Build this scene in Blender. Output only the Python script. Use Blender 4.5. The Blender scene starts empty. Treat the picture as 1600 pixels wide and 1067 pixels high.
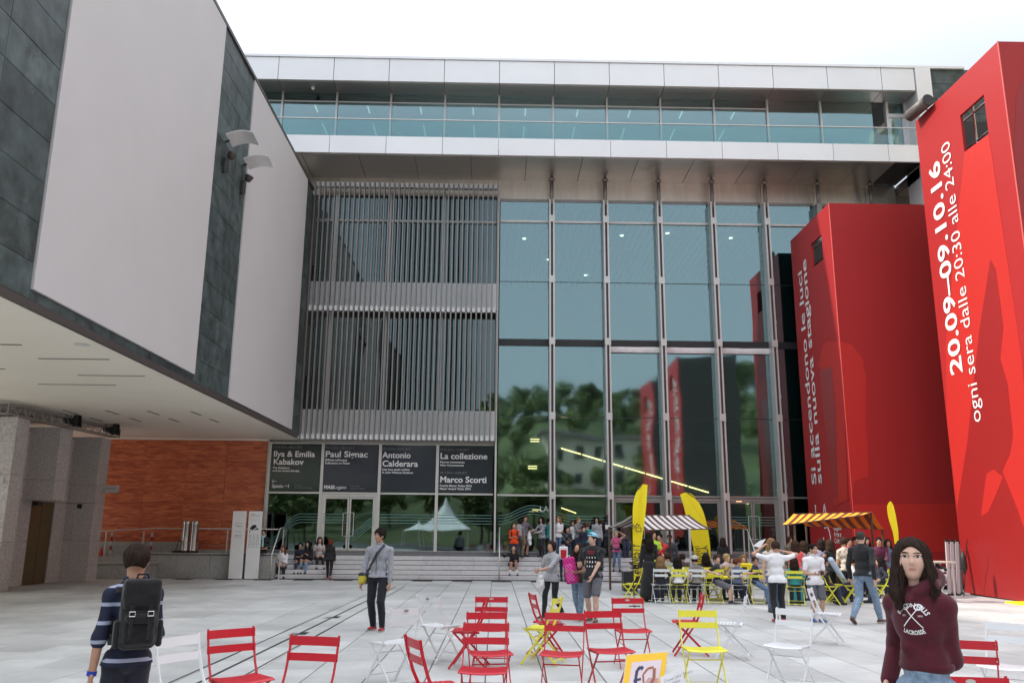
import bpy, math, random
import numpy as np
from math import sin, cos, radians, pi, sqrt, atan2, tan
from mathutils import Vector, Matrix
random.seed(7)
scene = bpy.context.scene
COL = scene.collection
# ------------------------------------------------------------------ camera
FPX, CXP, CYP, HC = 1326.0, 800.0, 533.5, 1.65
PITCH, YAW, ROLL = radians(12.72), radians(-1.04), radians(0.48)
_f = np.array([-sin(YAW)*cos(PITCH), cos(YAW)*cos(PITCH), sin(PITCH)])
_r = np.array([cos(YAW), sin(YAW), 0.0]); _u = np.cross(_r, _f)
CR = cos(ROLL)*_r + sin(ROLL)*_u; CU = -sin(ROLL)*_r + cos(ROLL)*_u; CF = _f
CO = np.array([0, 0, HC])
cd = bpy.data.cameras.new('camera'); cam = bpy.data.objects.new('camera', cd); COL.objects.link(cam)
cd.sensor_width = 36.0; cd.lens = FPX/1600*36; cd.clip_start = 0.1; cd.clip_end = 3000
cam.matrix_world = Matrix(((CR[0], CU[0], -CF[0], 0), (CR[1], CU[1], -CF[1], 0), (CR[2], CU[2], -CF[2], HC), (0, 0, 0, 1)))
scene.camera = cam
# ------------------------------------------------------------------ sky, sun, exposure
SUN_EL, SUN_AZ = radians(40.7), radians(-80.0)     # azimuth from +Y towards +X
w = bpy.data.worlds.new('World'); scene.world = w; w.use_nodes = True
nt = w.node_tree; nt.nodes.clear()
wo = nt.nodes.new('ShaderNodeOutputWorld'); bg = nt.nodes.new('ShaderNodeBackground')
sky = nt.nodes.new('ShaderNodeTexSky'); sky.sky_type = 'NISHITA'; sky.sun_disc = False
sky.sun_elevation = SUN_EL; sky.sun_rotation = SUN_AZ; sky.dust_density = 4.0; sky.air_density = 1.0; sky.ozone_density = 1.0
tc = nt.nodes.new('ShaderNodeTexCoord'); ns = nt.nodes.new('ShaderNodeTexNoise'); ns.inputs['Scale'].default_value = 1.6
ns.inputs['Detail'].default_value = 5; ns.inputs['Roughness'].default_value = 0.55
mr = nt.nodes.new('ShaderNodeMapRange'); mr.inputs['From Min'].default_value = 0.35; mr.inputs['From Max'].default_value = 0.7
mr.inputs['To Min'].default_value = 0.55; mr.inputs['To Max'].default_value = 0.85
mx = nt.nodes.new('ShaderNodeMix'); mx.data_type = 'RGBA'
nt.links.new(tc.outputs['Generated'], ns.inputs['Vector']); nt.links.new(ns.outputs['Fac'], mr.inputs['Value'])
nt.links.new(mr.outputs['Result'], mx.inputs['Factor']); nt.links.new(sky.outputs['Color'], mx.inputs[6])
sx_ = nt.nodes.new('ShaderNodeSeparateXYZ'); nt.links.new(tc.outputs['Generated'], sx_.inputs[0])
gr = nt.nodes.new('ShaderNodeMapRange'); gr.interpolation_type = 'SMOOTHSTEP'; gr.inputs['From Min'].default_value = 0.36; gr.inputs['From Max'].default_value = 1.0; gr.inputs['To Min'].default_value = 0.46; gr.inputs['To Max'].default_value = 2.2
nt.links.new(sx_.outputs[2], gr.inputs['Value'])          # hazy overcast: the sky brightens evenly from the horizon to the zenith
hz_ = nt.nodes.new('ShaderNodeMix'); hz_.data_type = 'RGBA'; hz_.blend_type = 'MULTIPLY'; hz_.inputs['Factor'].default_value = 1.0; hz_.inputs[6].default_value = (8.6, 9.1, 9.8, 1)
nt.links.new(gr.outputs[0], hz_.inputs[7]); nt.links.new(hz_.outputs[2], mx.inputs[7])
nt.links.new(mx.outputs[2], bg.inputs['Color']); bg.inputs['Strength'].default_value = 0.10
nt.links.new(bg.outputs[0], wo.inputs[0])
sd = bpy.data.lights.new('sun', 'SUN'); sd.energy = 2.0; sd.angle = radians(1.2); sd.color = (1.0, 0.93, 0.82)
so = bpy.data.objects.new('sun', sd); COL.objects.link(so)
tosun = Vector((sin(SUN_AZ)*cos(SUN_EL), cos(SUN_AZ)*cos(SUN_EL), sin(SUN_EL)))
so.rotation_euler = tosun.to_track_quat('Z', 'Y').to_euler(); so.location = (-40, 0, 60)
vs = scene.view_settings; vs.view_transform = 'Standard'; vs.look = 'None'; vs.gamma = 1; vs.use_curve_mapping = False
vs.exposure = 1.15
scene.render.engine = 'CYCLES'; scene.cycles.max_bounces = 8; scene.cycles.diffuse_bounces = 5; scene.cycles.glossy_bounces = 3
scene.cycles.transparent_max_bounces = 16; scene.cycles.use_denoising = True; scene.cycles.caustics_reflective = False; scene.cycles.caustics_refractive = False
# ------------------------------------------------------------------ measuring helpers (photo pixel -> place in the world)
def ray(x, y): return CR*(x-CXP)/FPX - CU*(y-CYP)/FPX + CF
def gz(x, y, z=0.0): d = ray(x, y); return CO + d*((z-HC)/d[2])
def gy(x, y, Y): d = ray(x, y); return CO + d*(Y/d[1])
def gx(x, y, X): d = ray(x, y); return CO + d*(X/d[0])
# ------------------------------------------------------------------ materials
MATS = {}
def srgb(r, g, b):
    f = lambda c: (c/255/12.92 if c/255 <= 0.04045 else ((c/255+0.055)/1.055)**2.4)
    return (f(r), f(g), f(b))
def pm(name, col, rough=0.5, metal=0.0, var=0.08, vs_=3.0, bump=0.0, bs=60.0, spec=0.5, stretch=None, col2=None, island=0.0, coat=0.0, sheen=0.0, emit=None):
    if name in MATS: return MATS[name]
    m = bpy.data.materials.new(name); m.use_nodes = True; n = m.node_tree; L = n.links.new
    b = n.nodes['Principled BSDF']; b.inputs['Roughness'].default_value = rough; b.inputs['Metallic'].default_value = metal
    b.inputs['Specular IOR Level'].default_value = spec; b.inputs['Coat Weight'].default_value = coat
    b.inputs['Sheen Weight'].default_value = sheen
    t = n.nodes.new('ShaderNodeTexCoord'); mp = n.nodes.new('ShaderNodeMapping'); L(t.outputs['Object'], mp.inputs[0])
    if stretch: mp.inputs['Scale'].default_value = stretch
    no = n.nodes.new('ShaderNodeTexNoise'); no.inputs['Scale'].default_value = vs_; no.inputs['Detail'].default_value = 6; no.inputs['Roughness'].default_value = 0.6
    L(mp.outputs[0], no.inputs['Vector'])
    rp = n.nodes.new('ShaderNodeValToRGB'); rp.color_ramp.elements[0].position = 0.32; rp.color_ramp.elements[1].position = 0.68
    c1 = tuple(max(0, c*(1-var)) for c in col); c2 = col2 if col2 else tuple(min(1, c*(1+var)) for c in col)
    rp.color_ramp.elements[0].color = (*c1, 1); rp.color_ramp.elements[1].color = (*c2, 1); L(no.outputs['Fac'], rp.inputs[0])
    out = rp.outputs[0]
    if island:
        g = n.nodes.new('ShaderNodeNewGeometry'); oi = n.nodes.new('ShaderNodeObjectInfo'); ad = n.nodes.new('ShaderNodeMath'); ad.operation = 'ADD'
        L(g.outputs['Random Per Island'], ad.inputs[0]); L(oi.outputs['Random'], ad.inputs[1])
        fr = n.nodes.new('ShaderNodeMath'); fr.operation = 'FRACT'; L(ad.outputs[0], fr.inputs[0])
        ma = n.nodes.new('ShaderNodeMapRange'); ma.inputs['To Min'].default_value = 1-island; ma.inputs['To Max'].default_value = 1+island; L(fr.outputs[0], ma.inputs[0])
        hs = n.nodes.new('ShaderNodeHueSaturation'); L(ma.outputs[0], hs.inputs['Value']); L(out, hs.inputs['Color']); out = hs.outputs[0]
    L(out, b.inputs['Base Color'])
    if bump:
        n2 = n.nodes.new('ShaderNodeTexNoise'); n2.inputs['Scale'].default_value = bs; n2.inputs['Detail'].default_value = 4; L(mp.outputs[0], n2.inputs['Vector'])
        bp = n.nodes.new('ShaderNodeBump'); bp.inputs['Strength'].default_value = bump; bp.inputs['Distance'].default_value = 0.01; L(n2.outputs['Fac'], bp.inputs['Height']); L(bp.outputs[0], b.inputs['Normal'])
    if emit: b.inputs['Emission Color'].default_value = (*emit[0], 1); b.inputs['Emission Strength'].default_value = emit[1]
    MATS[name] = m; return m
def glass(name, tint, base_refl=0.1, rough=0.0, wav=0.02):
    if name in MATS: return MATS[name]
    m = bpy.data.materials.new(name); m.use_nodes = True; n = m.node_tree; n.nodes.clear(); L = n.links.new
    o = n.nodes.new('ShaderNodeOutputMaterial'); tr = n.nodes.new('ShaderNodeBsdfTransparent'); gl = n.nodes.new('ShaderNodeBsdfGlossy')
    tr.inputs[0].default_value = (*tint, 1); gl.inputs['Roughness'].default_value = rough; gl.inputs['Color'].default_value = (0.78, 0.96, 0.98, 1)
    fr = n.nodes.new('ShaderNodeFresnel'); fr.inputs[0].default_value = 1.5
    ad = n.nodes.new('ShaderNodeMath'); ad.operation = 'ADD'; ad.use_clamp = True; ad.inputs[1].default_value = base_refl; L(fr.outputs[0], ad.inputs[0])
    g = n.nodes.new('ShaderNodeNewGeometry'); t = n.nodes.new('ShaderNodeTexCoord'); no = n.nodes.new('ShaderNodeTexNoise'); no.inputs['Scale'].default_value = 0.45; no.inputs['Detail'].default_value = 1
    L(t.outputs['Object'], no.inputs['Vector']); bp = n.nodes.new('ShaderNodeBump'); bp.inputs['Strength'].default_value = wav; bp.inputs['Distance'].default_value = 1.0; L(no.outputs['Fac'], bp.inputs['Height'])
    L(bp.outputs[0], gl.inputs['Normal'])
    mxs = n.nodes.new('ShaderNodeMixShader'); L(ad.outputs[0], mxs.inputs[0]); L(tr.outputs[0], mxs.inputs[1]); L(gl.outputs[0], mxs.inputs[2]); L(mxs.outputs[0], o.inputs[0])
    MATS[name] = m; return m
def emis(name, col, s):
    return pm(name, col, 0.5, emit=(col, s))
# ------------------------------------------------------------------ object helpers
def tag(o, label=None, cat=None, group=None, kind=None):
    if label: o['label'] = label
    if cat: o['category'] = cat
    if group: o['group'] = group
    if kind: o['kind'] = kind
    return o
def thing(name, label, cat, loc=(0, 0, 0), rz=0.0, group=None):
    o = bpy.data.objects.new(name, None); COL.objects.link(o); o.location = loc; o.rotation_euler = (0, 0, rz)
    o.empty_display_size = 0.2
    return tag(o, label, cat, group)
def link(name, me, parent=None, world=True):
    o = bpy.data.objects.new(name, me); COL.objects.link(o)
    if parent:
        o.parent = parent
        if world and parent.parent is None:      # parts are meshed in world coordinates: undo the root's own placement
            parent.rotation_mode = 'XYZ'; R0 = Matrix.Translation(parent.location) @ parent.rotation_euler.to_matrix().to_4x4()
            o.matrix_parent_inverse = R0.inverted()
    return o
class MB:
    def __init__(s): s.v = []; s.f = []; s.m = []; s.mi = 0
    def add(s, vs, fs):
        b = len(s.v); s.v += [tuple(p) for p in vs]; s.f += [tuple(i+b for i in f) for f in fs]; s.m += [s.mi]*len(fs); return s
    def box(s, x0, x1, y0, y1, z0, z1):
        return s.add([(x0,y0,z0),(x1,y0,z0),(x1,y1,z0),(x0,y1,z0),(x0,y0,z1),(x1,y0,z1),(x1,y1,z1),(x0,y1,z1)],
            [(0,3,2,1),(4,5,6,7),(0,1,5,4),(1,2,6,5),(2,3,7,6),(3,0,4,7)])
    def bbox(s, x0, x1, y0, y1, z0, z1, c=0.01, ax='z'):
        """box with chamfered top/front edges: inset cap on every side along three axes"""
        X=(x0,x1);Y=(y0,y1);Z=(z0,z1);vs=[];idx={}
        for i in (0,1):
            for j in (0,1):
                for k in (0,1):
                    sx=c if i==0 else -c; sy=c if j==0 else -c; sz=c if k==0 else -c
                    for a,p in enumerate(((X[i],Y[j]+sy,Z[k]+sz),(X[i]+sx,Y[j],Z[k]+sz),(X[i]+sx,Y[j]+sy,Z[k]))):
                        idx[(i,j,k,a)]=len(vs); vs.append(p)
        F=[]
        g=lambda i,j,k,a: idx[(i,j,k,a)]
        F+= [(g(0,0,0,0),g(0,0,1,0),g(0,1,1,0),g(0,1,0,0)),(g(1,0,0,0),g(1,1,0,0),g(1,1,1,0),g(1,0,1,0)),
             (g(0,0,0,1),g(1,0,0,1),g(1,0,1,1),g(0,0,1,1)),(g(0,1,0,1),g(0,1,1,1),g(1,1,1,1),g(1,1,0,1)),
             (g(0,0,0,2),g(0,1,0,2),g(1,1,0,2),g(1,0,0,2)),(g(0,0,1,2),g(1,0,1,2),g(1,1,1,2),g(0,1,1,2))]
        for j in (0,1):
            for k in (0,1): F.append((g(0,j,k,1),g(1,j,k,1),g(1,j,k,2),g(0,j,k,2)))
        for i in (0,1):
            for k in (0,1): F.append((g(i,0,k,0),g(i,1,k,0),g(i,1,k,2),g(i,0,k,2)))
        for i in (0,1):
            for j in (0,1): F.append((g(i,j,0,0),g(i,j,1,0),g(i,j,1,1),g(i,j,0,1)))
        for i in (0,1):
            for j in (0,1):
                for k in (0,1): F.append((g(i,j,k,0),g(i,j,k,1),g(i,j,k,2)))
        return s.add(vs,F)
    def tube(s, pts, r, n=8, cap=True, closed=False):
        pts = [Vector(p) for p in pts]; N = len(pts); rs = r if isinstance(r, (list, tuple)) else [r]*N
        vs = []; prev = None
        for i, p in enumerate(pts):
            d = (pts[(i+1) % N] - pts[i-1]) if closed else (pts[min(i+1, N-1)] - pts[max(i-1, 0)])
            d.normalize()
            if prev is None:
                a = Vector((0, 0, 1)) if abs(d.z) < 0.9 else Vector((1, 0, 0)); u = d.cross(a).normalized()
            else: u = (prev - d*prev.dot(d)).normalized()
            prev = u; v2 = d.cross(u)
            for k in range(n):
                a = 2*pi*k/n; vs.append(p + (u*cos(a) + v2*sin(a))*rs[i])
        fs = []
        for i in range(N if closed else N-1):
            j = (i+1) % N
            for k in range(n): fs.append((i*n+k, i*n+(k+1) % n, j*n+(k+1) % n, j*n+k))
        if cap and not closed: fs += [tuple(range(n-1, -1, -1)), tuple(range((N-1)*n, N*n))]
        return s.add(vs, fs)
    def bar(s, a, b, w_, t, up=(0, 0, 1)):
        a = Vector(a); b = Vector(b); d = (b-a).normalized(); u = Vector(up); sd_ = d.cross(u)
        if sd_.length < 1e-4: sd_ = d.cross(Vector((1, 0, 0)))
        sd_.normalize(); u = sd_.cross(d).normalized(); vs = []
        for p in (a, b):
            for i, j in ((-1, -1), (1, -1), (1, 1), (-1, 1)): vs.append(p + sd_*i*w_/2 + u*j*t/2)
        return s.add(vs, [(0,1,2,3),(7,6,5,4),(0,4,5,1),(1,5,6,2),(2,6,7,3),(3,7,4,0)])
    def plate(s, poly, n, t):
        """polygon (3-D points in order) given thickness t along n"""
        n = Vector(n).normalized(); P = [Vector(p) for p in poly]; k = len(P)
        c = Vector((0, 0, 0))
        for i in range(k): c += P[i].cross(P[(i+1) % k])
        if c.dot(n) < 0: P = P[::-1]
        vs = [p for p in P] + [p + n*t for p in P]
        return s.add(vs, [tuple(range(k-1, -1, -1)), tuple(range(k, 2*k))] + [(i, (i+1) % k, (i+1) % k + k, i+k) for i in range(k)])
    def lathe(s, prof, c=(0, 0, 0), n=20):
        vs = []; N = len(prof)
        for r, z in prof:
            for k in range(n): a = 2*pi*k/n; vs.append((c[0]+r*cos(a), c[1]+r*sin(a), c[2]+z))
        fs = [(i*n+k, i*n+(k+1) % n, (i+1)*n+(k+1) % n, (i+1)*n+k) for i in range(N-1) for k in range(n)]
        fs += [tuple(range(n-1, -1, -1)), tuple(range((N-1)*n, N*n))]
        return s.add(vs, fs)
    def mesh(s, name, mats, smooth=False):
        me = bpy.data.meshes.new(name); me.from_pydata(s.v, [], s.f)
        for m in (mats if isinstance(mats, (list, tuple)) else [mats]): me.materials.append(m)
        if isinstance(mats, (list, tuple)) and len(mats) > 1: me.polygons.foreach_set('material_index', s.m)
        if smooth: me.polygons.foreach_set('use_smooth', [True]*len(s.f))
        me.update(); return me
    def build(s, name, mats, parent=None, smooth=False, world=True):
        return link(name, s.mesh(name, mats, smooth), parent, world)
def text(s, size, m, parent, org, xd=(1, 0, 0), yd=(0, 0, 1), bold=0.0, fit=None, name='lettering', align='LEFT', depth=0.002, sp=1.0, world=True, line=1.0):
    cu = bpy.data.curves.new('txt', 'FONT'); cu.body = s; cu.size = size; cu.offset = bold*size; cu.align_x = align; cu.resolution_u = 3; cu.space_character = sp; cu.space_line = line
    o = bpy.data.objects.new('txt', cu); COL.objects.link(o)
    dg = bpy.context.evaluated_depsgraph_get(); me = bpy.data.meshes.new_from_object(o.evaluated_get(dg))
    bpy.data.objects.remove(o); n = len(me.vertices); co = np.empty(n*3); me.vertices.foreach_get('co', co); co = co.reshape(-1, 3)
    sx = 1.0
    if fit: sx = fit/max(1e-6, co[:, 0].max()-min(0, co[:, 0].min()))
    X = np.array(xd, float); Y = np.array(yd, float); N = np.cross(X, Y)
    P = np.array(org, float) + np.outer(co[:, 0]*sx, X) + np.outer(co[:, 1], Y) + N*depth
    me.vertices.foreach_set('co', P.reshape(-1)); me.materials.clear(); me.materials.append(m); me.name = name; me.update()
    return link(name, me, parent, world)
# ------------------------------------------------------------------ the palette
M_paving = pm('granite_paving', (0.525, 0.53, 0.512), 0.62, var=0.13, vs_=.55, bump=0.25, bs=120, island=0.09)
M_joint = pm('paving_joint', (0.09, 0.087, 0.085), 0.9)
M_step = pm('granite_step', (0.58, 0.565, 0.56), 0.6, var=0.07, vs_=6, bump=0.1, bs=120, island=0.06)
def granite(name, c, d):
    if name in MATS: return MATS[name]
    m = pm(name, c, 0.6, var=0.05, vs_=2, island=0.05); n = m.node_tree; L = n.links.new
    b = n.nodes['Principled BSDF']; src = b.inputs['Base Color'].links[0].from_socket
    t = n.nodes.new('ShaderNodeTexCoord'); v = n.nodes.new('ShaderNodeTexNoise'); v.inputs['Scale'].default_value = 16; v.inputs['Detail'].default_value = 5; v.inputs['Roughness'].default_value = .8
    L(t.outputs['Object'], v.inputs['Vector']); r = n.nodes.new('ShaderNodeValToRGB'); r.color_ramp.elements[0].position = .38; r.color_ramp.elements[1].position = .62
    r.color_ramp.elements[0].color = (d, d, d, 1); r.color_ramp.elements[1].color = (1, 1, 1, 1); L(v.outputs['Fac'], r.inputs[0])
    x = n.nodes.new('ShaderNodeMix'); x.data_type = 'RGBA'; x.blend_type = 'MULTIPLY'; x.inputs['Factor'].default_value = 1; L(src, x.inputs[6]); L(r.outputs[0], x.inputs[7]); L(x.outputs[2], b.inputs['Base Color'])
    return m
M_granite = granite('speckled_granite', (0.60, 0.575, 0.57), 0.62)
M_granite2 = granite('speckled_granite_wall', (0.42, 0.42, 0.40), 0.74)
def greenstone():
    m = pm('green_stone', (0.048, 0.066, 0.065), 0.5, var=0.55, vs_=2.6, island=0.30, bump=0.1, bs=20); n = m.node_tree; L = n.links.new
    b = n.nodes['Principled BSDF']; src = b.inputs['Base Color'].links[0].from_socket
    t = n.nodes.new('ShaderNodeTexCoord'); v = n.nodes.new('ShaderNodeTexNoise'); v.inputs['Scale'].default_value = 1.1; v.inputs['Detail'].default_value = 12; v.inputs['Roughness'].default_value = .75; v.inputs['Distortion'].default_value = 1.6
    L(t.outputs['Object'], v.inputs['Vector']); r = n.nodes.new('ShaderNodeValToRGB'); r.color_ramp.elements[0].position = .55; r.color_ramp.elements[1].position = .74
    r.color_ramp.elements[0].color = (0, 0, 0, 1); r.color_ramp.elements[1].color = (.55, .55, .55, 1); L(v.outputs['Fac'], r.inputs[0])
    x = n.nodes.new('ShaderNodeMix'); x.data_type = 'RGBA'; L(r.outputs[0], x.inputs['Factor']); L(src, x.inputs[6]); x.inputs[7].default_value = (.17, .21, .21, 1); L(x.outputs[2], b.inputs['Base Color'])
    return m
M_green = greenstone()
M_white_panel = pm('white_render_panel', (0.54, 0.535, 0.535), 0.6, var=0.025, vs_=0.5)
M_soffit = pm('cream_soffit', (0.85, 0.805, 0.71), 0.55, var=0.03, vs_=0.4)
M_trim = pm('dark_edge_trim', (0.085, 0.075, 0.068), 0.45, metal=0.3)
def orange():
    m = bpy.data.materials.new('orange_stone_veneer'); m.use_nodes = True; n = m.node_tree; L = n.links.new; b = n.nodes['Principled BSDF']; b.inputs['Roughness'].default_value = .38
    t = n.nodes.new('ShaderNodeTexCoord'); oi = n.nodes.new('ShaderNodeObjectInfo'); mp = n.nodes.new('ShaderNodeMapping'); mp.inputs['Scale'].default_value = (.55, 1, 3.4); L(t.outputs['Object'], mp.inputs[0])
    no = n.nodes.new('ShaderNodeTexNoise'); no.noise_dimensions = '4D'; no.inputs['Scale'].default_value = 2.2; no.inputs['Detail'].default_value = 9; no.inputs['Roughness'].default_value = .62; no.inputs['Distortion'].default_value = 1.5
    mu = n.nodes.new('ShaderNodeMath'); mu.operation = 'MULTIPLY'; mu.inputs[1].default_value = 3; L(oi.outputs['Random'], mu.inputs[0]); L(mu.outputs[0], no.inputs['W']); L(mp.outputs[0], no.inputs['Vector'])
    r = n.nodes.new('ShaderNodeValToRGB'); e = r.color_ramp.elements; e[0].position = .30; e[0].color = (.33, .062, .026, 1); e[1].position = .74; e[1].color = (.74, .30, .13, 1)
    k = e.new(.46); k.color = (.48, .112, .052, 1); k = e.new(.58); k.color = (.66, .185, .075, 1); L(no.outputs['Fac'], r.inputs[0]); L(r.outputs[0], b.inputs['Base Color'])
    MATS['orange'] = m; return m
M_orange = orange()
M_fascia = pm('aluminium_fascia', (0.80, 0.80, 0.80), 0.32, metal=0.25, var=0.03, vs_=0.6, island=0.02)
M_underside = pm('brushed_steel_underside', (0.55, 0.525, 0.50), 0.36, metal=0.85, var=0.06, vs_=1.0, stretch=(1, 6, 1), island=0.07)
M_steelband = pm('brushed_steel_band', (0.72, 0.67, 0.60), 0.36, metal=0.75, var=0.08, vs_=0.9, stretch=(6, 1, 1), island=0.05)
M_slat = pm('bronze_grey_fin', (0.27, 0.255, 0.24), 0.42, metal=0.55, var=0.06)
M_alu = pm('pale_aluminium', (0.62, 0.60, 0.57), 0.35, metal=0.45, var=0.04)
M_alu_d = pm('dull_aluminium', (0.33, 0.31, 0.295), 0.4, metal=0.5, var=0.05)
M_dark = pm('dark_metal', (0.035, 0.035, 0.036), 0.45, metal=0.4)
M_black = pm('black_plastic', (0.02, 0.02, 0.021), 0.5)
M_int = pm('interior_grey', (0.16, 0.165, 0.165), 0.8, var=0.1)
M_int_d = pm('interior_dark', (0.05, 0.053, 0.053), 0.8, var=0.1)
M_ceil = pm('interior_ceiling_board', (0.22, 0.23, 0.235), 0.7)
G_big = glass('teal_curtain_glass', (0.55, 0.78, 0.78), 0.23, rough=.034, wav=.012)
G_low = glass('lobby_glass', (0.42, 0.58, 0.58), 0.11, rough=.02, wav=.008)
G_slat = glass('gallery_glass', (0.40, 0.50, 0.50), 0.10)
G_rail = glass('balustrade_glass', (0.72, 0.84, 0.84), 0.05)
M_poster = pm('navy_window_film', (0.030, 0.036, 0.050), 0.12, var=0.05, spec=0.7)
M_posterg = pm('dark_green_window_film', (0.026, 0.040, 0.036), 0.12, var=0.05, spec=0.7)
M_wtext = pm('white_vinyl', (0.78, 0.78, 0.78), 0.6, var=0.0)
M_gtext = pm('grey_vinyl', (0.22, 0.23, 0.25), 0.6, var=0.0)
M_wave = pm('mint_vinyl', (0.12, 0.25, 0.23), 0.6, var=0.0)
M_red = pm('red_tower_vinyl', srgb(164, 40, 41), 0.45, bump=.25, bs=1.1, spec=.35, var=0.03, vs_=0.4)
M_red_b = pm('bright_red_print', srgb(186, 41, 35), 0.45, var=0.02)
M_red_m = pm('mid_red_print', srgb(148, 36, 36), 0.30, var=0.02)
M_red_d = pm('dark_red_print', srgb(122, 28, 38), 0.30, var=0.02)
M_steel = pm('stainless_steel', (0.52, 0.50, 0.48), 0.25, metal=0.95, var=0.04)
M_lamp = emis('warm_lamp_strip', (1.0, 0.48, 0.2), 4.5)
M_lampw = emis('white_downlight', (1.0, 0.75, 0.6), 3.5)

def stain(m, sc, lo, amt):
    n = m.node_tree; L = n.links.new; b = n.nodes['Principled BSDF']; src = b.inputs['Base Color'].links[0].from_socket
    g = n.nodes.new('ShaderNodeNewGeometry'); o = n.nodes.new('ShaderNodeTexNoise'); o.inputs['Scale'].default_value = sc; o.inputs['Detail'].default_value = 9; o.inputs['Roughness'].default_value = .7; L(g.outputs['Position'], o.inputs['Vector'])
    r = n.nodes.new('ShaderNodeValToRGB'); r.color_ramp.elements[0].position = lo; r.color_ramp.elements[1].position = lo+.18; r.color_ramp.elements[0].color = (1-amt, 1-amt, 1-amt*.96, 1); r.color_ramp.elements[1].color = (1, 1, 1, 1); L(o.outputs['Fac'], r.inputs[0])
    v = n.nodes.new('ShaderNodeTexVoronoi'); v.inputs['Scale'].default_value = 2.1; L(g.outputs['Position'], v.inputs['Vector']); r2 = n.nodes.new('ShaderNodeValToRGB'); r2.color_ramp.elements[0].position = .018; r2.color_ramp.elements[1].position = .035; r2.color_ramp.elements[0].color = (.62, .62, .6, 1); r2.color_ramp.elements[1].color = (1, 1, 1, 1); L(v.outputs['Distance'], r2.inputs[0])
    for r_ in (r, r2):
        x = n.nodes.new('ShaderNodeMix'); x.data_type = 'RGBA'; x.blend_type = 'MULTIPLY'; x.inputs['Factor'].default_value = 1; L(src, x.inputs[6]); L(r_.outputs[0], x.inputs[7]); src = x.outputs[2]
    L(src, b.inputs['Base Color'])
stain(M_paving, .45, .42, .20)
# ------------------------------------------------------------------ ground
def K(k): return -0.03 + 2.19*k
YG = 32.8
g = MB().box(-220, 220, -260, 200, -0.5, -0.045); ground = g.build('ground', pm('earth_bed', (0.18, 0.175, 0.17), 0.95, var=.15)); tag(ground, kind='structure')
plaza = MB().box(-40, 45, -60, 31.25, -0.044, -0.012).build('plaza_paving', M_joint); tag(plaza, kind='structure')
SW, SL = 0.693, 1.386
X0 = 0.605
slab_me = []
for q in range(1): slab_me.append(MB().bbox(0.007, SW-0.007, 0.007, SL-0.007, -0.05, 0.0, 0.005).mesh('slab', M_paving))
far = MB(); near_n = 0
for i in range(-45, 36):
    x = X0 + i*SW
    for j in range(-20, 25):
        y = 31.2 - (24-j+1)*SL + (SL/2 if i % 2 else 0)
        # a slab is its own part where it shows large and inside the view
        cx_, cy_ = x+SW/2, y+SL/2
        inview = cy_ > 8.4 and cy_ < 19.2 and abs(cx_) < 0.64*cy_+0.4
        if x > -3.62 and x+SW < -2.6 and cy_ > 6 and False: continue
        if y + SL > 31.25: continue
        if inview and near_n < 296:
            o = link('slab', slab_me[0], plaza); o.location = (x, y, 0); near_n += 1
        elif cy_ > -14: far.bbox(x+0.007, x+SW-0.007, y+0.007, y+SL-0.007, -0.05, 0.0, 0.005)
fs_ = far.build('paving_slabs', M_paving, plaza); fs_['kind'] = 'stuff'
# slot drains: three thin dark metal channels let into the paving
for a, b, wd in (((-3.62, 8.0), (-3.36, 27.5), .022), ((-3.30, 8.0), (-3.06, 27.5), .04), ((-2.93, 8.0), (-2.78, 27.5), .022)):
    m = MB(); m.bar((a[0], a[1], 0.001), (b[0], b[1], 0.001), wd, 0.006)
    m.build('drain_slot', M_dark, plaza)
for y in (14.6, 17.4):
    xc = -3.30 + .24*(y-8)/19.5
    MB().box(xc-.13, xc-.03, y, y+.35, -0.001, 0.005).build('drain_cover', M_alu_d, plaza); MB().box(xc+.03, xc+.13, y+.1, y+.45, -0.001, 0.005).build('drain_cover', M_dark, plaza)
# ------------------------------------------------------------------ the staircase
st = thing('staircase', 'wide pale granite staircase of six low steps up to the glass lobby', 'stairs', (1.5, 31.3, 0))
for i in range(6):
    y0 = 31.3 + 0.3*i; z0 = 0.158*i; x = -7.75
    yb = y0 + 0.3 if i < 5 else 33.0
    while x < 11.6:
        wd = random.choice((1.6, 1.75, 1.9)); x1 = min(x+wd, 11.62)
        MB().bbox(x+.003, x1-.003, y0-0.012, yb+.02, z0+.02, z0+0.158, 0.008).build('step_block', M_step, st)
        x = x1
    MB().box(-7.75, 11.62, y0+.012, 33.0, z0, z0+.0205+.1).build('step_core', M_joint, st)
# ------------------------------------------------------------------ terrace and ledges on the left
te = thing('terrace', 'grey granite terrace with low walls and ramp below the orange wall', 'terrace', (-11, 31.6, 0))
MB().box(-12.4, -7.77, 31.34, 33.0, 0, 0.86).build('terrace_core', M_granite2, te)
x = -12.4
while x < -7.8:
    x1 = min(x+1.16, -7.77); MB().bbox(x+.004, x1-.004, 31.28, 31.33, 0.0, .80, .004).build('wall_slab', M_granite2, te); MB().bbox(x+.004, x1-.004, 31.24, 31.9, .83, .875, .006).build('coping', M_granite2, te); x = x1
MB().box(-12.4, -7.77, 31.30, 31.335, .805, .829).build('shadow_gap', M_joint, te)
MB().bbox(-17.0, -11.9, 30.6, 31.22, 0, 0.48, .01).build('bench_block', M_granite2, te); MB().bbox(-17.0, -11.85, 30.55, 31.24, 0.49, 0.56, .01).build('bench_top', M_granite2, te)
m = MB(); m.add([(-17,31.25,0),(-12.41,31.25,0),(-12.41,31.25,.86),(-17,31.25,.45),(-17,32.3,0),(-12.41,32.3,0),(-12.41,32.3,.86),(-17,32.3,.45)],[(0,1,2,3),(3,2,6,7),(0,3,7,4),(1,5,6,2),(4,7,6,5),(0,4,5,1)]); m.build('ramp', M_granite2, te)
x = -17.0
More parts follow.
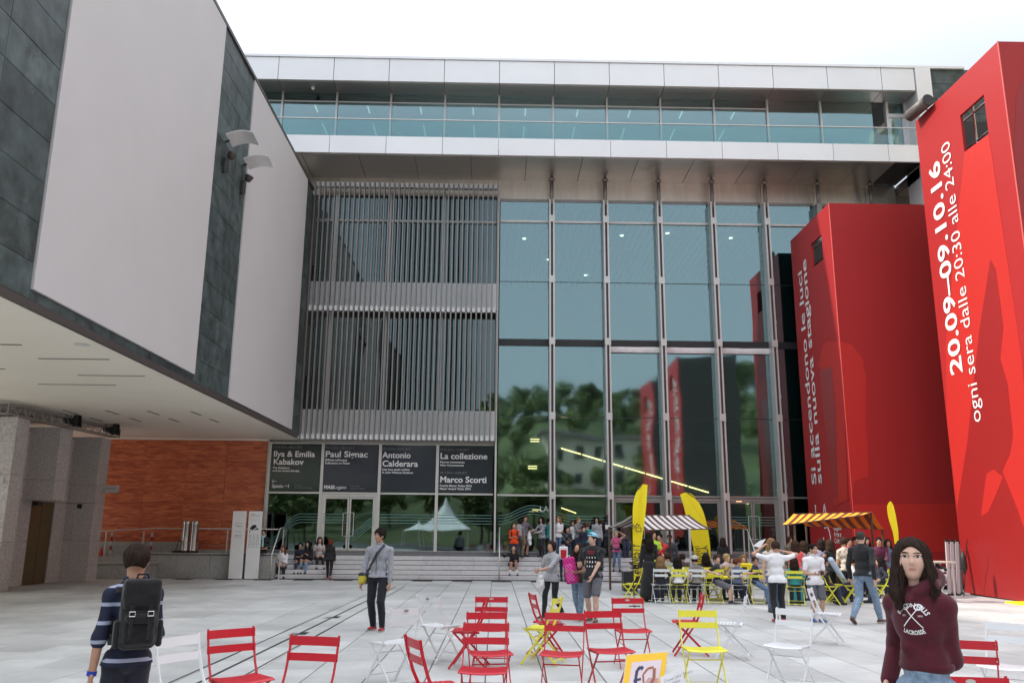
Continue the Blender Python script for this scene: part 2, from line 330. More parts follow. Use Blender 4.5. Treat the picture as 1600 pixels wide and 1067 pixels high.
while x < -11.0:
    x1 = min(x+1.2, -11.0); MB().bbox(x+.004, x1-.004, 32.3, 32.6, 0.2, 1.24, .006).build('parapet_block', M_granite2, te); x = x1
MB().box(-11.0, -8.62, 32.4, 32.7, .86, .97).build('kerb', M_granite2, te)
# ------------------------------------------------------------------ main museum building
mu = thing('museum_building', 'large modern museum with steel fins, teal glass wall and aluminium cornice bands', 'building', (2, 33, 0))
# structural shell (back, roof, side walls, interior)
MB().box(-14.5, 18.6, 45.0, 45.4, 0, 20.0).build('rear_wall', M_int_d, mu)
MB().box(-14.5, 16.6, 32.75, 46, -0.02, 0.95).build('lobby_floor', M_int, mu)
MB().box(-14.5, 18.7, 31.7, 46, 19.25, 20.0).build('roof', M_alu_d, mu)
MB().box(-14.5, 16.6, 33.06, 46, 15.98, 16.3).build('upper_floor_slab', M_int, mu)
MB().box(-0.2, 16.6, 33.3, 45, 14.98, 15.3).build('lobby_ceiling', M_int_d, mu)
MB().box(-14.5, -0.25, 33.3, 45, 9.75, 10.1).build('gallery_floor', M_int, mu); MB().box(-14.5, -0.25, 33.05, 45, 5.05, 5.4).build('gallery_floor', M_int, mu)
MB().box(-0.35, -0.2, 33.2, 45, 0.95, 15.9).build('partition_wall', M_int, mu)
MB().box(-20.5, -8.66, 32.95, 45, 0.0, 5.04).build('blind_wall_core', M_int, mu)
m = MB()
for i in range(56): m.box(-0.1+i*.3, 0.08+i*.3, 33.3, 44.9, 14.86, 14.975)
m.build('ceiling_boards', M_ceil, mu)['kind'] = 'stuff'
for x, y in ((5.6, 36.4), (5.2, 38.6), (4.6, 42.5), (8.3, 42), (10.6, 36.5), (2.5, 40), (7.6, 36), (1.2, 37)):
    m = MB(); m.lathe([(.085, 0), (.085, .02)], (x, y, 14.835), 12); m.build('downlight', M_lampw, mu)
# mezzanine and stair flight behind the glass, with its lamp strips
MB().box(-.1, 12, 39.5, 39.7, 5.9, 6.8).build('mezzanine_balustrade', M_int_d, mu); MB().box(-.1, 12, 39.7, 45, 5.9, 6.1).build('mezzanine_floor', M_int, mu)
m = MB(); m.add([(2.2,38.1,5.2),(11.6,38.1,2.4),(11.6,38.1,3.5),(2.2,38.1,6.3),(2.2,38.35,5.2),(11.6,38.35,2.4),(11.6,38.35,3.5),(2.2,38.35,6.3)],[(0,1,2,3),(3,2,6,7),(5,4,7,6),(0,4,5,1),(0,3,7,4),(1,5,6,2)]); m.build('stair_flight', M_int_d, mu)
for a, b in ((( 2.93, 5.37), (9.54, 3.46)), ((10.39, 3.19), (11.29, 3.0)), ((2.92, 2.76), (3.62, 2.52))):
    n = max(1, int(round((b[0]-a[0])/0.92)))
    for i in range(n):
        t0, t1 = i/n, (i+.93)/n; p = (a[0]+(b[0]-a[0])*t0, 38.0, a[1]+(b[1]-a[1])*t0); q = (a[0]+(b[0]-a[0])*t1, 38.0, a[1]+(b[1]-a[1])*t1)
        MB().bar(p, q, .05, .05).build('lamp_strip', M_lamp, mu)
for x, z in ((1.75, 5.75), (1.75, 5.65), (1.65, 4.55), (1.65, 4.45), (1.85, 2.65), (1.7, 2.58)): MB().box(x-.2, x+.2, 38, 38.04, z, z+.03).build('lamp_strip', M_lamp, mu)
M_lampd = emis('dim_ceiling_lamp', (.8, .7, .55), .55)
for k in range(-6, 8):
    x = K(k)+1.1
    if x < -13.5 or x > 10.5: continue
    MB().box(x-.025, x+.025, 32.4, 33.0, 18.9, 18.93).build('ceiling_lamp', M_lampd, mu); MB().box(x-.02, x+.02, 34.0, 35.6, 18.9, 18.93).build('ceiling_lamp', M_lampd, mu)
MB().box(-14.5, 16.5, 31.7, 45, 18.96, 19.2).build('upper_ceiling', M_int, mu); MB().box(-14.5, 16.5, 37.5, 37.7, 16.3, 18.95).build('upper_rear_wall', M_int, mu)
# steel band above the big glass, one panel per bay
for k in range(0, 8):
    x1 = min(K(k+1), 16.6)
    MB().box(K(k)+.008, x1-.008, 32.96, 33.05, 15.0, 15.955).build('steel_panel', M_steelband, mu)
    MB().box(K(k)+.1, x1-.1, 32.78, 32.955, 14.94, 15.06).build('head_rail', M_alu_d, mu)
for k in range(-7, 0): MB().box(K(k)+.008, K(k+1)-.008, 32.96, 33.05, 15.2, 15.955).build('steel_panel', M_steelband, mu)
# curtain-wall panes and rails
rows = [(3.10, 6.05), (6.08, 8.87), (9.16, 11.51), (11.54, 14.02), (14.13, 14.93)]
for k in range(0, 6):
    xa, xb = K(k)+.11, min(K(k+1)-.11, 13.0)
    for a, b in rows: MB().box(xa, xb, YG, YG+.018, a, b).build('glass_pane', G_big, mu)
    MB().box(xa, xb, YG-.05, YG+.10, 8.88, 9.155).build('floor_edge_band', M_dark, mu)
    MB().box(xa, xb, YG-.07, YG+.05, 14.03, 14.12).build('transom', M_alu, mu)
    for z in (6.065, 11.525): MB().box(xa, xb, YG-.004, YG+.03, z-.012, z+.012).build('glazing_joint', M_dark, mu)
    MB().box(xa, xb, YG-.07, YG+.05, 3.03, 3.095).build('transom', M_alu if k < 2 else M_alu_d, mu)
    if 2 <= k <= 4:
        m = MB(); n = 18; vs = []; fsx = []
        for i in range(n+1):
            t = i/n; sag = .06*sin(pi*((t*1.0) % 1))*(1 if k != 4 else .5) + .015*sin(17*t+k)
            for yy, zz in ((YG-.10-.02*sin(9*t), 8.87), (YG-.13+.015*sin(23*t), 8.72-.02*sin(5*t+k)+sag*.2), (YG-.09, 8.64)): vs.append((xa+(xb-xa)*t, yy, zz))
        for i in range(n):
            for j in range(2): a = i*3+j; fsx.append((a, a+3, a+4, a+1))
        m.add(vs, fsx); m.build('fabric_strip', pm('white_fabric', (.72, .70, .70), .9), mu, smooth=True)
# lobby level panes: k<2 fixed, k 2-4 are door bays
def doors(xa, xb, zt, fm, gm, split=True):
    """aluminium double door: frame, two leaves with their glass and pull bar"""
    d = MB(); t = .085
    d.box(xa, xb, YG-.05, YG+.06, zt-.09, zt); d.box(xa, xa+t, YG-.05, YG+.06, .955, zt-.09); d.box(xb-t, xb, YG-.05, YG+.06, .955, zt-.09)
    fr = d.build('door_frame', fm, mu); mid = (xa+xb)/2
    for s, (u, v) in enumerate(((xa+t, mid-.01), (mid+.01, xb-t))):
        d = MB(); d.box(u, u+.06, YG-.03, YG+.03, .97, zt-.1); d.box(v-.06, v, YG-.03, YG+.03, .97, zt-.1); d.box(u+.06, v-.06, YG-.03, YG+.03, .97, 1.05); d.box(u+.06, v-.06, YG-.03, YG+.03, zt-.17, zt-.1)
        lf = d.build('door', fm, mu); MB().box(u+.06, v-.06, YG-.006, YG+.006, 1.05, zt-.17).build('pane', gm, lf)
        hx = v-.03 if s == 0 else u+.03; hd = -.16 if s == 0 else .16
        h = MB(); h.tube([(hx, YG-.04, 2.35), (hx, YG-.10, 2.35), (hx+hd, YG-.10, 2.35), (hx+hd, YG-.10, 1.5), (hx, YG-.10, 1.5), (hx, YG-.04, 1.5)], .016, 6); h.build('handle', M_alu, lf)
for k in (0, 1, 5): MB().box(K(k)+.11, K(k+1)-.11, YG, YG+.018, .965, 3.02).build('glass_pane', G_low, mu)
for k in (2, 3, 4): doors(K(k)+.11, K(k+1)-.11, 3.0, M_alu_d, G_low)
# the double-blade mullions that carry the glass
for k in range(0, 6):
    x = K(k); top = 14.9
    if k == 0:
        MB().box(x+.0, x+.07, 32.45, YG+.05, .95, 15.3).build('mullion_blade', M_alu, mu); continue
    for s in (-1, 1): MB().box(x+s*.075-.03, x+s*.075+.03, 32.34, YG+.06, .955, top).build('mullion_blade', M_alu, mu)
    MB().box(x-.043, x+.043, 32.40, YG+.04, .955, top).build('mullion_core', pm('wine_dark_metal', (.07, .045, .045), .5), mu)
    for z in (3.06, 6.06, 9.0, 11.52, 14.07): MB().box(x-.115, x+.115, 32.325, 32.42, z-.14, z+.14).build('bracket', M_alu, mu)
for k in range(1, 8):
    x = K(k)
    MB().tube([(x, 32.42, 14.7), (x, 32.42, 15.80)], .075, 10).build('hanger_post', M_slat, mu, smooth=True)
    MB().lathe([(.04, -.1), (.12, -.06), (.13, 0), (.08, .06), (.03, .15)], (x, 32.42, 15.80), 12).build('hanger_head', M_slat, mu, smooth=True)
    if k >= 6: MB().box(x-.11, x+.11, 32.34, 32.9, 13.2, 14.9).build('mullion_blade', M_alu_d, mu)
MB().box(10.95, 16.6, 33.2, 33.4, 0.95, 14.94).build('side_wall', M_int, mu)
# gallery front with the vertical fins
for k in range(-4, 0):
    xa, xb = max(K(k)+.05, -7.40), K(k+1)-.05
    for a, b, mm in ((6.27, 9.95, G_slat), (11.36, 13.95, G_slat), (14.05, 15.1, G_slat)): MB().box(xa, xb, YG, YG+.02, a, b).build('glass_pane', mm, mu)
    for a, b in ((5.12, 6.22), (10.2, 11.32)): MB().box(xa-.04, xb+.04, YG-.36, YG-.30, a, b).build('apron_panel', M_fascia, mu)
    MB().box(K(k)-.06, K(k)+.06, YG-.12, YG+.06, 5.0, 15.2).build('gallery_mullion', M_alu, mu)
    MB().box(xa, xb, YG-.1, YG+.05, 13.955, 14.045).build('transom', M_alu, mu)
finm = MB().bbox(-.026, .026, -.13, .07, 0, 5.02, .004).mesh('fin', M_slat); finm2 = MB().bbox(-.026, .026, -.13, .07, 0, 5.27, .004).mesh('fin', M_slat)
NF = 38
for i in range(NF):
    x = -7.40 + i*(7.40-.03)/(NF-1)
    for z, me in ((5.07, finm), (10.12, finm2)):
        o = link('fin', me, mu); o.location = (x, 32.24, z)
for z in (5.06, 10.08, 15.25):
    MB().box(-7.46, .02, 32.40, 32.47, z+.02, z+.2).build('fin_rail', M_fascia, mu)
    for i in range(NF-1):
        x = -7.40 + (i+.5)*(7.40-.03)/(NF-1); 
        MB().box(x-.065, x+.065, 32.20, 32.399, z+.0, z+.19).build('fin_clip', pm('white_clip', (.85, .84, .83), .5), mu)
MB().box(-7.46, .02, 32.5, 32.95, 4.98, 5.05).build('sill_plate', M_alu_d, mu); MB().box(-20.5, .02, 32.94, 33.2, 4.98, 5.20).build('sill_plate_rear', M_alu_d, mu); MB().box(-20.5, -8.7, 32.64, 32.96, 5.03, 5.16).build('soffit_closer', M_soffit, mu)
# lobby front below the gallery, posters above the doors
edges = [-8.62, -6.60, -4.41, -2.22, -.03]
for i in range(4):
    xa, xb = edges[i]+.06, edges[i+1]-.06
    MB().box(xa, xb, YG+.0, YG+.018, 3.12, 4.93).build('glass_pane', G_low, mu)
    MB().box(xa-.01, xb+.01, YG-.06, YG+.06, 3.05, 3.115).build('transom', M_alu, mu)
    MB().box(xa-.01, xb+.01, YG-.06, YG+.06, 4.93, 4.975).build('transom', M_alu, mu)
    if i != 1: MB().box(xa, xb, YG, YG+.018, .965, 3.04).build('glass_pane', G_low, mu)
doors(edges[1]+.06, edges[2]-.06, 3.04, M_alu, G_low)
for x in edges[:4]: MB().box(x-.055, x+.055, YG-.08, YG+.08, .955, 4.97).build('mullion', M_alu, mu)
MB().box(-8.7, 11.5, YG-.06, YG+.08, .951, .985).build('threshold', M_alu_d, mu)
# posters
def poster(i, m, lines, label, what):
    p = MB().box(edges[i]+.075, edges[i+1]-.075, YG-.014, YG-.006, 3.14, 4.91).build('window_poster', m, None); tag(p, label, 'poster', 'exhibition posters over the lobby doors')
    for s, px, py, h, wpx, b, mt in lines:
        o = gy(px, py, YG-.02); e = gy(px+wpx, py, YG-.02); text(s, h/40.2/.72*1.0, mt, p, o, bold=b, fit=(e[0]-o[0]), depth=.002)
poster(0, M_posterg, [('10.09.2016—08.01.2017', 427.5, 699.8, 3.3, 44.5, 0, M_gtext), ('Ilya & Emilia', 427, 713, 9, 65, .02, M_wtext), ('Kabakov', 426.5, 725.3, 9, 48, .02, M_wtext),
    ('The Kabakovs', 426, 732, 3.2, 26.5, .02, M_wtext), ('and the Avant-Gardes', 425.5, 736.5, 3.2, 42, .02, M_wtext), ('Spazio −1', 424.5, 761.3, 5, 26.5, .02, M_wtext),
    ('Collezione', 460, 759, 2.0, 12, 0, M_gtext), ('Giancarlo e Danna Olgiati', 460, 762.5, 2.0, 27.5, 0, M_gtext)], 'dark green poster lettered Ilya & Emilia Kabakov above the leftmost lobby pane', 0)
poster(1, M_poster, [('04.09.2016—08.01.2017', 508.5, 701, 3.3, 45, 0, M_gtext), ('Paul Signac', 508, 713.5, 9.3, 66.5, .02, M_wtext), ("Riflessi sull'acqua", 508, 719.7, 3.2, 34.5, .02, M_wtext),
    ('Reflections on Water', 508, 724.6, 3.2, 39, .02, M_wtext), ('MASI', 506, 763.3, 5.4, 15.5, .03, M_wtext), ('Lugano', 522, 763.3, 5.4, 19, 0, M_wtext),
    ("Museo d'arte", 547, 760, 2.0, 14.5, 0, M_gtext), ('della Svizzera italiana', 547, 764, 2.0, 23, 0, M_gtext)], 'dark poster lettered Paul Signac above the double glass door', 1)
poster(2, M_poster, [('25.10.2016—22.01.2017', 598, 702.5, 3.3, 43.5, 0, M_gtext), ('Antonio', 597.5, 715, 9.3, 44.5, .02, M_wtext), ('Calderara', 597, 728.3, 9.3, 56, .02, M_wtext),
    ('Una luce senza ombre', 597, 734.5, 3.2, 43, .02, M_wtext), ('A Light Without Shadows', 597, 739.3, 3.2, 48.5, .02, M_wtext)], 'dark blue poster lettered Antonio Calderara, third from the left', 2)
poster(3, M_poster, [('27.02.2016—12.02.2017', 688, 703.8, 3.3, 45, 0, M_gtext), ('La collezione', 687.5, 716.5, 9.3, 74, .02, M_wtext), ('Nuove consonanze', 687.5, 723, 3.2, 38.5, .02, M_wtext), ('New Consonances', 687.5, 727.9, 3.2, 37, .02, M_wtext),
    ('18.11.2016—12.02.2017', 687.5, 739.8, 3.3, 42, 0, M_gtext), ('Marco Scorti', 687, 753.3, 9.3, 73, .02, M_wtext), ('Premio Manor Ticino 2016', 687, 760, 3.2, 50, .02, M_wtext), ('Manor Award Ticino 2016', 687, 764.7, 3.2, 48.5, .02, M_wtext)],
    'dark blue poster lettered La collezione and Marco Scorti, nearest the tall glass wall', 3)
ar = MB(); o = gy(425, 751.5, YG-.024)
for a, b in (((0, 0), (.17, 0)), ((0, 0), (.07, .07)), ((0, 0), (.07, -.07))): ar.bar((o[0]+a[0], o[1], o[2]+a[1]), (o[0]+b[0], o[1], o[2]+b[1]), .006, .015)
PO = [x for x in bpy.data.objects if x.name.startswith('window_poster')][0]
ar.build('arrow', M_wtext, PO)
# the mint wave lines stuck on the lobby glass
wv = thing('wave_decal', 'four parallel mint green wave lines stuck across the lobby glass', 'decal', (0, YG-.02, 1.9))
def wave(xs, off):
    out = []
    for x in xs:
        z = 2.30
        if x < -7.3: t = min(1, (-7.3-x)/1.3); z -= 1.05*(1-cos(pi*t))/2
        if -5.6 < x < -4.2: z = 2.30 if False else z
        if -5.5 < x < -4.3: t = (x+5.5)/1.2; z = 1.62+ .68*(1-cos(pi*t))/2
        if 0.2 < x < 1.4: z += .38*(1-cos(pi*(x-.2)/1.2))/2
        elif 1.4 <= x < 3.0: z += .38*(1+cos(pi*(x-1.4)/1.6))/2 - .0
        out.append((x, z+off))
    return out
for seg in ((-8.5, -5.55), (-5.48, -.1), (.1, 2.05), (2.3, 4.2), (8.8, 10.8)):
    n = max(6, int((seg[1]-seg[0])/.07)); xs = [seg[0]+(seg[1]-seg[0])*i/n for i in range(n+1)]
    for q in range(4):
        P = wave(xs, -q*.105)
        if seg[0] == 8.8: P = [(x, 2.32-q*.1) for x in xs]
        m = MB(); vs = []; N = len(P)
        for i, (x, z) in enumerate(P):
            a = P[max(0, i-1)]; b = P[min(N-1, i+1)]; d = Vector((b[0]-a[0], b[1]-a[1])).normalized(); nx, nz = -d.y*.011, d.x*.011
            vs += [(x+nx, YG-.036, z+nz), (x-nx, YG-.036, z-nz)]
        m.add(vs, [(2*i, 2*i+1, 2*i+3, 2*i+2) for i in range(N-1)]); m.build('wave_line', M_wave, wv)
text('LAC', .30, M_wtext, mu, gy(843, 799, YG-.03), bold=.0, name='lettering')
# cornice bands
for k in range(-6, 8):
    xa, xb = K(k), min(K(k+1), 16.64)
    MB().bbox(xa+.010, xb-.010, 30.60, 30.72, 19.05, 20.02, .006).build('fascia_panel', M_fascia, mu)
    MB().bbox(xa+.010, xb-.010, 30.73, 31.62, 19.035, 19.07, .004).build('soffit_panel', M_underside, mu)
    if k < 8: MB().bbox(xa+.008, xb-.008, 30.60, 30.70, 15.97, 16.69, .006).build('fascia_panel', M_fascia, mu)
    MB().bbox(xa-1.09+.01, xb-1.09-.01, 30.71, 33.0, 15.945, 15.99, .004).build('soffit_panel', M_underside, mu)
MB().box(-13.2, 18.7, 30.72, 31.9, 19.08, 20.0).build('cornice_core', M_dark, mu)
MB().box(-13.2, 18.7, 30.56, 31.9, 20.03, 20.13).build('roof_edge', M_fascia, mu)
MB().box(-13.2, 16.64, 30.72, 33.0, 16.0, 16.25).build('balcony_core', M_dark, mu)
MB().box(16.66, 17.28, 30.55, 32, 13.9, 20.02).build('end_pier', M_fascia, mu)
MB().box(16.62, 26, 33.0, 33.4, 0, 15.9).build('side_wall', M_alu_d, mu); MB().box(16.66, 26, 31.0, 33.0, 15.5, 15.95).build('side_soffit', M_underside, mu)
for i in range(4):
    for j in range(9): MB().bbox(17.30+i*1.4, 18.69+i*1.4, 30.66+(i*0), 30.9, 14.2+.65*j, 14.84+.65*j, .006).build('stone_slab', M_green, mu)
# upper storey glazing
for k in range(-6, 7):
    xa, xb = K(k)+.035, min(K(k+1)-.035, 15.75)
    if xa > 15.7: continue
    MB().box(xa, xb, 31.6, 31.615, 16.3, 18.60 if k < 5 else 19.03).build('glass_pane', G_big, mu)
    if k < 5:
        MB().box(xa, xb, 31.6, 31.615, 18.66, 19.03).build('glass_pane', G_low, mu); MB().box(xa, xb, 31.54, 31.64, 18.605, 18.655).build('transom', M_alu, mu)
    MB().box(K(k)-.035, K(k)+.035, 31.5, 31.7, 16.27, 19.03).build('mullion', M_alu, mu)
    ro = .55; MB().box(K(k)+ro+.006, min(K(k+1)+ro, 16.62)-.006, 30.74, 30.755, 16.55, 17.44).build('balustrade_pane', G_rail, mu)
MB().tube([(-13.2, 30.75, 17.48), (16.64, 30.75, 17.48)], .022, 8).build('hand_rail', M_alu, mu)
d = MB(); d.box(15.80, 15.90, 31.5, 31.7, 16.27, 19.03); d.box(16.56, 16.66, 31.5, 31.7, 16.27, 19.03); d.box(15.9, 16.56, 31.5, 31.7, 18.35, 18.5); d.box(15.9, 16.0, 31.55, 31.62, 16.3, 18.35); d.box(16.46, 16.56, 31.55, 31.62, 16.3, 18.35)
dd = d.build('balcony_door', M_fascia, mu); MB().box(16.0, 16.46, 31.58, 31.6, 16.4, 18.3).build('pane', G_big, dd); MB().box(15.9, 16.56, 31.58, 31.6, 18.5, 19.0).build('pane', G_low, dd)
MB().lathe([(.02, .1), (.07, .08), (.07, 0), (.05, -.05), (.01, -.08)], (-7.5, 31.1, 18.95), 12).build('ceiling_camera', M_fascia, mu, smooth=True)
# orange stone wall: panels on the wall behind the terrace
xs = [-19.3, -17.8, -16.3, -14.8, -13.31, -11.78, -10.28, -8.70]
for i in range(7):
    zz = [.95, 1.85, 2.66, 3.44, 4.22, 5.03]
    for j in range(5): MB().bbox(xs[i]+.003, xs[i+1]-.003, 32.86, 32.93, zz[j]+.003, zz[j+1]-.003, .003).build('stone_panel', M_orange, mu)
MB().box(-8.70, -8.66, 32.72, 32.96, .9, 5.03).build('edge_post', M_alu, mu)
# ------------------------------------------------------------------ cantilevered wing on the left
WX = -7.35
wg = thing('cantilevered_wing', 'overhanging wing clad in green stone and tall blank white panels', 'building', (-12, 18, 5.07))
MB().box(-20, WX-.06, 1.0, 32.15, 5.16, 14.8).build('wing_core', M_int_d, wg)
MB().box(-20, WX-.07, 1.0, 32.7, 5.07, 5.155).build('soffit', M_soffit, wg)
MB().box(WX-.07, WX+.02, 1.0, 31.6, 5.03, 5.16).build('lower_edge_trim', M_trim, wg)
MB().box(WX-.6, WX+.05, 1.0, 31.62, 14.80, 14.90).build('parapet_cap', M_trim, wg)
def slabs(y0, y1, z0, z1, cols, rows, off):
    ys = [y0+(y1-y0)*i/cols for i in range(cols+1)]
    for j in range(len(rows)-1):
        sh = off if j % 2 else 0
        yy = [y0]+[min(y1, max(y0, y+sh)) for y in ys[1:-1]]+[y1]
        for i in range(cols):
            if yy[i+1]-yy[i] < .08: continue
            pr = random.uniform(0, .006); MB().bbox(WX-.05, WX-.004+pr, yy[i]+.005, yy[i+1]-.005, max(z0, rows[j])+.004, min(z1, rows[j+1])-.004, .004).build('stone_slab', M_green, wg)
R_ = [5.17, 5.76, 6.42, 7.10, 7.80, 8.47, 9.12, 9.80, 10.45, 11.1, 11.75, 12.4, 13.05, 13.7, 14.25, 14.79]
slabs(1.0, 13.0, 5.17, 14.79, 8, R_, 0.0)
slabs(20.42, 23.15, 5.17, 14.79, 2, R_, 0.35)
slabs(30.55, 31.6, 5.17, 14.79, 1, R_, 0)
y = 13.0
while y < 20.4: y1 = min(y+1.5, 20.42); MB().bbox(WX-.05, WX-.002, y+.004, y1-.004, 5.17, 5.33, .003).build('stone_slab', M_green, wg); y = y1
MB().bbox(WX-.05, WX+.035, 13.02, 20.40, 5.34, 14.79, .006).build('white_panel', M_white_panel, wg)
MB().bbox(WX-.05, WX+.035, 23.17, 30.53, 5.20, 14.79, .006).build('white_panel', M_white_panel, wg)
M_slotg = pm('slot_grey', (.13, .12, .11), .7)
for a, b in (((0,538),(35,539)), ((60,560),(170,561)), ((122,586),(223,586)), ((60,600),(180,601)), ((-90,575),(10,577))):
    p, q = gz(*a, 5.07), gz(*b, 5.07); MB().box(p[0], q[0], p[1]-.03, p[1]+.03, 5.062, 5.071).build('ceiling_slot', M_slotg, wg)
for x in (-13.4, -12.7, -11.46, -10.24, -8.97):
    for y in (25.0, 26.7): MB().box(x-.035, x+.035, y, y+.85, 5.062, 5.071).build('ceiling_slot', M_slotg, wg)
MB().lathe([(.14, 0), (.14, .01)], (*gz(128, 539, 5.055)[:2], 5.055), 16).build('ceiling_lamp', M_fascia, wg)
# floodlights with curved reflectors
for i, (py, pz) in enumerate(((21.15, 11.55), (22.75, 11.60))):
    fl = thing('wall_floodlight', ('curved white reflector lamp on the green stone strip, nearer the camera' if i == 0 else 'curved white reflector lamp beside the second white panel, farther from the camera'), 'lamp', (WX, py, pz), 0, 'reflector floodlights on the wing wall')
    m = MB(); vs = []; n = 12
    for a in range(n+1):
        t = a/n; x = WX+.10+.72*t; z = pz+.28+.13*sin(pi*(t*.75+.05))
        for th in (0, .016):
            for yy in (-.30, .34): vs.append((x, py+yy, z+th-yy*.10))
    fsx = []
    for a in range(n): b = a*4; fsx += [(b, b+4, b+5, b+1), (b+2, b+3, b+7, b+6), (b, b+2, b+6, b+4), (b+1, b+5, b+7, b+3)]
    fsx += [(0, 1, 3, 2), (n*4, n*4+2, n*4+3, n*4+1)]
    m.add(vs, fsx); m.build('reflector', M_fascia, fl)
    MB().tube([(WX, py, pz+.24), (WX+.12, py, pz+.30)], .03, 8).build('reflector_arm', M_dark, fl)
    m = MB(); m.box(WX, WX+.06, py-.06, py+.04, pz-.62, pz-.22); m.tube([(WX+.03, py, pz-.62), (WX+.13, py, pz-.62), (WX+.13, py, pz-.25), (WX+.05, py, pz-.25)], .012, 6); m.build('bracket', M_dark, fl)
    m = MB(); m.lathe([(.03, -.12), (.08, -.10), (.11, .01), (.12, .07)], (0, 0, 0), 14); R0 = Matrix.Rotation(radians(25), 4, 'Y'); m.v = [tuple(R0 @ Vector(v)+Vector((WX+.20, py+.03, pz-.12))) for v in m.v]; m.build('spot_head', pm('rusty_black', (.06, .045, .04), .5), fl, smooth=True)
# ------------------------------------------------------------------ granite lift tower
lt = thing('granite_lift_tower', 'speckled grey granite lift tower with three upright blades and a bronze door', 'building', (-14, 26, 0))
GX = -13.2
def blk(x0, x1, y0, y1, zs, name='granite_block', m=None):
    for a, b in zip(zs[:-1], zs[1:]): MB().bbox(x0, x1, y0, y1, a+.004, b-.004, .006).build(name, m or M_granite, lt)
blk(-19, GX, 23.6, 24.25, [0, 1.3, 3.1, 4.68]); MB().box(-18.9, GX-.02, 23.62, 24.23, 0, 4.66).build('blade_core', M_joint, lt)
blk(-19, GX, 26.0, 26.75, [2.50, 3.1, 4.68]); MB().box(-18.9, GX-.02, 26.02, 26.73, 2.52, 4.66).build('blade_core', M_joint, lt)
blk(-15.0, GX, 28.75, 29.45, [2.5, 3.1, 4.68]); MB().box(-14.9, GX-.02, 28.77, 29.43, 0, 4.66).build('blade_core', M_joint, lt)
for a, b in ((-15.0, -14.25), (-14.24, -13.85), (-13.84, GX)): blk(a, b, 28.75, 29.45, [0, 1.3, 2.5])
MB().box(-19, -14.16, 24.26, 28.74, 0, 4.6).build('shaft_core', M_granite, lt)
blk(-14.155, -14.08, 24.26, 26.55, [0, 1.3, 2.5, 4.6]); blk(-14.155, -14.08, 27.95, 28.74, [0, 2.5, 4.6]); blk(-14.155, -14.08, 26.55, 27.95, [2.5, 4.6])
M_bronze = pm('bronze_door', (.26, .185, .095), .35, metal=.85, var=.08)
MB().box(-14.155, -14.12, 26.56, 27.24, .01, 2.49).build('lift_door', M_bronze, lt); MB().box(-14.155, -14.12, 27.26, 27.94, .01, 2.49).build('lift_door', M_bronze, lt)
MB().box(-14.08, -14.05, 25.2, 25.35, 1.0, 1.45).build('call_panel', M_dark, lt)
MB().box(-13.75, -13.60, 28.72, 28.748, 2.33, 2.47).build('emergency_lamp', M_dark, lt); MB().box(-14.08, -13.95, 26.6, 26.9, 2.36, 2.46).build('emergency_lamp', M_dark, lt)
sg = MB().box(GX+.002, GX+.62, 29.0, 29.04, 2.86, 3.10).build('direction_sign', M_white_panel); tag(sg, 'small white direction sign projecting from the granite blade before the orange wall', 'sign')
text('→ Ascensore', .085, M_dark, sg, (GX+.08, 28.998, 2.98), depth=.002, fit=.42); text('Lift', .085, M_dark, sg, (GX+.08, 28.998, 2.90), depth=.002)
pl = MB().box(-13.62, -13.35, 23.57, 23.598, 2.85, 3.03).build('wall_plate', M_white_panel); tag(pl, 'small white plate on the nearest granite blade at the left edge', 'sign')
# ------------------------------------------------------------------ lighting truss on the blades
tr = thing('lighting_truss', 'grey lattice truss lying along the tops of the granite blades', 'truss', (-13.2, 26, 4.7))
def truss(a, b, w_=.28, h_=.27, n=12):
    a = Vector(a); b = Vector(b); d = (b-a).normalized(); s = d.cross(Vector((0, 0, 1))).normalized()
    ch = MB(); cs = [(-1, 0), (1, 0), (1, 1), (-1, 1)]
    P = lambda t, c: a+(b-a)*t + s*(c[0]*w_/2) + Vector((0, 0, c[1]*h_))
    for c in cs: ch.tube([P(0, c), P(1, c)], .024, 6)
    ch.build('chord_tubes', M_alu_d, tr)
    for i in range(n):
        w2 = MB(); t0, tm, t1 = i/n, (i+.5)/n, (i+1)/n
        for c0, c1 in ((cs[0], cs[3]), (cs[1], cs[2]), (cs[3], cs[2])): w2.tube([P(t0, c0), P(tm, c1), P(t1, c0)], .010, 4)
        w2.build('web_brace', M_alu_d, tr)
    e = MB(); 
    for t in (0, 1):
        for i in range(4): e.tube([P(t, cs[i]), P(t, cs[(i+1) % 4])], .016, 5)
    e.build('end_frame', M_alu_d, tr)
truss((-13.35, 23.1, 4.70), (-12.85, 28.95, 4.70), n=14); truss((-13.5, 23.1, 4.70), (-19, 23.1, 4.70), n=9)
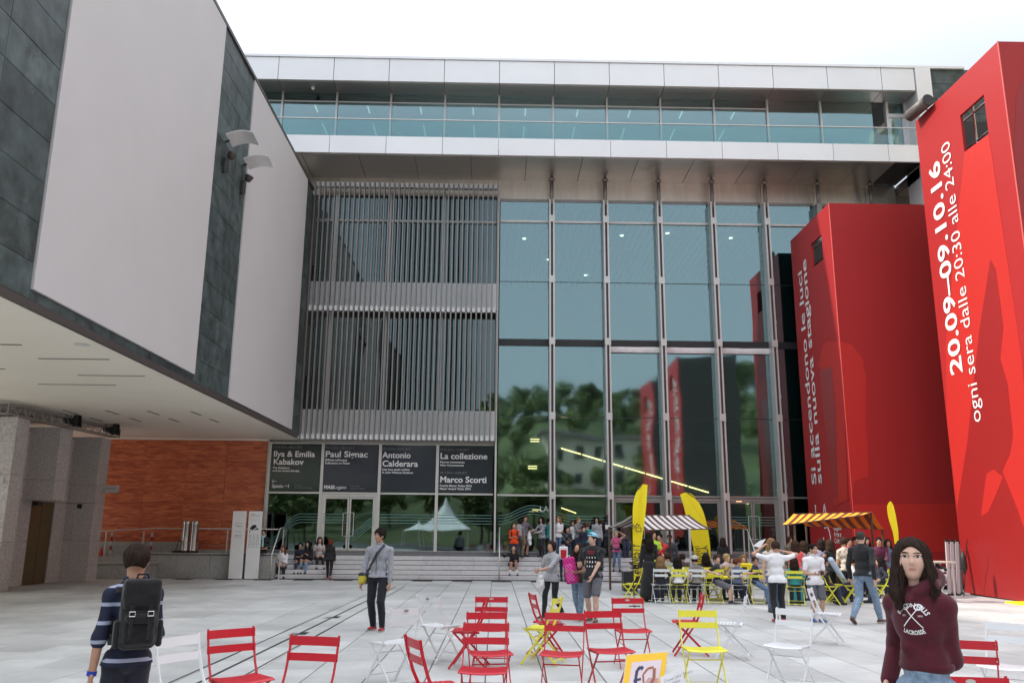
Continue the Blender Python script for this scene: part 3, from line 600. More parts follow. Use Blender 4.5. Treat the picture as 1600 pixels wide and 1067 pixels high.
for i, (x, y) in enumerate(((-13.0, 26.15), (-12.78, 28.35))):
    sp = thing('stage_spotlight', ('black stage spotlight on the truss, nearer of the two' if i == 0 else 'black stage spotlight near the far end of the truss'), 'spotlight', (x, y, 4.97), 0, 'spotlights on the truss')
    m = MB(); m.tube([(x-.20, y, 4.92), (x+.02, y, 4.88), (x+.14, y, 4.84)], [.09, .12, .13], 12); m.build('housing', M_black, sp)
    m = MB(); m.plate([(x+.14, y-.16, 4.66), (x+.34, y-.16, 4.60), (x+.28, y-.16, 5.06), (x+.12, y-.16, 5.06)], (0, -1, 0), .02); m.plate([(x+.14, y+.16, 4.66), (x+.34, y+.16, 4.60), (x+.28, y+.16, 5.06), (x+.12, y+.16, 5.06)], (0, -1, 0), .02); m.plate([(x+.13, y-.16, 5.04), (x+.13, y+.16, 5.04), (x+.30, y+.18, 5.07), (x+.30, y-.18, 5.07)], (0, 0, 1), .02); m.plate([(x+.13, y-.16, 4.68), (x+.13, y+.16, 4.68), (x+.34, y+.18, 4.60), (x+.34, y-.18, 4.60)], (0, 0, 1), .02); m.v = [(x+.14+(a-x-.14)*.72, y+(b-y)*.72, 4.86+(c-4.86)*.80+.04) for a, b, c in m.v]; m.build('barn_door', M_black, sp)
    MB().tube([(x-.12, y, 5.05), (x-.45, y-.1, 5.0)], .012, 5).build('cable', M_black, sp); MB().tube([(x-.1, y-.14, 5.08), (x-.1, y-.16, 4.93), (x-.1, y+.16, 4.93), (x-.1, y+.14, 5.08)], .014, 5).build('yoke', M_black, sp)
# ------------------------------------------------------------------ railings
def railing(label, rail_pts, posts, extra=(), group='steel railings of the steps and terrace'):
    r = thing('steel_railing', label, 'railing', tuple(posts[0][0]), 0, group)
    MB().tube(rail_pts, .022, 8).build('hand_rail', M_alu, r, smooth=True)
    for a, b in posts: MB().box(min(a[0], b[0])-.022, max(a[0], b[0])+.022, a[1]-.02, a[1]+.02, a[2], b[2]).build('post', M_alu, r)
    for e in extra: MB().tube(e, .010, 6).build('cable', M_alu_d, r)
    return r
railing('long terrace railing with slender posts in front of the orange wall', [(-15.2, 31.9, 1.58), (-14.2, 31.9, 1.61), (-12.4, 31.9, 1.72), (-7.9, 31.9, 1.72)],
    [((x, 31.9, .55 if x < -12.5 else .87), (x, 31.9, 1.70 if x > -12.5 else 1.62)) for x in (-14.1, -12.75, -11.35, -9.72, -8.35)], [[(-15.2, 31.9, 1.02), (-12.4, 31.9, 1.12), (-7.9, 31.9, 1.12)]])
for dx in (0,):
    railing('angled railing at the left end of the steps beside the seated girls', [(-7.83, 32.5, 1.78), (-7.83, 31.9, 1.76), (-7.83, 30.95, .86), (-7.83, 30.95, .02)],
        [((-7.83, 32.45, .9), (-7.83, 32.45, 1.74)), ((-7.6, 31.2, 0), (-7.6, 31.2, .98))], [[(-7.6, 31.9, 1.70), (-7.6, 31.2, .98)]])
railing('single handrail in the middle of the steps by the seated boy', [(.18, 32.6, 1.86), (.18, 31.15, .98), (.18, 31.15, .02)], [((.18, 32.6, .94), (.18, 32.6, 1.84))])
railing('double handrail at the right side of the steps beside the doors', [(9.35, 32.5, 1.88), (9.35, 32.0, 1.85), (9.35, 31.1, 1.0), (9.35, 31.1, .02)], [((9.35, 32.5, .94), (9.35, 32.5, 1.86)), ((9.35, 31.9, .6), (9.35, 31.9, 1.75))])
# ------------------------------------------------------------------ sign pylons and bins
for i, (px, lab) in enumerate(((361, 'tall white sign pylon with two short text blocks, left of the pair'), (386, 'tall white sign pylon with a black map drawing, right of the pair'))):
    x0 = gy(px, 850, 31.0)[0]; x1 = x0+.47
    p = thing('sign_pylon', lab, 'sign', ((x0+x1)/2, 31, 0), 0, 'white sign pylons before the terrace')
    MB().bbox(x0, x1, 30.95, 31.03, .02, 2.34, .006).build('board', pm('white_enamel', (.84, .84, .83), .45, var=.02), p); MB().box(x0+.03, x1-.03, 31.03, 31.06, 0, 2.3).build('rear_frame', M_dark, p)
    y = 30.948
    if i == 0:
        for s, z, sz in (('Museo d’arte\n', 1.90, .055), ('Teatro', 1.80, .07), ('Sala', 1.62, .05), ('Biglietteria', 1.48, .06), ('Ingresso', 1.42, .05)): text(s, sz, M_gtext if sz < .06 else M_dark, p, (x0+.12, y, z), depth=.001, fit=.24)
    else:
        text('Lugano\nArte e Cultura', .055, M_dark, p, (x0+.08, y, 2.22), depth=.001); text('Piano terra e piano nobile', .04, M_gtext, p, (x0+.07, y, 2.03), depth=.001, fit=.3)
        MB().plate([(x0+.06, y-.002, 1.68), (x0+.14, y-.002, 1.72), (x0+.15, y-.002, 1.66), (x0+.24, y-.002, 1.74), (x0+.31, y-.002, 1.80), (x0+.27, y-.002, 1.87), (x0+.17, y-.002, 1.86), (x0+.09, y-.002, 1.78)], (0, -1, 0), .002).build('map_block', M_dark, p)
        MB().plate([(x0+.22, y-.002, 1.68), (x0+.40, y-.002, 1.70), (x0+.33, y-.002, 1.79)], (0, -1, 0), .002).build('map_block', M_gtext, p); MB().box(x0+.06, x0+.095, y-.003, y, 1.61, 1.65).build('map_block', M_dark, p)
        for c in range(3):
            text('Foyer\nSala\nCaffè\nAtelier\nHall\nShop\nMuseo\nSpazio\nBar\nTeatro', .045, M_gtext, p, (x0+.06+.13*c, y, 1.52), depth=.001, line=1.05)
for i in range(2):
    x = -11.12+.30*i
    b = thing('steel_bin', ('polished steel bin cylinder, left of the pair on the terrace' if i == 0 else 'polished steel bin cylinder, right of the pair on the terrace'), 'bin', (x, 31.62, .875), 0, 'steel bins on the terrace')
    MB().lathe([(.13, .88), (.135, .95), (.125, 1.0), (.125, 1.85), (.13, 1.86), (.13, 1.98), (.10, 2.0)], (x, 31.62, 0), 20).build('cylinder', M_steel, b, smooth=True)
    MB().lathe([(.17, .876), (.17, .93), (.14, .95)], (x, 31.62, 0), 16).build('foot', M_black, b)
hc = thing('hand_truck', 'small black trolley frame leaning against the steel bins', 'trolley', (-11.35, 31.55, .88)); MB().tube([(-11.42, 31.5, .9), (-11.33, 31.5, 1.30), (-11.22, 31.5, 1.30), (-11.25, 31.5, .9)], .015, 6).build('frame', M_black, hc); MB().box(-11.5, -11.2, 31.42, 31.6, .876, .95).build('base', M_black, hc)
tr_ = thing('barrier_tripod', 'red and white striped barrier trestle on the ramp at the far left', 'barrier', (-13.6, 32.0, .7))
for i, x in enumerate((-13.95, -12.5)):
    for j in range(5): MB().box(x-.03, x+.03, 32.0, 32.06, .78+.16*j, .93+.16*j).build('striped_post', (M_red if j % 2 else M_white_panel), tr_)
    s = 1 if i == 0 else -1; MB().tube([(x, 32.03, 1.5), (x+s*.35, 32.03, .9)], .012, 5).build('leg', M_alu_d, tr_)
for x in (-14.5, -14.3): MB().lathe([(.10, .72), (.02, 1.05)], (x, 32.1, 0), 10).build('cone', M_red_b, tr_)
# ------------------------------------------------------------------ red towers
def tower(X, Y0, Y1, Hh, wx, zscale, label, full, front_low=None):
    t = thing('red_tower', label, 'tower', (X, Y0, 0), 0, 'red tower banners along the plaza'); wz0, wz1 = full['wz']; wy0, wy1 = full['wy']; th = .08
    # left face built round its opening
    m = MB()
    for a, b, c, d in ((Y0, wy0, .12, Hh), (wy1, Y1, .12, Hh), (wy0, wy1, .12, wz0), (wy0, wy1, wz1, Hh)): m.box(X, X+th, a, b, c, d)
    m.build('side_face', M_red, t); MB().box(X+th, X+wx, Y0, Y0+th, .12, Hh).build('front_face', full.get('front', M_red), t)
    m = MB(); X2 = X+wx
    m.box(X2-th, X2, Y0+th, Y1-th, .12, wz0-1.2); m.box(X2-th, X2, Y0+th, Y1-th, wz1+1.0, Hh); m.build('far_face', M_red, t)
    MB().box(X+th, X2, Y1-th, Y1, .12, Hh).build('back_face', pm('dark_net', (.045, .04, .04), .8), t); MB().box(X+.1, X2-.05, Y0+.1, Y1-.1, 0, .12).build('plinth', M_black, t)
    MB().box(X-.012, X+.012, Y0-.012, Y0+.012, .12, Hh+.01).build('corner_seam', pm('red_seam', srgb(235, 110, 105), .4), t)
    sc = MB()
    for yy in (wy0-.15, (wy0+wy1)/2+.2, wy1+.3):
        sc.tube([(X+.6, yy, .2), (X+.6, yy, Hh-.3)], .035, 6); sc.tube([(X+wx-.7, yy, .2), (X+wx-.7, yy, Hh-.3)], .035, 6)
    for zz in (wz0-.05, wz0+.55, wz1+.25): sc.tube([(X+.6, Y0+.2, zz), (X+.6, Y1-.2, zz)], .03, 6); sc.tube([(X+.6, wy0, zz), (X2-.5, wy0, zz)], .03, 6)
    sc.build('scaffold_tubes', M_steel, t); MB().box(X+.5, X2-.4, Y0+.2, Y1-.2, wz0-.12, wz0-.07).build('scaffold_deck', M_black, t)
    return t
def side_poly(t, X, pts, m, name='printed_shape', d=.003):
    P = [gx(px, py, X) for px, py in pts]; MB().plate([(X-.0005-d, p[1], p[2]) for p in P], (-1, 0, 0), .002).build(name, m, t)
def front_poly(t, Y, pts, m, name='printed_shape', d=.003):
    P = [gy(px, py, Y) for px, py in pts]; MB().plate([(p[0], Y-.0005-d, p[2]) for p in P], (0, -1, 0), .002).build(name, m, t)
TX, TY0, TY1, TH = 13.9, 21.04, 25.79, 15.17
t1 = tower(TX, TY0, TY1, TH, 4.75, 1, 'red tower with the dates 20.09–09.10.16 in large white numerals', dict(wy=(21.96, 23.23), wz=(12.83, 14.05)))
side_poly(t1, TX, [(1507, 238), (1545, 210), (1597, 560), (1630, 945), (1640, 950), (1600, 939), (1512, 926), (1480, 660), (1478, 540)], M_red_b)
side_poly(t1, TX, [(1556, 420), (1548, 405), (1530, 520), (1512, 690), (1495, 797), (1508, 925), (1600, 938), (1620, 941), (1612, 860), (1590, 795), (1580, 770), (1566, 735), (1578, 710), (1583, 680), (1575, 600), (1563, 560), (1568, 510)], M_red_m, d=.007)
side_poly(t1, TX, [(1534, 800), (1542, 740), (1553, 733), (1568, 745), (1560, 765), (1545, 800), (1535, 806)], M_red_b, d=.011)
front_poly(t1, TY0, [(1600, 120), (1588, 150), (1584, 230), (1594, 330), (1640, 400), (1660, 250)], M_red_m)
def up_text(t, X, s, p0, p1, hpx, m, bold):
    """lettering that climbs the side face from point p0 to p1"""
    a = gx(*p0, X); b = gx(*p1, X); hgt = abs(gx(p0[0], p0[1], X)[1]-gx(p0[0]-hpx, p0[1]-hpx*0.0, X)[1]); L_ = b[2]-a[2]
    o = text(s, hgt/.72, m, t, (X-.018, a[1], a[2]), xd=(0, 0, 1), yd=(0, 1, 0), bold=bold, fit=L_, depth=.0); return o
text('20.09–09.10.16', .94, M_wtext, t1, (TX-.02, 24.60, 6.42), (0, 0, 1), (0, 1, 0), bold=.018, fit=6.85, depth=0)
text('ogni sera dalle 20:30 alle 24:00', .72, M_wtext, t1, (TX-.02, 23.92, 4.86), (0, 0, 1), (0, 1, 0), bold=-.004, fit=8.75, depth=0)
T2X, T2Y0, T2Y1, T2H = 11.7, 28.05, 32.05, 13.15
t2 = tower(T2X, T2Y0, T2Y1, T2H, 4.2, 1, 'red tower lettered Si accendono le luci sulla nuova stagione by the entrance', dict(wy=(28.9, 29.94), wz=(11.34, 12.28)))
front_poly(t2, T2Y0, [(1330, 788), (1500, 786), (1500, 862), (1332, 860)], M_red_b)
front_poly(t2, T2Y0, [(1313, 534), (1330, 538), (1348, 560), (1353, 590), (1352, 650), (1357, 720), (1356, 745), (1334, 752), (1331, 790), (1328, 788)], M_red_b)
if False: side_poly(t2, T2X, [(1247, 357), (1300, 560), (1326, 780), (1329, 848), (1322, 850), (1285, 850), (1262, 840), (1252, 640), (1240, 430), (1236, 376)], M_red_d)
side_poly(t2, T2X, [(1279, 570), (1286, 540), (1292, 534), (1312, 534), (1320, 640), (1325, 780), (1306, 790), (1302, 700), (1299, 600)], M_red_b, d=.007)
side_poly(t2, T2X, [(1281, 580), (1300, 572), (1306, 640), (1310, 790), (1300, 750), (1292, 690)], M_red_m, d=.011)
text('Si accendono le luci', .64, M_wtext, t2, (T2X-.02, 31.02, 3.45), (0, 0, 1), (0, 1, 0), bold=.012, fit=8.15, depth=0)
text('sulla nuova stagione', .64, M_wtext, t2, (T2X-.02, 30.50, 3.45), (0, 0, 1), (0, 1, 0), bold=.012, fit=8.45, depth=0)
# logo low on the second tower
lg = MB(); a = gx(1272, 815, T2X)
def ln(m, y0, z0, y1, z1, w_=.05): m.bar((T2X-.012, y0, z0), (T2X-.012, y1, z1), w_, .01, up=(1, 0, 0))
ln(lg, 31.3, 2.05, 31.3, 2.75); ln(lg, 31.3, 2.05, 31.0, 2.05); ln(lg, 30.7, 2.05, 30.45, 2.75); ln(lg, 30.45, 2.75, 30.2, 2.05)
for i in range(14): a0, a1 = radians(60+i*22), radians(60+(i+1)*22); ln(lg, 30.4+.32*cos(a0), 1.55+.42*sin(a0), 30.4+.32*cos(a1), 1.55+.42*sin(a1))
lg.build('logo', M_wtext, t2)
text('Lugano\nArte e\nCultura', .24, M_wtext, t2, (T2X-.012, 29.75, 1.85), (0, -1, 0), (0, 0, 1), bold=.01, depth=.0, line=.9)
for i, yc in ((1, -.6), (2, -12.6)):
    t = tower(TX, yc-2.37, yc+2.38, TH, 4.75, 1, ('red tower just outside the right edge, mirrored in the glass', 'red tower beside the camera, mirrored in the tall glass', 'farthest red tower mirrored in the glass, behind the camera')[i], dict(wy=(yc-1.45, yc-.18), wz=(12.83, 14.05)))
    text('20.09–09.10.16', .94, M_wtext, t, (TX-.02, yc+.8, 6.42), (0, 0, 1), (0, 1, 0), bold=.018, fit=6.85, depth=0)
    text('ogni sera dalle 20:30 alle 24:00', .72, M_wtext, t, (TX-.02, yc+.1, 4.86), (0, 0, 1), (0, 1, 0), fit=8.75, depth=0)
# projector tube on the corner of the first tower
pj_ = thing('projector', 'dark tubular projector fixed to the upper corner of the nearest red tower', 'projector', (13.5, 25.4, 15.1))
a, b = gy(1421, 182, 25.6), gy(1450, 157, 24.6)
MB().tube([a, b], .19, 14).build('housing', pm('grey_brown_paint', (.11, .095, .09), .5), pj_, smooth=True); MB().tube([b, Vector(b)+(Vector(b)-Vector(a)).normalized()*.03], .20, 14).build('lens_ring', M_black, pj_)
MB().tube([(Vector(a)+Vector(b))/2, gy(1452, 172, 25.0), (14.0, 25.3, 15.1)], .03, 6).build('arm', M_dark, pj_)
for i in range(2): MB().lathe([(.05, 0), (.06, .06), (.02, .14)], (14.05+.0*i, 24.9-.4*i, 15.17), 8).build('fixing', M_fascia, pj_)
# ------------------------------------------------------------------ figure builder: smooth-blended bodies meshed as one surface
class SDF:
    """blended solid on a regular grid; each primitive only touches its own box"""
    def __init__(s, k=.02): s.p = []; s.k = k; s.clips = []; s.subs = []; s.fold = None
    def rc(s, a, b, ra, rb, k=None, flat=None):
        s.p.append(('rc', np.array(a, float), np.array(b, float), ra, rb, k, flat)); return s
    def ch(s, pts, rs, k=None, flat=None):
        for i in range(len(pts)-1): s.rc(pts[i], pts[i+1], rs[i], rs[i+1], k, flat)
        return s
    def el(s, c, r, R=None, k=None): s.p.append(('el', np.array(c, float), np.array(r, float), np.eye(3) if R is None else np.array(R, float), k)); return s
    def box(s, c, h, rr, R=None, k=None): s.p.append(('bx', np.array(c, float), np.array(h, float), rr, np.eye(3) if R is None else np.array(R, float), k)); return s
    def sub(s, c, r, R=None, k=.008): s.subs.append((np.array(c, float), np.array(r, float), np.eye(3) if R is None else np.array(R, float), k)); return s
    def clip(s, p, n): s.clips.append((np.array(p, float), np.array(n, float)/np.linalg.norm(n))); return s
    @staticmethod
    def _ev(pr, P):
        if pr[0] == 'rc':
            _, a, b, ra, rb, k, flat = pr
            if flat is not None:
                ax, f = flat; ax = np.array(ax, float); d0 = (P-a)@ax; P = P + np.multiply.outer(d0*(f-1), ax); b = b + ax*((b-a)@ax)*(f-1)
            ba = b-a; L2 = max(1e-9, ba@ba); pa = P-a; t = np.clip(pa@ba/L2, 0, 1)
            q = pa - np.multiply.outer(t, ba); return np.sqrt((q*q).sum(-1)) - (ra+(rb-ra)*t)
        if pr[0] == 'el':
            _, c, r, R, k = pr; q = (P-c)@R.T; k0 = np.sqrt(((q/r)**2).sum(-1)); k1 = np.sqrt(((q/(r*r))**2).sum(-1)); return k0*(k0-1)/np.maximum(k1, 1e-6)
        _, c, h, rr, R, k = pr; q = np.abs((P-c)@R.T) - (h-rr); return np.sqrt((np.maximum(q, 0)**2).sum(-1)) + np.minimum(q.max(-1), 0) - rr
    def bounds(s):
        lo = np.full(3, 1e9); hi = -lo
        for pr in s.p:
            if pr[0] == 'pc': continue
            if pr[0] == 'rc': m = max(pr[3], pr[4]); l = np.minimum(pr[1], pr[2])-m; h = np.maximum(pr[1], pr[2])+m
            else: m = float(np.linalg.norm(pr[2])) if pr[0] == 'bx' else float(pr[2].max()); l = pr[1]-m; h = pr[1]+m
            lo = np.minimum(lo, l); hi = np.maximum(hi, h)
        return lo, hi
    def mesh(s, vox):
        lo, hi = s.bounds(); lo = lo-3*vox; hi = hi+3*vox; n = np.ceil((hi-lo)/vox).astype(int)+1
        F = np.full(n, .3, np.float64); ax = [lo[i]+vox*np.arange(n[i]) for i in range(3)]
        for pr in s.p:
            if pr[0] == 'pc': F = np.maximum(F, (np.stack(np.meshgrid(*ax, indexing='ij'), -1)-pr[1])@pr[2]); continue
            k = (pr[5] if pr[0] == 'rc' else pr[-1]); k = s.k if k is None else k
            if pr[0] == 'rc': m = max(pr[3], pr[4])*(1/min(1, pr[6][1]) if pr[6] else 1); l = np.minimum(pr[1], pr[2])-m; h = np.maximum(pr[1], pr[2])+m
            else: m = float(np.linalg.norm(pr[2])) if pr[0] == 'bx' else float(pr[2].max()); l = pr[1]-m; h = pr[1]+m
            mg = k+2.5*vox; i0 = np.maximum(0, np.floor((l-mg-lo)/vox).astype(int)); i1 = np.minimum(n, np.ceil((h+mg-lo)/vox).astype(int)+1)
            sl = tuple(slice(i0[i], i1[i]) for i in range(3)); G = np.stack(np.meshgrid(ax[0][sl[0]], ax[1][sl[1]], ax[2][sl[2]], indexing='ij'), -1)
            d = s._ev(pr, G); f = F[sl]; hh = np.maximum(k-np.abs(f-d), 0)/max(k, 1e-6); F[sl] = np.minimum(f, d)-hh*hh*k*.25
        G = None
        if s.clips or s.subs or s.fold:
            G = np.stack(np.meshgrid(*ax, indexing='ij'), -1)
            if s.fold: F = F + s.fold(G)
            for c, r, R, k in s.subs:
                d = -s._ev(('el', c, r, R, k), G); hh = np.maximum(k-np.abs(F-d), 0)/k; F = np.maximum(F, d)+hh*hh*k*.25
            for p, nn in s.clips: F = np.maximum(F, (G-p)@nn)
        return surf(F, lo, vox)
def surf(F, lo, vox):
    """naive surface nets"""
    n = F.shape; S = F < 0
    c = np.zeros((n[0]-1, n[1]-1, n[2]-1), np.int8)
    for i in (0, 1):
        for j in (0, 1):
            for k in (0, 1): c += S[i:n[0]-1+i, j:n[1]-1+j, k:n[2]-1+k]
    act = (c > 0) & (c < 8); idx = np.full(act.shape, -1, np.int64); A = np.argwhere(act); idx[act] = np.arange(len(A))
    acc = np.zeros((len(A), 3)); cnt = np.zeros(len(A)); off = [(i, j, k) for i in (0, 1) for j in (0, 1) for k in (0, 1)]
    for a in off:
        for d in range(3):
            if a[d]: continue
            b = list(a); b[d] = 1
            fa = F[A[:, 0]+a[0], A[:, 1]+a[1], A[:, 2]+a[2]]; fb = F[A[:, 0]+b[0], A[:, 1]+b[1], A[:, 2]+b[2]]
            x = (fa < 0) != (fb < 0); t = np.where(x, fa/np.where(x, fa-fb, 1), 0); p = np.zeros((len(A), 3)); p[:] = a; p[:, d] += t
            acc[x] += p[x]; cnt[x] += 1
    V = (A + acc/cnt[:, None])*vox + lo; Q = []
    for d in range(3):
        e = [slice(1, -1)]*3; e[d] = slice(0, -1); e2 = list(e); e2[d] = slice(1, None)
        s0 = S[tuple(e)]; s1 = S[tuple(e2)]; u, v = (d+1) % 3, (d+2) % 3
        for fl, msk in ((0, s0 & ~s1), (1, ~s0 & s1)):
            E_ = np.argwhere(msk)
            for q in (u, v): E_[:, q] += 1
            def at(du, dv): c2 = E_.copy(); c2[:, u] -= du; c2[:, v] -= dv; return idx[c2[:, 0], c2[:, 1], c2[:, 2]]
            q4 = np.stack([at(1, 1), at(0, 1), at(0, 0), at(1, 0)], 1); Q.append(q4 if fl == 0 else q4[:, ::-1])
    return V, np.concatenate(Q)
def np_mesh(name, V, Q, mats, mi=None, smooth=True):
    me = bpy.data.meshes.new(name); me.vertices.add(len(V)); me.vertices.foreach_set('co', V.astype(np.float32).reshape(-1))
    me.loops.add(Q.size); me.loops.foreach_set('vertex_index', Q.astype(np.int32).reshape(-1)); me.polygons.add(len(Q))
    me.polygons.foreach_set('loop_start', np.arange(0, Q.size, 4, dtype=np.int32)); me.polygons.foreach_set('loop_total', np.full(len(Q), 4, np.int32))
    for m in mats: me.materials.append(m)
    if mi is not None: me.polygons.foreach_set('material_index', mi.astype(np.int32))
    me.polygons.foreach_set('use_smooth', np.full(len(Q), smooth)); me.update(calc_edges=True); return me
def folds(A=.004, f=1.0, seed=0, zdir=1.0):
    r = np.random.RandomState(seed); w = [(r.normal(size=3)*np.array([9, 9, 22*zdir])*f, r.rand()*6) for _ in range(3)]; w2 = [(r.normal(size=3)*11*f, r.rand()*6) for _ in range(3)]
    def fn(G):
        o = 0
        for (a, p), (b, q) in zip(w, w2): o = o + np.sin(G@a + 2.2*np.sin(G@b+q) + p)
        return A*o/2.2
    return fn
def cloth(name, c, var=.10, rough=.85, **k): return pm(name, c, rough, var=var, vs_=26, bump=.22, bs=260, spec=.25, sheen=.15, **k)
def skin_m(i): 
    c = [(.50, .29, .20), (.42, .23, .15), (.57, .36, .27), (.10, .055, .04)][i]; return pm('skin_%s' % ['warm', 'tan', 'fair', 'deep'][i], c, .5, var=.07, vs_=9, spec=.35)
HAIRC = dict(black=(.016, .012, .011), brown=(.045, .026, .018), light=(.22, .13, .06), red=(.13, .04, .02), blond=(.38, .27, .13), dark=(.028, .018, .014), grey=(.06, .05, .045))
def hair_m(c): return pm('hair_'+c, HAIRC[c], .75, var=.40, vs_=60, stretch=(1, 1, .10), bump=.5, bs=190, spec=.08)
def stripes_m(name, a, b, n, duty=.32, rot=None, wob=.0):
    if name in MATS: return MATS[name]
    m = pm(name, a, .85, spec=.25, bump=.2, bs=260); nn = m.node_tree; L = nn.links.new; bs_ = nn.nodes['Principled BSDF']
    t = nn.nodes.new('ShaderNodeTexCoord'); sp = nn.nodes.new('ShaderNodeSeparateXYZ'); L(t.outputs['Object'], sp.inputs[0])
    mu = nn.nodes.new('ShaderNodeMath'); mu.operation = 'MULTIPLY_ADD'; mu.inputs[1].default_value = n; L(sp.outputs[2], mu.inputs[0])
    nz = nn.nodes.new('ShaderNodeTexNoise'); nz.inputs['Scale'].default_value = 6; L(t.outputs['Object'], nz.inputs[0]); mw = nn.nodes.new('ShaderNodeMath'); mw.operation = 'MULTIPLY'; mw.inputs[1].default_value = wob; L(nz.outputs[0], mw.inputs[0]); L(mw.outputs[0], mu.inputs[2])
    fr = nn.nodes.new('ShaderNodeMath'); fr.operation = 'FRACT'; L(mu.outputs[0], fr.inputs[0]); gt = nn.nodes.new('ShaderNodeMath'); gt.operation = 'LESS_THAN'; gt.inputs[1].default_value = duty; L(fr.outputs[0], gt.inputs[0])
    x = nn.nodes.new('ShaderNodeMix'); x.data_type = 'RGBA'; x.inputs[6].default_value = (*a, 1); x.inputs[7].default_value = (*b, 1); L(gt.outputs[0], x.inputs[0]); L(x.outputs[2], bs_.inputs['Base Color']); return m
def plaid_m(name, a, b, n=18):
    if name in MATS: return MATS[name]
    m = pm(name, a, .85, spec=.25); nn = m.node_tree; L = nn.links.new; bs_ = nn.nodes['Principled BSDF']; t = nn.nodes.new('ShaderNodeTexCoord'); ck = nn.nodes.new('ShaderNodeTexChecker'); ck.inputs['Scale'].default_value = n
    ck.inputs[1].default_value = (*a, 1); ck.inputs[2].default_value = (*b, 1); L(t.outputs['Object'], ck.inputs[0]); L(ck.outputs[0], bs_.inputs['Base Color']); return m
def rotz(a): c, s_ = cos(a), sin(a); return np.array([[c, -s_, 0], [s_, c, 0], [0, 0, 1]])
def rotx(a): c, s_ = cos(a), sin(a); return np.array([[1, 0, 0], [0, c, -s_], [0, s_, c]])
def roty(a): c, s_ = cos(a), sin(a); return np.array([[c, 0, s_], [0, 1, 0], [-s_, 0, c]])
def ik(a, b, l1, l2, hint):
    a = np.array(a, float); b = np.array(b, float); d = b-a; D = np.linalg.norm(d); mx_ = (l1+l2)*.998
    if D > mx_: b = a+d/D*mx_; d = b-a; D = mx_
    u = d/D; x = (l1*l1-l2*l2+D*D)/(2*D); hgt = sqrt(max(0, l1*l1-x*x)); h = np.array(hint, float); h = h-u*(h@u); h /= max(1e-6, np.linalg.norm(h)); return a+u*x+h*hgt, b
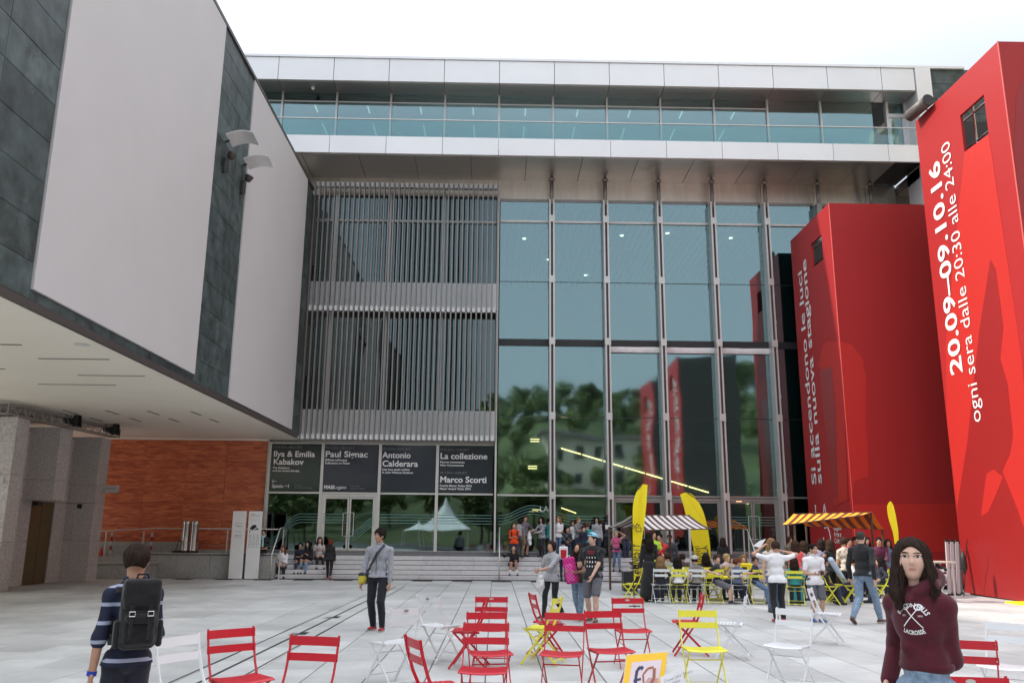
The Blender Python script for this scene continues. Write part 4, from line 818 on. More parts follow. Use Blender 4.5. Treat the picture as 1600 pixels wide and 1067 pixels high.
def person(label, X, Y, Z, h, heading, pose='stand', top=None, sleeve='long', bottom=None, legs='long', hair='short', hc='brown', skin=0, vox=.016, hl=None, hr=None,
           female=False, lean=0.0, turn=0.0, nod=0.0, shoe=None, seat=.45, hem=None, hood=False, build=1.0, feet=None, group=None, cap=None, glasses=False, seed=0, el=None, er=None, twist=0.0, pelvis=None, skirt=False, collar=None, socks=None, dressm=None, headk=None, pocket=False, waist=.035, locks=0):
    """local frame: the figure looks along -Y; +X is its left hand side; lengths below in body heights"""
    r_ = np.random.RandomState(seed+int(abs(X*100))); H = h
    root = thing('person', label, 'person', (X, Y, Z), heading, group); det = vox < .010
    sh = (.092 if female else .105)*build; hp = (.056 if female else .052)*build
    if pose == 'sit': pel = np.array([0, 0, seat/H+.050])
    elif pose == 'floor': pel = np.array([0, 0, .055])
    else: pel = np.array([0, 0, .525])
    if pelvis is not None: pel = np.array(pelvis, float)
    if feet is None:
        if pose == 'stand': feet = [(.058, .0, .045), (-.058, .01, .045)]
        elif pose == 'walk': feet = [(.045, -.13, .045), (-.045, .15, .075)]
        elif pose == 'walk2': feet = [(.045, .15, .075), (-.045, -.12, .045)]
        elif pose == 'sit': feet = [(.07, -.27, .045), (-.07, -.24, .045)]
        elif pose == 'steps': feet = [(.07, -.22, .045-.18), (-.06, -.20, .045-.18)]
        elif pose == 'floor': feet = [(-.10, -.20, .04), (.10, -.20, .04)]
    feet = [np.array(f, float) for f in feet]
    tw = rotz(twist); up = np.array([0, -sin(lean), cos(lean)]); 
    chest = pel+up*.20; nb = pel+up*.305; nb[2] -= 0
    shl = nb + tw@np.array([sh, .006, 0])-up*.050; shr = nb + tw@np.array([-sh, .006, 0])-up*.050
    hc_ = nb+np.array([0, -.5*sin(lean)*.06-.012, .0])+np.array([0, 0, .089]); Rh = rotz(turn)@rotx(-nod)
    hipl = pel+np.array([hp, 0, -.005]); hipr = pel+np.array([-hp, 0, -.005])
    kh = (0, -1, .25) if pose not in ('floor',) else None
    knees = []
    for i, (hpn, ft) in enumerate(((hipl, feet[0]), (hipr, feet[1]))):
        hint = (0, -1, .3) if pose != 'floor' else ((1 if i == 0 else -1)*1.2, -.3, .35)
        k_, f_ = ik(hpn, ft, .247, .245, hint); knees.append(k_); feet[i] = f_
    if hl is None: hl = (.128*build**.5, -.03, .465)
    if hr is None: hr = (-.128*build**.5, .01, .465)
    sA = [shl, shr]; hA = [np.array(hl, float), np.array(hr, float)]; eh = [el or (.5, 1, -.4), er or (-.5, 1, -.4)]; elb = []; wr = []
    for i in range(2):
        e_, w__ = ik(sA[i], hA[i], .172, .145, eh[i]); elb.append(e_); wr.append(w__)
    S_ = lambda v: np.array(v)*H
    # ---- body
    b = SDF(.022); hR = Rh; hs = min(1.0, max(.90, H/1.80)) if headk is None else headk; C = S_(hc_)
    def hd(p): return C + hR@(np.array(p, float)*hs)
    b.el(hd((0, .012, .018)), (.074, .092, .088), hR.T); b.el(hd((0, -.028, -.040)), (.054, .056, .062), hR.T); b.el(hd((0, -.050, -.088)), (.026, .024, .020), hR.T, k=.03)
    if det:
        b.el(hd((.036, -.052, -.028)), (.023, .027, .030), hR.T, k=.02); b.el(hd((-.036, -.052, -.028)), (.023, .027, .030), hR.T, k=.02)
        b.rc(hd((0, -.080, .014)), hd((0, -.100, -.026)), .0065, .0105, k=.012); b.el(hd((.011, -.088, -.031)), (.008, .010, .007), hR.T, k=.006); b.el(hd((-.011, -.088, -.031)), (.008, .010, .007), hR.T, k=.006)
        b.rc(hd((-.042, -.070, .026)), hd((.042, -.070, .026)), .010, .010, k=.02)
        b.el(hd((0, -.082, -.052)), (.019, .0085, .0045), hR.T, k=.004); b.el(hd((0, -.081, -.0605)), (.016, .0085, .0060), hR.T, k=.004)
        for s_ in (-1, 1): b.sub(hd((s_*.031, -.092, .009)), (.017, .014, .011), hR.T, k=.010)
    else: b.rc(hd((0, -.080, .012)), hd((0, -.098, -.026)), .009, .012)
    for s_ in (-1, 1): b.el(hd((s_*.076, .010, -.010)), (.009, .018, .028), (hR@rotz(s_*.3)).T, k=.008)
    b.ch([S_(nb)-np.array([0, 0, .03]), hd((0, .015, -.05))], [.060*(.88 if female else 1), .050*(.88 if female else 1)])
    Rt = tw.T
    tors = [(S_(chest+up*.02), (.088*build, .058, .095)), (S_(pel+up*.09), (.074*build, .052, .08)), (S_(pel), (.083*build*(1.06 if female else 1), .060, .060))]
    sc = H
    for c, r in tors: b.el(c, np.array(r)*sc*.93, Rt)
    b.ch([S_(shr), S_(nb)-S_(up)*.022, S_(shl)], [.026*sc, .030*sc, .026*sc])
    for i in range(2):
        b.ch([S_(sA[i]), S_(elb[i]), S_(wr[i])], [.027*sc, .0215*sc, .0150*sc], flat=None)
        fd = wr[i]-elb[i]; fd /= np.linalg.norm(fd); side = 1 if i == 0 else -1
        # hand: palm, four fingers, thumb (a hand deep in a pocket stays inside the cloth)
        if pocket and i == 0: continue
        pn = np.cross(fd, np.array([0, -1.0, 0.2])); pn /= max(1e-6, np.linalg.norm(pn)); wd_ = np.cross(pn, fd); W0 = S_(wr[i]); L_ = .098*sc
        if pn[0]*side > 0: pn = -pn          # the palm faces the body
        fw = wd_ if (wd_@np.array([0, -1, .2])) > 0 else -wd_
        Bm = np.stack([fd, fw, pn]); b.box(W0+fd*L_*.34, (L_*.40, .036*sc/1.7*1.05, .0135), .012, Bm, k=.012)
        for q, (o, ln_) in enumerate(((.026, .40), (.009, .46), (-.009, .43), (-.026, .34))):
            a0 = W0+fd*L_*.62+fw*o; a1 = a0+(fd*.85+pn*.45)*L_*ln_*.5; a2 = a1+(fd*.55+pn*.85)*L_*ln_*.5; b.ch([a0, a1, a2], [.0088, .0080, .0068], k=.004)
        t0 = W0+fd*L_*.18+fw*.028; t1 = t0+(fd*.65+fw*.6+pn*.3)*L_*.30; t2 = t1+(fd*.85+fw*.15+pn*.35)*L_*.26; b.ch([t0, t1, t2], [.011, .0100, .0078], k=.006)
    thin = 1.0 if legs in ('short', 'bare') else .86
    for i in range(2):
        hp_ = [hipl, hipr][i]; b.ch([S_(hp_), S_(knees[i]), S_(knees[i]*.55+feet[i]*.45+np.array([0, .012, 0])), S_(feet[i])], np.array([.047, .031, .030, .020])*sc*thin)
    V, Q = b.mesh(vox); mats = [skin_m(skin)]; mi = None
    if det:
        fc = V[Q].mean(1); q = (fc-C)@hR; mi = np.zeros(len(Q), int)
        mats += [pm('eye_white', (.55, .52, .50), .2, var=0), pm('iris', (.03, .018, .012), .15, var=0), pm('lips_%d' % skin, (.40, .17, .14), .4, var=.05), hair_m(hc)]
        ey = np.minimum(((q[:, 0]-.031)/.0145)**2, ((q[:, 0]+.031)/.0150)**2)+((q[:, 2]-.009)/.0066)**2; mi[(ey < 1) & (q[:, 1] < -.055)] = 1
        ir = np.minimum((q[:, 0]-.031)**2, (q[:, 0]+.031)**2)+(q[:, 2]-.010)**2; mi[(ir < .0068**2) & (q[:, 1] < -.055)] = 2
        lid = (ey < 1.9) & (ey > 1) & (q[:, 2] > .009) & (q[:, 1] < -.055); mi[lid] = 2
        mi[((q[:, 0]/.020)**2+((q[:, 2]+.0565)/.0092)**2 < 1) & (q[:, 1] < -.070)] = 3
        bx = np.abs(np.abs(q[:, 0])-.032); mi[(bx < .020) & (np.abs(q[:, 2]-(.0300-(bx**2)*9)) < .0033) & (q[:, 1] < -.050)] = 4
    link('body', np_mesh('body', V, Q, mats, mi), root, False)
    # ---- top
    tm = top or cloth('grey_jersey', (.3, .3, .31)); e_ = .011+ (.007 if hood else 0)
    def torso(o, ease, drop=0):
        for c, r in tors: o.el(c, np.array(r)*sc+ease, Rt)
        o.ch([S_(shr), S_(nb-up*.024), S_(shl)], [.029*sc+ease*.6, .036*sc+ease*.5, .029*sc+ease*.6]); o.rc(S_(nb-up*.005), S_(nb-up*.02), .040*sc, .046*sc)
        if drop: o.el(S_(pel-up*.01), np.array([.083*build*(1.06 if female else 1), .061, .062])*sc+ease+.014, Rt); o.el(S_(pel-up*drop), np.array([.086*build*(1.05 if female else 1), .064, .05])*sc+ease+.008, Rt)
    t_ = SDF(.03); torso(t_, e_, .035)
    for s_ in (-1, 1): t_.el(S_(pel+np.array([s_*.042*build, 0, -.03])), np.array([.055, .062, .045])*sc+e_+.012)
    hz = hem if hem is not None else (pel[2]-.045 if pose in ('stand', 'walk', 'walk2') else pel[2]-.02)
    if pose in ('sit', 'floor', 'steps'): hz = min(hz, pel[2]-.025)
    t_.p.append(('pc', np.array([0, 0, hz*H]), np.array([0, 0, -1.0])))
    if sleeve != 'none':
        for i in range(2):
            ru, re_, rw = .0262*sc+e_*.55, .0235*sc+e_*.6, .0185*sc+e_*.6
            if sleeve == 'long': t_.ch([S_(sA[i]), S_(elb[i]), S_(elb[i]*.06+wr[i]*.94)], [ru, re_, rw])
            elif sleeve == 'half': t_.ch([S_(sA[i]), S_(elb[i]), S_(elb[i]*.86+wr[i]*.14)], [ru, re_, re_*.98])
            else: t_.ch([S_(sA[i]), S_(sA[i]*.32+elb[i]*.68)], [ru, ru*1.02])
    t_.fold = folds(.0035 if det else .005, 1.0, seed+3)
    if hood:
        t_.ch([S_(nb)+np.array([.040, -.075, -.015]), S_(nb)+np.array([.088, -.02, .025]), S_(nb)+np.array([.060, .085, .05]), S_(nb)+np.array([-.060, .085, .05]), S_(nb)+np.array([-.088, -.02, .025]), S_(nb)+np.array([-.040, -.075, -.015])], [.022, .034, .050, .050, .034, .022], k=.02); t_.rc(S_(nb)+np.array([.06, -.05, 0]), S_(nb)+np.array([0, -.095, -.05]), .022, .018, k=.02); t_.rc(S_(nb)+np.array([-.06, -.05, 0]), S_(nb)+np.array([0, -.095, -.05]), .022, .018, k=.02)
    t_.sub(S_(nb)+np.array([0, -.018, .052]), (.054, .058, .045) if not hood else (.048, .056, .055), k=.01)
    V, Q = t_.mesh(vox); link('jacket' if hood else 'shirt', np_mesh('shirt', V, Q, [tm]), root, False)
    if collar: 
        c2 = SDF(.008); a = S_(nb)+np.array([0, -.01, .028])
        for q in range(9): g0 = radians(-215+q*28); g1 = radians(-215+(q+1)*28); c2.rc(a+np.array([.066*cos(g0), .060*sin(g0), 0]), a+np.array([.066*cos(g1), .060*sin(g1), 0]), .013, .013)
        V, Q = c2.mesh(max(vox*.7, .008)); link('collar', np_mesh('collar', V, Q, [collar]), root, False)
    # ---- trousers, shorts or skirt
    bm_ = bottom or cloth('dark_denim', (.03, .035, .05))
    if legs != 'bare' or bottom:
        p = SDF(.010)
        if waist > .06: p.el(S_(pel+up*.07), np.array([.076*build, .054, .07])*sc+.006, Rt)
        p.el(S_(pel), np.array([.084*build, .062, .062])*sc, Rt); p.el(S_(pel), np.array([.084*build*(1.06 if female else 1), .062, .062])*sc+.008, Rt); pass
        for i in range(2):
            hp_ = [hipl, hipr][i]; k_, f_ = knees[i], feet[i]
            wide = .006 if legs == 'slim' else .014
            if legs == 'short': p.ch([S_(hp_), S_(hp_*.12+k_*.88)], [.050*sc+.012, .040*sc+.018])
            elif legs != 'bare': p.ch([S_(hp_), S_(hp_*.5+k_*.5), S_(k_), S_(k_*.5+f_*.5+np.array([0, .008, 0])), S_(f_*.97+k_*.03)], [.049*sc+wide*.6, .0425*sc+wide*.7, .034*sc+wide*.8, .029*sc+wide, (.020*sc+wide*1.2 if legs != 'slim' else .022*sc)])
        if skirt: p.rc(S_(pel), S_((0, .0, .10)), .095*sc, .15*sc, k=.05); p.clip((0, 0, .05), (0, 0, -1))
        p.fold = folds(.0035, 1.3, seed+9, .7); p.clip(S_(pel+up*waist), up)
        V, Q = p.mesh(vox); link('shorts' if legs == 'short' else 'trousers', np_mesh('trousers', V, Q, [bm_]), root, False)
    # ---- shoes
    sm = shoe or cloth('dark_shoe', (.03, .03, .035))
    for i in range(2):
        f_ = S_(feet[i]); kd = S_(knees[i])-f_; lift = feet[i][2] > .06 and pose.startswith('walk'); toe = np.array([0, -1.0, -.55 if lift else 0.0]); toe /= np.linalg.norm(toe); toe = rotz(radians(8)*(1 if i == 0 else -1))@toe
        if pose == 'floor': toe = np.array([(-.6 if i == 0 else .6)*-1, -.8, 0])
        upn = np.array([0, 0, 1.0]); s2 = SDF(.02); base = f_-np.array([0, 0, .045*H-.030])
        s2.ch([base-toe*.055*sc/1.7*1.7*.6, base+toe*.055, base+toe*.135], [.036, .036, .030]); s2.rc(base-toe*.03, f_+np.array([0, 0, .02]), .036, .034)
        if not lift and pose != 'floor': s2.clip((0, 0, f_[2]-.045*H+.002), (0, 0, -1))
        V, Q = s2.mesh(max(vox*.8, .008)); mi2 = None; ms = [sm]
        if det or vox <= .014: z0 = V[:, 2].min(); mi2 = (V[Q].mean(1)[:, 2] < z0+.022).astype(int); ms = [sm, cloth('pale_sole', (.55, .54, .52))]
        link('shoe', np_mesh('shoe', V, Q, ms, mi2), root, False)
        if socks:
            s3 = SDF(.01); s3.rc(f_, f_+kd*.28, .026*sc, .029*sc); V, Q = s3.mesh(max(vox*.8, .010)); link('sock', np_mesh('sock', V, Q, [socks]), root, False)
    # ---- hair
    if hair:
        hs_ = SDF(.02); e2 = .010 if (hair in ('short', 'crop') or locks) else .018
        hs_.el(hd((0, .016, .026)), (.076+e2, .094+e2, .086+e2), hR.T)
        if hair == 'short': hs_.el(hd((0, -.045, .085)), (.058, .040, .024), hR.T); hs_.el(hd((0, .06, -.03)), (.062, .04, .045), hR.T)
        if hair == 'curly':
            for q in range(26):
                a = r_.rand()*2*pi; t = .15+r_.rand()*1.2; d = np.array([sin(t)*cos(a), sin(t)*sin(a), cos(t)]); d[1] = d[1] if d[1] > -.5 or d[2] > .5 else -d[1]; hs_.el(hd(np.array([0, .016, .03])+d*np.array([.088, .102, .098])), (.026+.008*r_.rand(),)*3, k=.006)
            hs_.el(hd((0, .05, -.03)), (.082, .06, .06), hR.T)
        if hair in ('long', 'long_l', 'tail', 'veil'):
            hs_.el(hd((0, .03, -.02)), (.086, .078, .09), hR.T)
        if hair in ('long', 'long_l'):
            LZ = -.30 if hair == 'long' else -.28
            for s_ in (-1, 1):
                hs_.ch([hd((s_*.074, .0, .02)), hd((s_*.084, -.012, -.09)), hd((s_*.092, -.035 if hair == 'long_l' and s_ < 0 else -.005, -.20)), hd((s_*.088, -.05 if hair == 'long_l' and s_ < 0 else 0, LZ))], [.026, .034, .036, .016], k=.03)
            hs_.ch([hd((0, .07, 0)), hd((0, .085, -.12)), hd((0, .085, LZ))], [.07, .062, .030], k=.04)
            hs_.ch([hd((-.05, .07, 0)), hd((-.065, .06, -.14)), hd((-.07, .05, LZ+.02))], [.045, .05, .025], k=.03); hs_.ch([hd((.05, .07, 0)), hd((.065, .06, -.14)), hd((.07, .05, LZ+.02))], [.045, .05, .025], k=.03)
        if hair == 'tail': hs_.ch([hd((0, .09, .04)), hd((0, .14, -.02)), hd((0, .12, -.16))], [.035, .034, .014])
        if hair == 'bun': hs_.el(hd((0, .11, .05)), (.038, .038, .038))
        if hair == 'veil': hs_.ch([hd((0, .03, -.02)), hd((0, .04, -.15)), hd((0, .06, -.30))], [.09, .12, .12], k=.04)
        if hair not in ('veil',): 
            fh = .055 if hair != 'crop' else .06
            hs_.sub(hd((0, -.115, -.032)), (.066 if hair[:4] != 'long' else .062, .090, .094), hR.T, k=.010); 
            if hair in ('short', 'crop', 'curly'): 
                for s_ in (-1, 1): hs_.sub(hd((s_*.088, -.012, -.035)), (.03, .034, .040), hR.T, k=.008)
                hs_.clip(hd((0, 0, -.070)), -(hR@np.array([0, -.35, 1.0])))
        rr = np.random.RandomState(seed+5); wv_ = [(rr.rand()*6, 60+60*rr.rand(), rr.rand()*6) for _ in range(3)]
        Cc, Rr = C, hR
        def strands(G):
            q = (G-Cc)@Rr; an = np.arctan2(q[..., 0], q[..., 1]+.0); o = 0
            for p0, f0, p1 in wv_: o = o+np.sin(an*f0*.35+q[..., 2]*14+p0+1.6*np.sin(q[..., 2]*22+p1))
            return .0022*o*(1 if hair != 'curly' else .5)
        hs_.fold = strands
        V, Q = hs_.mesh(max(vox*.9, .006)); link('hair', np_mesh('hair', V, Q, [hair_m(hc)]), root, False)
    if cap:
        c3 = SDF(.015); c3.el(hd((0, .016, .045)), (.094, .110, .085), hR.T); c3.clip(hd((0, 0, .040)), -(hR@np.array([0, .15, 1.0]))); V, Q = c3.mesh(max(vox*.8, .008)); cp = link('cap', np_mesh('cap', V, Q, [cap[0]]), root, False)
        c4 = SDF(.01); sg_ = 1 if cap[1] == 'back' else -1; c4.el(hd((0, sg_*.115, .045)), (.066, .060, .010), hR.T); V, Q = c4.mesh(max(vox*.8, .008)); link('brim', np_mesh('brim', V, Q, [cap[0]]), cp, False)
    if glasses:
        gm = MB()
        for s_ in (-1, 1):
            gm.tube([hd((s_*.031+.021*cos(a), -.098, .010+.016*sin(a))) for a in [i*2*pi/12 for i in range(12)]], .0035, 5, closed=True); gm.tube([hd((s_*.052, -.097, .012)), hd((s_*.080, .0, .008))], .003, 4)
        gm.tube([hd((-.010, -.100, .014)), hd((.010, -.100, .014))], .003, 4); gm.build('glasses', M_black, root, world=False)
    if locks:
        lm = MB(); r3 = random.Random(seed+2)
        for q in range(locks):
            s_ = -1 if q % 2 else 1; az = radians(r3.uniform(38, 172)); LZ = r3.uniform(-.31, -.20) if s_ < 0 else r3.uniform(-.25, -.15); ph = r3.uniform(0, 6); P = []; out = r3.uniform(.002, .013); fr3 = max(0, 1-(az-radians(38))/.6)
            for i in range(7):
                e = radians(84-i*15.5); a2 = az*(.35+.65*min(1, (i+1)/4)) if az < 1.2 else az; dx_, dy_ = sin(a2)*s_, -cos(a2)
                P.append(((.080+out)*cos(e)*dx_+.012, .016+(.098+out)*cos(e)*dy_, .026+(.090+out)*sin(e)))
            x0, y0, z0 = P[-1]
            for i in range(1, 10):
                t = i/9; z = z0+(LZ-z0)*t; wv2 = .010*sin(ph+t*9)*t; P.append((x0*(1+.10*sin(pi*t))+wv2+s_*.030*t, y0*(1-.35*t*(1 if y0 > 0 else 0))-.010*t*fr3-.005*t+wv2*.6, z))
            rr_s = [.0045+.0030*sin(pi*min(1, i/13)) for i in range(16)]; rr_s[-1] = .001; rr_s[-2] = .003
            lm.tube([tuple(hd(p)) for p in P], rr_s[:len(P)], 5)
        lm.build('hair_locks', hair_m(hc), root, True, world=False)
    J = dict(root=root, C=C, hd=hd, nb=S_(nb), chest=S_(chest), pel=S_(pel), wl=S_(wr[0]), wr=S_(wr[1]), el=S_(elb[0]), er=S_(elb[1]), shl=S_(shl), shr=S_(shr), kl=S_(knees[0]), kr=S_(knees[1]), fl=S_(feet[0]), fr=S_(feet[1]), H=H, tw=tw)
    return J
def held(name, label, cat, J, sd_, vox, mats, mi=None, group=None, pos=None):
    """a soft thing carried by a person: its own top-level object in the carrier's place"""
    V, Q = sd_.mesh(vox); me = np_mesh(name, V, Q, mats, mi(V[Q].mean(1)) if mi else None); r = J['root']
    o = bpy.data.objects.new(name, me); COL.objects.link(o); o.location = r.location; o.rotation_euler = r.rotation_euler; return tag(o, label, cat, group)
def sub_of(o, name, me_or_mb, mat=None):
    me = me_or_mb.mesh(name, mat) if isinstance(me_or_mb, MB) else me_or_mb; c = bpy.data.objects.new(name, me); COL.objects.link(c); c.parent = o; return c
# ------------------------------------------------------------------ surroundings behind the camera (seen mirrored in the glass)
def hillside():
    nx_, ny_ = 70, 30; vs = []; rr = random.Random(3)
    for j in range(ny_+1):
        for i in range(nx_+1):
            x = -190+380*i/nx_; y = -62-3.6*j - 12*sin(i*.13); t = j/ny_
            hgt = (14+17*(1/(1+math.exp(-(x-10)/22)))+5*sin(x*.045)+3*sin(x*.11+1))*min(1, t*1.6)**1.1 + rr.uniform(-.4, .4)*t*3
            vs.append((x, y, max(-.4, hgt-.4)))
    fs = [(j*(nx_+1)+i, (j+1)*(nx_+1)+i, (j+1)*(nx_+1)+i+1, j*(nx_+1)+i+1) for j in range(ny_) for i in range(nx_)]
    fs = [f[::-1] for f in fs]
    o = MB().add(vs, fs).build('hillside', pm('grassy_slope', (.075, .095, .035), .9, var=.35, vs_=.15)); tag(o, kind='structure'); return vs, nx_, ny_
HV, hnx, hny = hillside()
M_leaf = pm('leaf_green', (.08, .12, .04), .6, var=.5, vs_=2.5, col2=(.24, .29, .09), island=.35)
M_bark = pm('bark', (.09, .065, .045), .9, var=.3)
def leaf_clump(n, rx, rz, seed, s=.28):
    r = random.Random(seed); m = MB()
    lobes = [(r.gauss(0, .45), r.gauss(0, .45), r.uniform(-.5, .7), r.uniform(.35, .6)) for _ in range(9)]
    for i in range(n):
        lx, ly, lz, lr = r.choice(lobes); d = Vector((r.gauss(0, 1), r.gauss(0, 1), r.gauss(0, 1))).normalized()*lr*(r.random()**.25)
        p = Vector(((lx+d.x)*rx, (ly+d.y)*rx, (lz+d.z)*rz)); u = Vector((r.gauss(0, 1), r.gauss(0, 1), r.gauss(0, 1))).normalized(); v = u.cross(Vector((r.gauss(0, 1), r.gauss(0, 1), r.gauss(0, 1)))).normalized(); q = s*r.uniform(.6, 1.4)
        m.add([p-u*q, p+v*q*.6, p+u*q, p-v*q*.6], [(0, 1, 2, 3)])
    return m.mesh('crown', M_leaf)
CROWNS = [leaf_clump(1500, 3.0, 2.8, s, .33) for s in range(4)]
tm_ = MB(); tm_.tube([(0, 0, 0), (.1, 0, 2), (0, .15, 4.2)], [.26, .2, .10], 8)
for a in range(5): tm_.tube([(.05, .05, 2.4+.3*a), (1.5*cos(a*1.3), 1.5*sin(a*1.3), 4.4+.2*a)], [.09, .03], 5)
TRUNK = tm_.mesh('trunk', M_bark, True)
rr_ = random.Random(11); wood_ = MB(); trunks_ = MB(); CD = [([tuple(v.co) for v in c.vertices], [tuple(q.vertices) for q in c.polygons]) for c in CROWNS]; TD = ([tuple(v.co) for v in TRUNK.vertices], [tuple(q.vertices) for q in TRUNK.polygons])
for q in range(400):
    i = rr_.randrange(6, hnx-4); j = int(rr_.random()**.9*(hny-2)); v = HV[j*(hnx+1)+i]; a = rr_.uniform(0, 6); s = rr_.uniform(.5, 1.15); ox, oy = v[0]+rr_.uniform(-2, 2), v[1]+rr_.uniform(-1, 1); ca, sa = cos(a)*s, sin(a)*s
    if abs(v[0]) > 95: continue
    V_, F_ = CD[q % 4]; wood_.add([(ox+x*ca-y*sa, oy+x*sa+y*ca, v[2]+5.0*s+z*s) for x, y, z in V_[:]], F_); V_, F_ = TD; trunks_.add([(ox+x*ca-y*sa, oy+x*sa+y*ca, v[2]-.3+z*s) for x, y, z in V_], F_)
wd_ = wood_.build('hillside_wood', M_leaf); tag(wd_, 'leafy wood on the far slope, mirrored green in the tall glass', 'wood', kind='stuff'); trunks_.build('trunks', M_bark, wd_)['kind'] = 'stuff'
ob = thing('hillside_house', 'pale house with a row of windows on the slope behind the camera', 'house', (20, -75, 8))
MB().box(8, 34, -82, -74, 4, 17).build('wall', pm('pale_stucco', (.55, .50, .40), .8), ob); MB().box(7.4, 34.6, -82.6, -73.4, 17, 17.6).build('roof', pm('grey_roof', (.2, .17, .16), .8), ob)
for i in range(7):
    for j in range(3): MB().box(9.5+i*3.5, 10.9+i*3.5, -73.99, -73.9, 6+3.8*j, 8.2+3.8*j).build('window', M_black, ob)
tt = thing('marquee_tent', 'white pointed marquee mirrored in the lobby glass', 'tent', (-5.0, -20, 0))
def tent(cx_, cy_, w_, hz, ph):
    m = MB(); n = 8; ring = []; vs = []
    for k in range(5):
        t = k/4; rad = (1-t)**2.0*w_*.5+.04; z = hz+(ph-hz)*t
        for a in range(16):
            ang = 2*pi*a/16+pi/8; q = 1/max(abs(cos(ang)), abs(sin(ang))) if k < 2 else 1.15; vs.append((cx_+rad*cos(ang)*q, cy_+rad*sin(ang)*q, z))
    m.add(vs, [(k*16+a, k*16+(a+1) % 16, (k+1)*16+(a+1) % 16, (k+1)*16+a) for k in range(4) for a in range(16)]); m.build('canopy', pm('tent_white', (.82, .82, .82), .7), tt)
    for sx in (-1, 1):
        for sy in (-1, 1): MB().tube([(cx_+sx*w_*.48, cy_+sy*w_*.48, 0), (cx_+sx*w_*.48, cy_+sy*w_*.48, hz)], .05, 6).build('pole', M_alu, tt)
tent(-5.1, -24, 4.9, 1.9, 5.0); tent(-8.2, -30, 3.4, 1.8, 2.9)
# old building beyond the towers at the right
hb = thing('old_townhouse', 'beige townhouse with moulded windows glimpsed through the tower opening', 'building', (34, 30, 0))
MB().box(27, 44, 8, 31, 0, 29).build('wall', pm('beige_stucco', (.52, .44, .32), .8, var=.1), hb); MB().box(26.3, 44, 7.5, 31.2, 29, 29.8).build('cornice', pm('cream_stone', (.62, .55, .42), .7), hb); MB().box(26.6, 44, 7.8, 31.1, 29.8, 30.6).build('roof', M_black, hb)
for j in range(8):
    for i in range(5): f = MB().box(26.85, 27.05, 10+3.8*i, 11.6+3.8*i, 2+3.4*j, 4.4+3.4*j).build('window', pm('cream_stone', (.62, .55, .42), .7), hb); MB().box(26.83, 26.849, 10.2+3.8*i, 11.4+3.8*i, 2.2+3.4*j, 4.2+3.4*j).build('pane', M_black, f)
# ------------------------------------------------------------------ folding bistro chairs
def chair_paint(c): return {'red': pm('red_chair_paint', srgb(190, 26, 42), .38, var=.05, vs_=14, island=.04), 'white': pm('white_chair_paint', (.74, .755, .77), .35, var=.02), 'yellow': pm('yellow_chair_paint', (.78, .74, .06), .38, var=.05)}[c]
def chair_parts():
    P = []; up = [(.205, .20, .835), (.205, .175, .72), (.205, .125, .56), (.205, .075, .455), (.205, -.03, .30), (.205, -.235, .012)]
    for s in (-1, 1):
        m = MB()
        pts = [Vector((s*a, b, c)) for a, b, c in up]
        for a, b in zip(pts[:-1], pts[1:]): m.bar(a, b+(b-a).normalized()*.004, .010, .026, up=(0, 1, .2))
        P.append(('upright', m))
        m = MB(); m.bar((s*.185, .235, .012), (s*.185, -.185, .435), .010, .024, up=(0, 1, .3)); m.box(s*.185-.008, s*.185+.008, -.20, .14, .425, .447); P.append(('leg', m))
    for z0, z1, yy in ((.755, .825, .196), (.640, .700, .172)):
        m = MB(); n = 6; vs = []
        for i in range(n+1):
            x = -.218+.436*i/n; b = .012*(1-(2*i/n-1)**2); sl = .20
            for z in (z0, z1):
                for t in (-.014, -.020): vs.append((x, yy+b+t+(z-z0)*sl*.6, z))
        fsx = []
        for i in range(n): a = i*4; fsx += [(a, a+4, a+6, a+2), (a+1, a+3, a+7, a+5), (a+2, a+6, a+7, a+3), (a, a+1, a+5, a+4)]
        fsx += [(0, 2, 3, 1), (n*4, n*4+1, n*4+3, n*4+2)]; m.add(vs, fsx); P.append(('back_slat', m))
    for i in range(8):
        y = .125-i*.046; m = MB(); n = 4; vs = []
        for j in range(n+1):
            x = -.215+.43*j/n; sg = -.014*(1-(2*j/n-1)**2); fz = (-.010 if i == 7 else 0)
            for yy, dz in ((y, fz*0), (y-.038, fz)):
                for t in (.452, .458): vs.append((x, yy, t+sg+dz))
        fsx = []
        for j in range(n): a = j*4; fsx += [(a, a+4, a+6, a+2), (a+1, a+3, a+7, a+5), (a+2, a+6, a+7, a+3), (a, a+1, a+5, a+4)]
        fsx += [(0, 2, 3, 1), (n*4, n*4+1, n*4+3, n*4+2)]; m.add(vs, [f[::-1] for f in fsx]); P.append(('seat_slat', m))
    for a, b, c in (((-.185, .190, .058), (.185, .190, .058), .014), ((-.185, -.09, .34), (.185, -.09, .34), .014), ((-.205, -.170, .105), (.205, -.170, .105), .014)): m = MB(); m.bar(a, b, c, .012); P.append(('stretcher', m))
    m = MB()
    for s in (-1, 1):
        for z in (.775, .805, .668): m.lathe([(.0055, 0), (.004, .004)], (0, 0, 0), 8); m.v[-16:] = [(x+s*.200, .187+(z-.70)*.18+c*-1-.004-.0, y+z) for x, y, c in m.v[-16:]]
    P.append(('rivet', m)); m = MB(); m.lathe([(.030, 0), (.030, .003)], (0, 0, 0), 16); m.v = [(x, .195-c*1.0-.002+.0, y*.45+.800) for x, y, c in m.v]
    m2 = MB(); m2.lathe([(.030, 0), (.030, .003)], (0, 0, 0), 16); m.add([(x, .2135+c, y*.45+.800) for x, y, c in m2.v], m2.f); P.append(('badge', m)); return P
_cp = chair_parts(); CHM = {}
